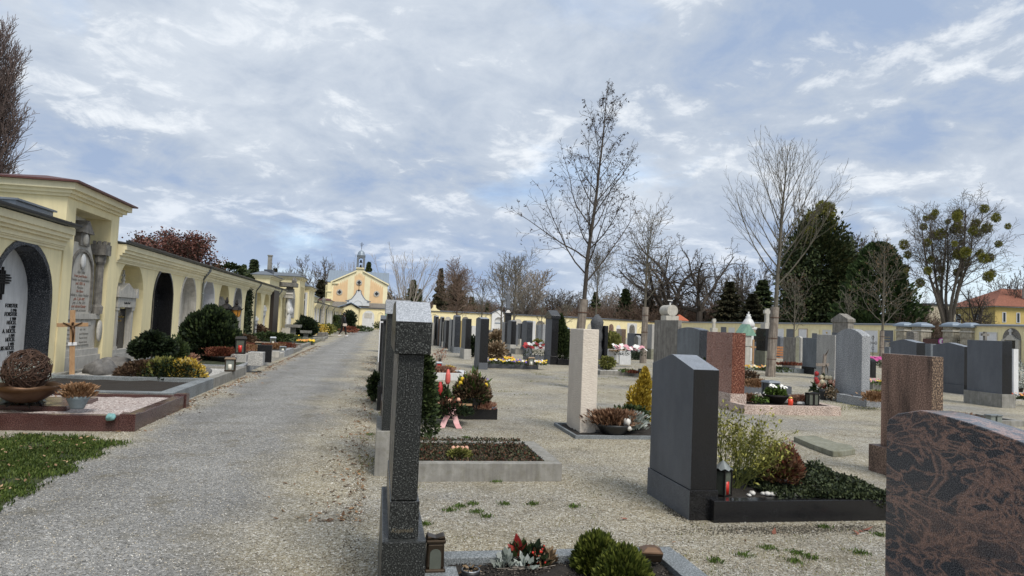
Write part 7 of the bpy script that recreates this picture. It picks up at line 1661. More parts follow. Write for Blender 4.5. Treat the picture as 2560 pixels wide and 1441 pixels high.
# wooden cross flowers
t = thing('plant_pot', 'black pot at the foot of the wooden cross', 'pot', (*G(2058, 1000), 0)); bowl_part(t, .1, .25, 'pot', 'pot')
x, y = G(2072, 1000); t = thing('artificial_flowers', 'bunch of cream, pink and red roses behind the wooden cross', 'flowers', (x + .1, y + .35, 0)); rn = random.Random(12); P, d = dome(260, .3, .55, np.random.default_rng(3), .3); V, F = leaves(P, .07, 3); link('foliage', np_mesh('foliage', V, F, fol('mid')), t)
for c in ('cream', 'red', 'salmon'):
    mb = MB()
    for _ in range(5): mb.blob((rn.uniform(-.32, .3), rn.uniform(-.28, -.1), rn.uniform(.3, .62)), .055, 1, nu=8, nv=6, amp=.25)
    mb.build('roses', PETAL[c], t, True)
shrub('dry colourless twigs in a pot right of the wooden cross', 2078, 1002, .2, .3, 'tan', 300, .03)
heather('heather', 'green and yellow heather in the grey border right of the arched headstone', 2188, 1005, .24, .32, 'heatho', 500, .17); heather('heather', 'low green heather beside the brown headstone edge', 2194, 1000, .14, .3, 'grassy', 260, .17)
heather('heather', 'dry purple brown heather behind the brown headstone', 2382, 1052, .34, .18, 'heath', 700, .08, k=.5); heather('heather', 'dry brown heather left of the twin glass lantern', 2425, 1056, .28, .12, 'brown', 400, .08, k=.5)
x, y = G(2484, 1062, .1); t = thing('grave_lantern', 'twin pale glass lantern with pewter frame near the right edge', 'lantern', (x, y, .0), .1)
for s in (-1, 1):
    mb = MB(); mb.box(s * .075 - .06, s * .075 + .06, -.06, .06, .03, .05); mb.box(s * .075 - .068, s * .075 + .068, -.068, .068, .25, .275); mb.box(s * .075 - .05, s * .075 + .05, -.05, .05, .0, .03); mb.build('frame', M['lead'], t, bevel=.004); mb = MB(); mb.box(s * .075 - .055, s * .075 + .055, -.055, .055, .05, .25); mb.build('glass', M['glass_l'], t, bevel=.008)
# ---- middle distance ----------------------------------------------------------------------------
shrub('dry straw coloured bush between the black pillar headstone and the pansies', 1235, 905, .42, .62, 'tan', 1500, .05, z=.14, k=.7, aspect=2.6); boulder('small white figurine at the foot of the black pillar headstone', 1214, 905, .1, 1.3, .16, 4, .8, 'marble', 'figurine', 'figurine')
flowers('pansies', 'row of yellow, white and violet pansies in the long black bordered grave', 1295, 912, 2.0, .5, (PETAL['yellow'], PETAL['white'], PETAL['violet'], PETAL['yellow']), 90, .15, .05, 'mid', .14, nleaf=700); flowers('pansies', 'clump of bright yellow pansies right of the straw coloured bush', 1272, 910, .35, .3, (PETAL['yellow'], PETAL['orange']), 26, .15, .05, 'grass', .2)
lantern('weathered box lantern on the right end of the pansy bed', 1326, 915, .2, .34, .16, 'bronze', 'glass_l', 'candle_w', 'flat'); lantern('round dark lantern with red candle on the gravel behind the pansy bed', 1271, 898, .2, .3, .0, 'iron', 'glass_d', 'candle_r', 'flat')
shrub('dark leafy shrub right of the black headstone on the concrete block', 1182, 893, .45, .85, 'dark', 1500, .07)
shrub('cone shaped green conifer in front of the dark headstones', 1402, 905, .40, 1.75, 'mid', 8000, .065, z=.1, name='cone_conifer', up=1.0, lobes=[(0, 0, .40, .42, .35), (0, 0, .70, .38, .34), (.0, 0, .98, .29, .3), (-.03, 0, 1.25, .19, .27), (-.05, 0, 1.48, .10, .2), (-.06, 0, 1.66, .045, .14)])
flowers('red_flowers', 'red and white flowers with red candles beside the shiny arched headstone', 1336, 893, .9, .5, (PETAL['red'], PETAL['white'], PETAL['red']), 26, .2, .10, 'mid', .5); shrub('round light green shrub behind the red and white flowers', 1345, 872, .35, .55, 'grassy', 800, .07, z=.1)
shrub('dry pinkish brown hydrangea bush below the white gabled portal', 1247, 862, .7, .85, 'tan', 1600, .10, z=.2, k=.8); shrub('small dark plants left of the dry hydrangea bush', 1231, 862, .4, .3, 'dark', 400, .06, z=.2)
shrub('yellow green upright conifer left of the mottled brown headstone', 1527, 893, .55, 1.25, 'grassy', 2600, .10, up=1.6); flowers('pink_flowers', 'pink and white artificial flowers with dark leaves above the white bench', 1572, 890, 1.2, .6, (PETAL['pink'], PETAL['white']), 30, .45, .11, 'dark', .35)
shrub('small green shrub with yellow edges right of the rough stele', 1519, 925, .3, .45, 'grassy', 900, .05, z=.1); flowers('green_leaves', 'low green leafy clump in the bed before the white bench', 1568, 932, .5, .3, (PETAL['white'],), 4, .1, .02, 'grass', .16); heather('heather', 'small reddish heather in the bed before the white bench', 1587, 934, .22, .1, 'heathr', 200, .1)
lantern('small square dark lantern at the end of the bed before the white bench', 1606, 936, .2, .2, .1, 'iron', 'glass_l', 'candle_w', 'flat'); shrub('low dark green shrub behind the white bench near the wooden stake', 1588, 900, .5, .35, 'dark', 700, .06)
flowers('flower_bed', 'yellow and orange flowers in the long grey bordered grave below the shrine', 1887, 926, 1.5, .5, (PETAL['yellow'], PETAL['orange'], PETAL['cream']), 60, .14, .05, 'grass', .16); shrub('low dark heath right of the wrapped trunk in the long grey bordered grave', 1945, 930, .8, .18, 'mid', 500, .05, z=.12, stems=False)
heather('dry_leaves', 'red brown dry leaves on the grave below the olive headstone', 1978, 915, .8, .12, 'heathr', 300, .25, k=.3, size=.09)
shrub('leafy dark shrub with red berries between the blue grey and the red headstone', 1755, 985, .3, .75, 'mid', 1000, .06)
flowers('flower_bed', 'mixed yellow and pink flowers behind the big arched headstone', 2195, 962, .8, .4, (PETAL['yellow'], PETAL['pink']), 26, .15, .05, 'grass', .15); flowers('pink_flowers', 'magenta flowers beside the round black headstone', 2190, 915, .5, .4, (plain('magenta petals', (.45, .05, .22), .6),), 16, .4, .1, 'mid', .3)
shrub('grey leafless rose bush at the right edge behind the white ridged headstone', 2552, 985, .5, 1.1, 'silver', 700, .04); flowers('flower_bed', 'orange heather and flowers at the right edge', 2550, 1000, .8, .4, (PETAL['orange'], PETAL['red']), 20, .15, .04, 'mid', .15)
shrub('small green shrub on the left side of the headstone row beside the path', 955, 957, .14, .5, 'mid', 1500, .035, x=-.02, y=12.6, k=1.2)

# ---- left graves ------------------------------------------------------------------------------------
x, y = G(50, 1018, .22); t = thing('vine_ball_bowl', 'large brown metal bowl holding a ball of twisted vine, on the red granite slab', 'planter', (x, y + .1, .22)); r = .36
mb = MB(); n_ = 28; prof = [(.12, 0), (.2, .03), (.36, .14), (.40, .22)]; mb.lathe(prof + [(.37, .215), (.3, .12), (.01, .08)], (0, 0, .05), n_)
for i in range(len(prof) - 1, len(prof) + 0):
    for k in range(n_): a = mb.v[i * n_ + k]; mb.v[i * n_ + k] = (a[0], a[1], a[2] + .014 * math.sin(k * PI * 2 / 4))
mb.build('bowl', M['copperbowl'], t, True); mb = MB()
for k in range(4): a = k * PI / 2 + .7; mb.tube([(.13 * math.cos(a), .13 * math.sin(a), .06), (.19 * math.cos(a), .19 * math.sin(a), .0)], .012, 5)
mb.build('foot', M['iron'], t); mb = MB(); rn = random.Random(3)
for k in range(95):
    u = rv(rn).normalized(); v_ = u.cross(rv(rn)).normalized(); rr = rn.uniform(.22, .27); a0 = rn.uniform(0, 6); ln = rn.uniform(2.5, 6)
    mb.tube([tuple(Vector((0, 0, .44)) + (u * math.cos(a0 + ln * i / 12) + v_ * math.sin(a0 + ln * i / 12)) * rr * (1 + .05 * math.sin(i * 1.7 + k))) for i in range(13)], rn.uniform(.003, .007), 4)
mb.build('vine_ball', bark('vine', (.035, .02, .014), (.12, .065, .042), 30), t)
shrub('spiky grey green succulent behind the vine ball', 15, 960, .18, .3, 'silver', 160, .11, x=x - .25, y=y + .55, z=.22, stems=False, name='succulent', aspect=2.5)
heather('heather_pot', 'blue grey pot with orange brown heather on the red granite slab', 193, 1022, .15, .24, 'heatho', 900, .22, 'pot_b', size=.05)
boulder('turquoise glass stone in the pink gravel beside the red kerb', 277, 1048, .05, .8, .16, 3, 1.1, 'teal', 'glass_stone', 'stone')
boulder('dark grey boulder at the foot of the wooden crucifix', 252, 940, .26, .75, .12, 5, 1.2); boulder('dark grey boulder behind the first one by the tall bay', 288, 925, .26, .7, .12, 8, 1.2); boulder('pale grey boulder at the right of the yellow leaved shrub', 483, 947, .27, .62, .12, 11, 1.2)
def at_l(px, py, z=.15): return G(px, py, z)
shrub('small dark yew tree with dense flat crown before the first niche', 375, 925, .40, .80, 'dark', 6500, .055, z=.15, lobes=[(0, 0, .56, .30, .20), (-.22, 0, .46, .2, .16), (.24, .1, .5, .22, .18), (.08, -.2, .68, .2, .14), (.1, .3, .52, .22, .2)], name='yew')
shrub('small dark pointed conifer right of the little yew', 440, 918, .22, .65, 'mid', 1600, .05, z=.15, up=.8); heather('heather', 'reddish brown dry plant next to the small pointed conifer', 462, 912, .28, .42, 'heathp', 700, .15)
x, y = at_l(418, 945); t = thing('yellow_shrub', 'broom shrub with yellow leaved branches and trailing brown grasses in the long grave', 'shrub', (x, y, .15)); rg = np.random.default_rng(7)
for nm, c, n_, s_, hh, rr, ox, k_ in (('yellow_leaves', 'gold', 1500, .030, .40, .42, .32, .8), ('grasses', 'grassy', 1300, .045, .38, .42, -.1, 1), ('brown_twigs', 'brown', 3600, .032, .32, .5, -.45, 1), ('dark_leaves', 'dark', 2600, .035, .34, .6, .1, 1)):
    P, d = dome(n_, rr, hh, rg, .35, k_); P[:, 0] += ox; V, F = leaves(P, s_, 7, 1.8, .1, d); V[:, 2] = np.maximum(V[:, 2], 0); link(nm, np_mesh(nm, V, F, fol(c)), t)
shrub('large rounded dark green juniper shrub before the third niche', 520, 905, .92, 1.75, 'dark', 15000, .075, z=.1, name='juniper', up=.9, lobes=[(0, 0, .7, .58, .5), (-.42, .1, .5, .36, .38), (.42, -.1, .6, .36, .42), (.14, 0, 1.1, .36, .3), (-.3, 0, 1.0, .28, .3), (.36, .2, 1.05, .24, .28), (0, 0, .35, .55, .34), (.0, 0, 1.3, .2, .2), (-.5, 0, .85, .2, .22)])
tj = shrub('bright green tips of the large juniper shrub', 521, 904, .9, 1.7, 'mid', 3600, .075, z=.1, stems=False, up=.9, lobes=[(0, 0, .75, .6, .5), (-.42, .1, .55, .38, .4), (.42, -.1, .65, .38, .42), (.14, 0, 1.15, .37, .3)]); jj = [o for o in COL.objects if o.name == 'juniper'][0]
for c in list(tj.children): c.name = 'light_foliage'; c.parent = jj
D.objects.remove(tj)
heather('heather_planter', 'round black planter with rusty red heather on white gravel', 553, 905, .34, .40, 'heathr', 1500, .15, 'pot')
lantern('brass and glass lantern on the concrete kerb corner', 600, 927, .22, .36, .2, 'bronze', 'glass_l', 'candle_w', 'flat', x=G(575, 928, .2)[0], y=G(575, 928, .2)[1])
x, y = G(598, 920, 0); t = thing('granite_block', 'pale speckled granite cube carrying the lantern with the red candle', 'stone block', (x, y, 0)); mb = MB(); mb.box(-.2, .2, -.2, .2, .18, .38); mb.box(-.22, .22, -.22, .22, 0, .18); mb.build('block', M['grey2'], t, bevel=.01)
lantern('tall dark lantern with red candle on the pale granite cube', 0, 0, .26, .55, .382, 'iron', 'glass_d', 'candle_r', 'flat', x=x, y=y)
for px, py, s_, mt, lab in ((640, 912, .18, 'grey2', 'pale granite cube beside the small dark upright slab'), (690, 893, .1, 'lime', 'small pale box shaped vase on the light granite kerb')):
    x, y = G(px, py, .2); t = thing('granite_block', lab, 'stone block', (x, y, .18)); mb = MB(); mb.box(-s_, s_, -s_, s_, 0, s_ * 1.9); mb.build('block', M[mt], t, bevel=.01)
x, y = G(660, 906, .1); t = thing('name_slab', 'small dark upright name slab at the path edge of the left graves', 'headstone', (x, y, .1)); mb = MB(); mb.box(-.2, .2, -.04, .04, 0, .5); mb.build('slab', M['blk'], t, bevel=.01)
t = thing('bowl', 'small black footed bowl beside the dark name slab', 'bowl', (*G(638, 890, .38), .38)); bowl_part(t, .16, .12, 'pot')
for i, (px, py, r, h, c) in enumerate(((578, 880, .5, .3, 'heathr'), (622, 878, .45, .32, 'heatho'), (650, 872, .4, .28, 'heathr'), (677, 872, .45, .3, 'heatho'), (710, 870, .42, .3, 'heathr'), (598, 868, .4, .25, 'heathr'))):
    heather('heather', ('rust red', 'orange brown', 'dark red', 'pale orange', 'deep red', 'small rusty')[i] + ' heather clump in the heather bed left of the path', px, py, r, h, c, 800, .2, k=.8)
for i, (px, py) in enumerate(((592, 880), (645, 876), (682, 866), (707, 878))): lantern(('square bronze lantern among the rust red heather', 'flat roofed bronze lantern in the middle of the heather bed', 'thin dark lantern behind the pale orange heather', 'low grey box lantern at the right of the heather bed')[i], px, py, .22, (.42, .36, .45, .2)[i], .2, 'bronze' if i < 2 else 'zinc', 'glass_d', 'candle_w', 'flat')
# planted strip along the arcade
def strip(lab, px, py, r, h, c='mid', n=1800, s_=.07, k=1.2, name='shrub'): return shrub(lab, px, py, r, h, c, n, s_, z=.1, k=k, name=name)
strip('twiggy reddish shrub below the ivy covered niche', 645, 850, .7, .8, 'brown', 1500); strip('low spreading green cotoneaster behind the heather bed', 690, 855, 1.2, .45, 'mid', 2600); strip('loose green brown shrub before the third downpipe', 668, 838, .6, .9, 'mid', 1500)
strip('low brown ground plants between the juniper and the heather bed', 610, 862, 1.0, .4, 'brown', 1800); strip('dark red leaved shrub left of the rhododendron', 708, 832, .7, .8, 'brown', 1500)
strip('big dark rhododendron bush right of the white figure columns', 745, 838, 1.25, 1.35, 'dark', 8000, .10, 1.0, 'rhododendron'); strip('second dark rhododendron dome toward the path', 768, 842, .9, 1.0, 'dark', 4000, .10, 1.0, 'rhododendron')
flowers('yellow_flowers', 'strip of small yellow flowers left of the stone bird bath', 712, 848, 1.4, .6, (PETAL['yellow'],), 30, .2, .05, 'mid', .2); flowers('yellow_flowers', 'yellow winter aconites near the path beside the stone trough', 765, 858, .9, .5, (PETAL['yellow'], PETAL['orange']), 34, .1, .07, 'grass', .15)
strip('forsythia like shrub covered with yellow leaves behind the stone trough', 785, 838, 1.2, .75, 'gold', 1500, .08); strip('low green cushion shrub around the stone trough', 757, 840, .7, .5, 'box', 1500); strip('tuft of yellow green grass further along the path', 812, 838, .8, .7, 'grassy', 900, .12)
strip('round dark green bush before the far arcade', 818, 822, 1.7, 1.5, 'mid', 4200, .13); strip('broad dark green bush right behind the round one', 842, 820, 1.9, 1.5, 'dark', 4200, .13); strip('low mixed plants left of the walking person', 835, 830, 1.6, .7, 'mid', 2200, .1)
strip('small round tree right behind the walking person', 869, 829, .95, 1.9, 'dark', 2500, .12); strip('low red flowering plants right of the walking person', 872, 833, .9, .5, 'heathr', 600, .1); strip('low plants at the far end of the left graves', 893, 829, 1.6, .5, 'mid', 1200, .12)
strip('brown bare bush in front of the far arcade piers', 795, 818, 1.2, 1.7, 'tan', 900, .12); strip('low bush at the far gate right of the path', 957, 828, 1.2, .9, 'mid', 900, .12)
for px, pyb, pyt, lab in ((731, 853, 812, 'tall square stone bird bath on a pillar before the rhododendron'), (764, 849, 827, 'shorter stone trough on a foot right of the bird bath')):
    x, y = G(px, pyb); zt = Z_at(pyt, x, y); t = thing('bird_bath', lab, 'bird bath', (x, y, 0)); w1 = .42 if px < 750 else .32
    mb = MB(); mb.box(-.14, .14, -.14, .14, 0, zt - .16); mb.build('pillar', M['concrete'], t, bevel=.01); mb = MB(); mb.box(-w1, w1, -w1, w1, zt - .16, zt, tx=-.02, ty=-.02); mb.build('basin', M['concrete'], t, bevel=.01)
    mb = MB(); mb.box(-w1 * .85, w1 * .85, -w1 * .85, w1 * .85, zt + .001, zt + .006); mb.build('soil', M['soil'], t)
for px, py, lab in ((835, 835, 'low stone table between the plants left of the person'), (797, 853, 'flat grey stone at the path edge'), (806, 846, 'small dark box planter at the path edge'), (768, 862, 'grey kerb stone lying at the path edge')):
    x, y = G(px, py); t = thing('stone_block', lab, 'stone block', (x, y, 0)); mb = MB(); mb.box(-.35, .35, -.3, .3, 0, .22 if 'dark' not in lab else .4); mb.build('block', M['concrete' if 'dark' not in lab else 'lime_d'], t, bevel=.02)
# ornate iron lanterns on posts
for px, pyb, pyt, lab, in ((567, 868, 742, 'ornate black iron lantern with crown top above the juniper'), (592, 868, 748, 'ornate rusty iron lantern on a post between two niches')):
    Y = 27.2 if px < 580 else 29.5; X = X_at(px, Y, 1.8); zt = Z_at(pyt, X, Y); t = thing('post_lantern', lab, 'lantern', (X, Y, 0)); z0 = zt - .75
    mb = MB(); mb.tube([(0, 0, 0), (0, 0, z0)], .03, 6); mb.build('post', M['rust'], t); mb = MB(); mb.lathe([(.08, 0), (.14, .04), (.19, .3), (.15, .31)], (0, 0, z0), 6); mb.build('glass_body', M['amber'] if px > 580 else M['iron'], t)
    mb = MB(); mb.lathe([(.24, .3), (.16, .42), (.05, .5), (.07, .56), (.02, .72), (.0, .75)], (0, 0, z0), 6)
    for k in range(6): a = k * PI / 3; mb.tube([(.14 * math.cos(a), .14 * math.sin(a), z0 + .04), (.19 * math.cos(a), .19 * math.sin(a), z0 + .3), (.27 * math.cos(a), .27 * math.sin(a), z0 + .38)], .014, 4)
    mb.build('iron_frame', M['iron'], t)
# ivy climbing the niche
yc_ = (A[6][0] + A[6][1]) / 2; rg = np.random.default_rng(22); n = 5200; z = rg.random(n) * 2.85; wy = .85 * np.clip(1.15 - np.abs(z - 1.5) * .12, .5, 1) * np.where(z > 1.9, np.sqrt(np.clip(1 - ((z - 1.9) / .95) ** 2, .02, 1)), 1); yy = yc_ + rg.uniform(-1, 1, n) * wy; xx = XW - .30 + rg.random(n) * .36 + .25 * np.clip(.6 - z, 0, 1)
V, F = leaves(np.stack([xx, yy, z], 1), .085, 3, 1.2, -.3); o = link('ivy', np_mesh('ivy', V, F, foliage('dark ivy', ((.006, .012, .005), (.02, .032, .012), (.05, .065, .025))))); tag(o, 'dark ivy filling the seventh niche of the arcade from top to bottom', 'ivy')
# ------------------------------------------------------------------ the person on the path
def skin_mesh(name, pts, edges, mat, parent, root=0, sub=2):
    me = D.meshes.new(name); me.from_pydata([p[:3] for p in pts], edges, []); me.materials.append(mat)
    o = D.objects.new(name, me); COL.objects.link(o); o.parent = parent
    o.modifiers.new('skin', 'SKIN')
    sv = me.skin_vertices[0].data if me.skin_vertices else None
    if sv is None:
        bpy.context.view_layer.objects.active = o; o.select_set(True); bpy.ops.mesh.customdata_skin_add(); o.select_set(False); sv = me.skin_vertices[0].data
    for i, p in enumerate(pts): sv[i].radius = (p[3], p[4] if len(p) > 4 else p[3]); sv[i].use_root = (i == root)
    s_ = o.modifiers.new('sub', 'SUBSURF'); s_.levels = sub; s_.render_levels = sub
    return o
Yp_ = 54.5; Xp_ = X_at(858, Yp_, .8)
pr_ = thing('person', 'person in dark hooded jacket, black trousers and white shoes walking with a cream shoulder bag', 'person', (Xp_, Yp_, 0), R(-58))
SKN = plain('skin', (.45, .27, .19), .5); JK = plain('black quilted jacket', (.012, .013, .018), .6); TR = plain('black trousers', (.008, .008, .010), .8)
k = 1.04
def s(*v): return tuple(x * k for x in v)
B_ = [s(0, 0, .95, .12, .09), s(0, 0, 1.18, .11, .085), s(0, .01, 1.38, .14, .09), s(0, .03, 1.47, .05), s(0, .05, 1.54, .052), s(0, .06, 1.62, .075, .09), s(0, .05, 1.70, .05, .07),
      s(.10, .02, .90, .085), s(.11, .16, .50, .058), s(.11, .20, .09, .038), s(.11, .33, .035, .035),
      s(-.10, -.02, .90, .085), s(-.11, -.06, .50, .058), s(-.11, -.26, .11, .038), s(-.11, -.16, .035, .035),
      s(.19, .0, 1.40, .055), s(.25, -.04, 1.14, .042), s(.22, .12, .93, .032), s(.21, .18, .86, .035),
      s(-.19, .0, 1.40, .055), s(-.25, -.02, 1.14, .042), s(-.20, .18, .98, .032), s(-.19, .25, .93, .035)]
E_ = [(0, 1), (1, 2), (2, 3), (3, 4), (4, 5), (5, 6), (0, 7), (7, 8), (8, 9), (9, 10), (0, 11), (11, 12), (12, 13), (13, 14), (2, 15), (15, 16), (16, 17), (17, 18), (2, 19), (19, 20), (20, 21), (21, 22)]
skin_mesh('body', B_, E_, SKN, pr_)
J_ = [s(0, 0, .84, .17, .13), s(0, 0, 1.0, .165, .13), s(0, 0, 1.2, .165, .13), s(0, .01, 1.40, .165, .12), s(0, -.03, 1.50, .11, .09), s(.21, .0, 1.40, .075), s(.27, -.04, 1.14, .062), s(.235, .12, .94, .05), s(-.21, .0, 1.40, .075), s(-.27, -.02, 1.14, .062), s(-.215, .18, .99, .05)]
skin_mesh('jacket', J_, [(0, 1), (1, 2), (2, 3), (3, 4), (3, 5), (5, 6), (6, 7), (3, 8), (8, 9), (9, 10)], JK, pr_)
Tt = [s(0, 0, .93, .13, .11), s(.10, .02, .86, .10), s(.11, .16, .50, .072), s(.11, .20, .12, .052), s(-.10, -.02, .86, .10), s(-.11, -.06, .50, .072), s(-.11, -.25, .15, .052)]
skin_mesh('trousers', Tt, [(0, 1), (1, 2), (2, 3), (0, 4), (4, 5), (5, 6)], TR, pr_)
mb = MB(); mb.blob((0, .03 * k, 1.645 * k), .105, 2, sz=1.15, sy=1.1, amp=.04); mb.blob((0, -.03 * k, 1.52 * k), .085, 2, sz=.8); mb.build('hair', plain('black hair', (.01, .008, .007), .6), pr_, True)
for sx, y_, z_ in ((.11, .27, .045), (-.11, -.20, .05)):
    mb = MB(); mb.blob((sx * k, y_ * k, z_), .075, 2, sx=.65, sy=1.9, sz=.7, amp=.03); mb.build('shoe', M['whitest'], pr_, True)
mb = MB(); mb.box(.27, .37, -.20, .12, .80, 1.0); mb.build('shoulder_bag', plain('cream leather', (.55, .47, .40), .5), pr_, bevel=.02)
mb = MB(); mb.tube([(.31, .1, 1.0), (.16, .13, 1.3), (0, .10, 1.52), (-.1, 0, 1.55), (0, -.12, 1.48), (.2, -.15, 1.2), (.31, -.17, 1.0)], .012, 4); mb.build('bag_strap', M['iron'], pr_)

# ------------------------------------------------------------------ loose gravel, leaf litter, weeds, grass
def stones(n, xf, zf, smin, smax, seed, cols, nm, lab):
    rg = np.random.default_rng(seed); P = xf(rg, n); n = len(P)
    base = np.array([[1, 0, 0], [-1, 0, 0], [0, 1, 0], [0, -1, 0], [0, 0, 1], [0, 0, -1]], float); F0 = np.array([[0, 2, 4], [2, 1, 4], [1, 3, 4], [3, 0, 4], [2, 0, 5], [1, 2, 5], [3, 1, 5], [0, 3, 5]])
    s_ = rg.uniform(smin, smax, (n, 1, 1)) * rg.uniform(.6, 1.15, (n, 6, 1)) ; an = rg.uniform(0, 2 * PI, n); c, s2 = np.cos(an), np.sin(an)
    V = base[None] * s_; V[:, :, 2] *= .62
    x = V[:, :, 0] * c[:, None] - V[:, :, 1] * s2[:, None]; y = V[:, :, 0] * s2[:, None] + V[:, :, 1] * c[:, None]; V = np.stack([x, y, V[:, :, 2]], 2) + np.concatenate([P, np.full((n, 1), zf)], 1)[:, None, :]
    F = (F0[None] + (np.arange(n) * 6)[:, None, None]).reshape(-1, 3); me = np_mesh(nm, V.reshape(-1, 3), F, pebble_mat(nm, cols)); o = link(nm, me); tag(o, lab, 'gravel', kind='stuff'); return o
def areaA(rg, n):
    y = 2.6 + rg.random(n) ** 1.6 * 7.0; x = rg.uniform(-3.4, 4.0, n); ok = ~((x > .02) & (x < 1.9) & (y > 2.3) & (y < 4.1)) & ~((x > .1) & (x < 1.75) & (y > Y2 - .8) & (y < Y2 + 1.0)); return np.stack([x, y], 1)[ok]
BEI = [(0, (.09, .08, .06)), (.25, (.30, .25, .17)), (.6, (.46, .41, .31)), (.85, (.60, .57, .50)), (1, (.80, .78, .72))]
stones(60000, areaA, .003, .003, .0085, 3, BEI, 'gravel_stones', 'loose crushed gravel stones lying over the ground near the camera')
def edge_row(rg, n):
    y = 3 + rg.random(n) ** 1.3 * 26; x = np.where(rg.random(n) < .5, -3.02 + abs(rg.normal(size=n)) * .13, -.06 - abs(rg.normal(size=n)) * .22); return np.stack([x, y], 1)
stones(14000, edge_row, .004, .004, .012, 5, BEI, 'gravel_stones', 'coarser gravel gathered along both edges of the path')
def flat_leaves(P, size, seed):
    rg = np.random.default_rng(seed); n = len(P); a = rg.normal(size=(n, 3)); a[:, 2] *= .25; a /= np.linalg.norm(a, axis=1, keepdims=True); up = rg.normal(size=(n, 3)) * .28 + [0, 0, 1]; b = np.cross(a, up); b /= np.linalg.norm(b, axis=1, keepdims=True)
    s_ = (size * rg.uniform(.5, 1.3, n))[:, None]; L = a * s_; W = b * s_ * .42; V = np.stack([P - L, P - L * .1 + W, P + L, P - L * .1 - W], 1); V[:, :, 2] = np.maximum(V[:, :, 2], .003); return V.reshape(-1, 3), np.arange(4 * n).reshape(n, 4)
def litter(nm, lab, P, size, cols, seed): V, F = flat_leaves(P, size, seed); o = link(nm, np_mesh(nm, V, F, foliage(nm + str(seed), cols, .9))); tag(o, lab, 'leaf litter', kind='stuff'); return o
rg = np.random.default_rng(41); LC = ((.06, .035, .02), (.17, .10, .055), (.30, .19, .10), (.24, .12, .07))
n = 1500; y = 9 + rg.random(n) * 26; P = np.stack([-3.05 + abs(rg.normal(size=n)) * .16 * (1 + .6 * np.sin(y * 3)), y, np.full(n, .012)], 1); litter('leaf_litter', 'dry brown leaves gathered along the kerbs on the left side of the path', P, .032, LC, 1)
n = 1100; y = 5.2 + rg.random(n) ** 1.3 * 22; P = np.stack([-.05 - abs(rg.normal(size=n)) * .25, y, np.full(n, .012)], 1); litter('leaf_litter', 'dry brown leaves at the foot of the headstone row on the right of the path', P, .026, LC, 2)
cl_ = rg.uniform([.4, 4.2], [9, 26], (60, 2)); P = np.concatenate([c_ + rg.normal(size=(14, 2)) * [.35, .25] for c_ in cl_]); P = np.concatenate([P, np.full((len(P), 1), .010)], 1); litter('leaf_litter', 'scattered brown leaf crumbs on the gravel between the graves', P, .018, LC, 3)
P = np.array([(*G(*q), .012) for q in ((2140, 1335), (2152, 1332), (2168, 1328), (1935, 1335), (1475, 1108), (2145, 1340), (2010, 1205), (1560, 1300))]); litter('leaf_litter', 'single reddish maple leaves lying on the gravel at the lower right', P, .045, ((.20, .07, .05), (.28, .12, .08)), 4)
def weed_patch(lab, pts_, n, h, sp, col='grass', seed=1):
    rg = np.random.default_rng(seed); C_ = np.array([(*G(*q), .0) for q in pts_]); V, F = tufts(C_, n, h, rg, sp); o = link('weeds', np_mesh('weeds', V, F, fol(col))); tag(o, lab, 'weeds', kind='stuff'); return o
weed_patch('small green weed tufts growing in the gravel', ((1125, 1278), (1150, 1268), (1182, 1262), (1190, 1281), (1260, 1262), (1215, 1293), (1060, 1312), (1330, 1262), (1435, 1268), (1165, 1095), (1240, 1205), (1205, 1108), (925, 1088), (1990, 1385), (2060, 1320), (2150, 1384), (1920, 1372), (1985, 1405), (2300, 1300), (1860, 1390), (1790, 1405), (2030, 1396), (2200, 1340)), 110, .0075, .028, 'grass', 3)
P_ = [(rg.uniform(1000, 2200), rg.uniform(1215, 1440)) for _ in range(40)] + [(rg.uniform(1700, 2180), rg.uniform(1330, 1441)) for _ in range(30)]
weed_patch('tiny sparse moss and weed sprigs between the gravel', P_, 16, .005, .05, 'grassy', 4)
P_ = [(rg.uniform(1250, 1800), rg.uniform(930, 990)) for _ in range(26)] + [(rg.uniform(930, 950), rg.uniform(860, 1200)) for _ in range(14)] + [(rg.uniform(2060, 2190), rg.uniform(1005, 1030)) for _ in range(14)]
weed_patch('yellowish moss patches in the gravel of the middle field', P_, 40, .010, .13, 'grassy', 5)
gp_ = [G(*q) for q in ((-260, 1088), (-20, 1094), (60, 1089), (120, 1094), (200, 1098), (262, 1103), (290, 1110), (262, 1128), (215, 1148), (160, 1180), (110, 1202), (60, 1232), (25, 1262), (-20, 1290), (-260, 1420))]
cg = (sum(a for a, b in gp_) / len(gp_), sum(b for a, b in gp_) / len(gp_)); gi = [(a + (cg[0] - a) * .07 + rnd.uniform(-.05, .05), b + (cg[1] - b) * .07 + rnd.uniform(-.05, .05)) for a, b in gp_]
mb = MB(); mb.add([(a, b, .010) for a, b in gi], [tuple(range(len(gp_)))[::-1]]); struct('verge', mb, M['lawn_soil'])
pa = np.array(gp_); xs = rg.uniform(pa[:, 0].min(), pa[:, 0].max(), 90000); ys_ = rg.uniform(pa[:, 1].min(), pa[:, 1].max(), 90000)
def inside(x, y, poly):
    r = np.zeros(len(x), bool); j = len(poly) - 1
    for i in range(len(poly)):
        (xi, yi), (xj, yj) = poly[i], poly[j]; r ^= ((yi > y) != (yj > y)) & (x < (xj - xi) * (y - yi) / (yj - yi + 1e-12) + xi); j = i
    return r
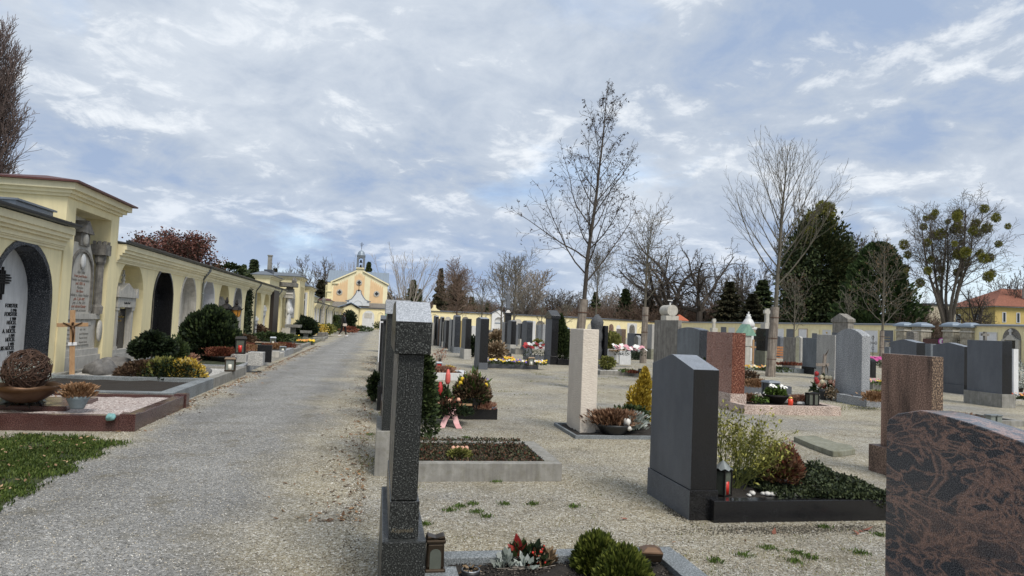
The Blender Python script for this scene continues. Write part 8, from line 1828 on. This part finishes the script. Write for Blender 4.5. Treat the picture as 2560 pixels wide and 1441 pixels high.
ok = inside(xs + rg.normal(size=90000) * .07 + .12 * np.sin(ys_ * 9) * np.sin(xs * 7 + 2), ys_ + rg.normal(size=90000) * .07, gp_) & (np.sin(xs * 5.3 + 1) * np.sin(ys_ * 6.1) + np.sin(xs * 13) * .4 + rg.normal(size=90000) * .5 > -.55); C_ = np.stack([xs[ok], ys_[ok], np.full(ok.sum(), .008)], 1)
ax = rg.normal(size=(len(C_), 3)) * .45; ax[:, 2] = 1; V, F = leaves(C_, .013, 3, 2.8, 0, ax); o = link('grass', np_mesh('grass', V, F, foliage('fresh grass', ((.022, .04, .008), (.055, .09, .015), (.12, .15, .035))))); tag(o, 'patch of fresh green grass at the lower left corner', 'grass', kind='stuff')
xs = rg.uniform(pa[:, 0].min(), pa[:, 0].max(), 600); ys_ = rg.uniform(pa[:, 1].min(), pa[:, 1].max(), 600); ok = inside(xs, ys_, gp_); litter('leaf_litter', 'brown oak leaves lying on the green grass patch', np.stack([xs[ok], ys_[ok], np.full(ok.sum(), .045)], 1)[:300], .022, ((.13, .075, .045), (.30, .19, .11), (.42, .30, .18)), 6)
# dark planting soil crumbs in the nearest grave
rgn = np.random.default_rng(6); stones(9000, lambda r_, n: np.stack([r_.uniform(.46, 1.72, n), r_.uniform(2.7, 3.95, n)], 1), .118, .003, .010, 8, [(0, (.006, .005, .004)), (.8, (.035, .027, .02)), (1, (.14, .12, .10))], 'soil_and_shade_crumbs', 'crumbly dark planting soil in the nearest grave')
# dark crumbs put down as contact shade along the black kerb

def kerb_shade_area(r_, n): x, y = G(1990, 1325); a = np.stack([x + r_.normal(size=n) * .42, y + r_.normal(size=n) * .055], 1); x, y = G(1700, 1285); b = np.stack([x + r_.normal(size=n // 3) * .05, y + r_.normal(size=n // 3) * .12], 1); return np.concatenate([a, b])
stones(2600, kerb_shade_area, .004, .003, .009, 12, [(0, (.02, .018, .012)), (.7, (.10, .085, .06)), (1, (.4, .36, .28))], 'soil_and_shade_crumbs', 'dark soil crumbs added as contact shade along the foot of the black kerb')
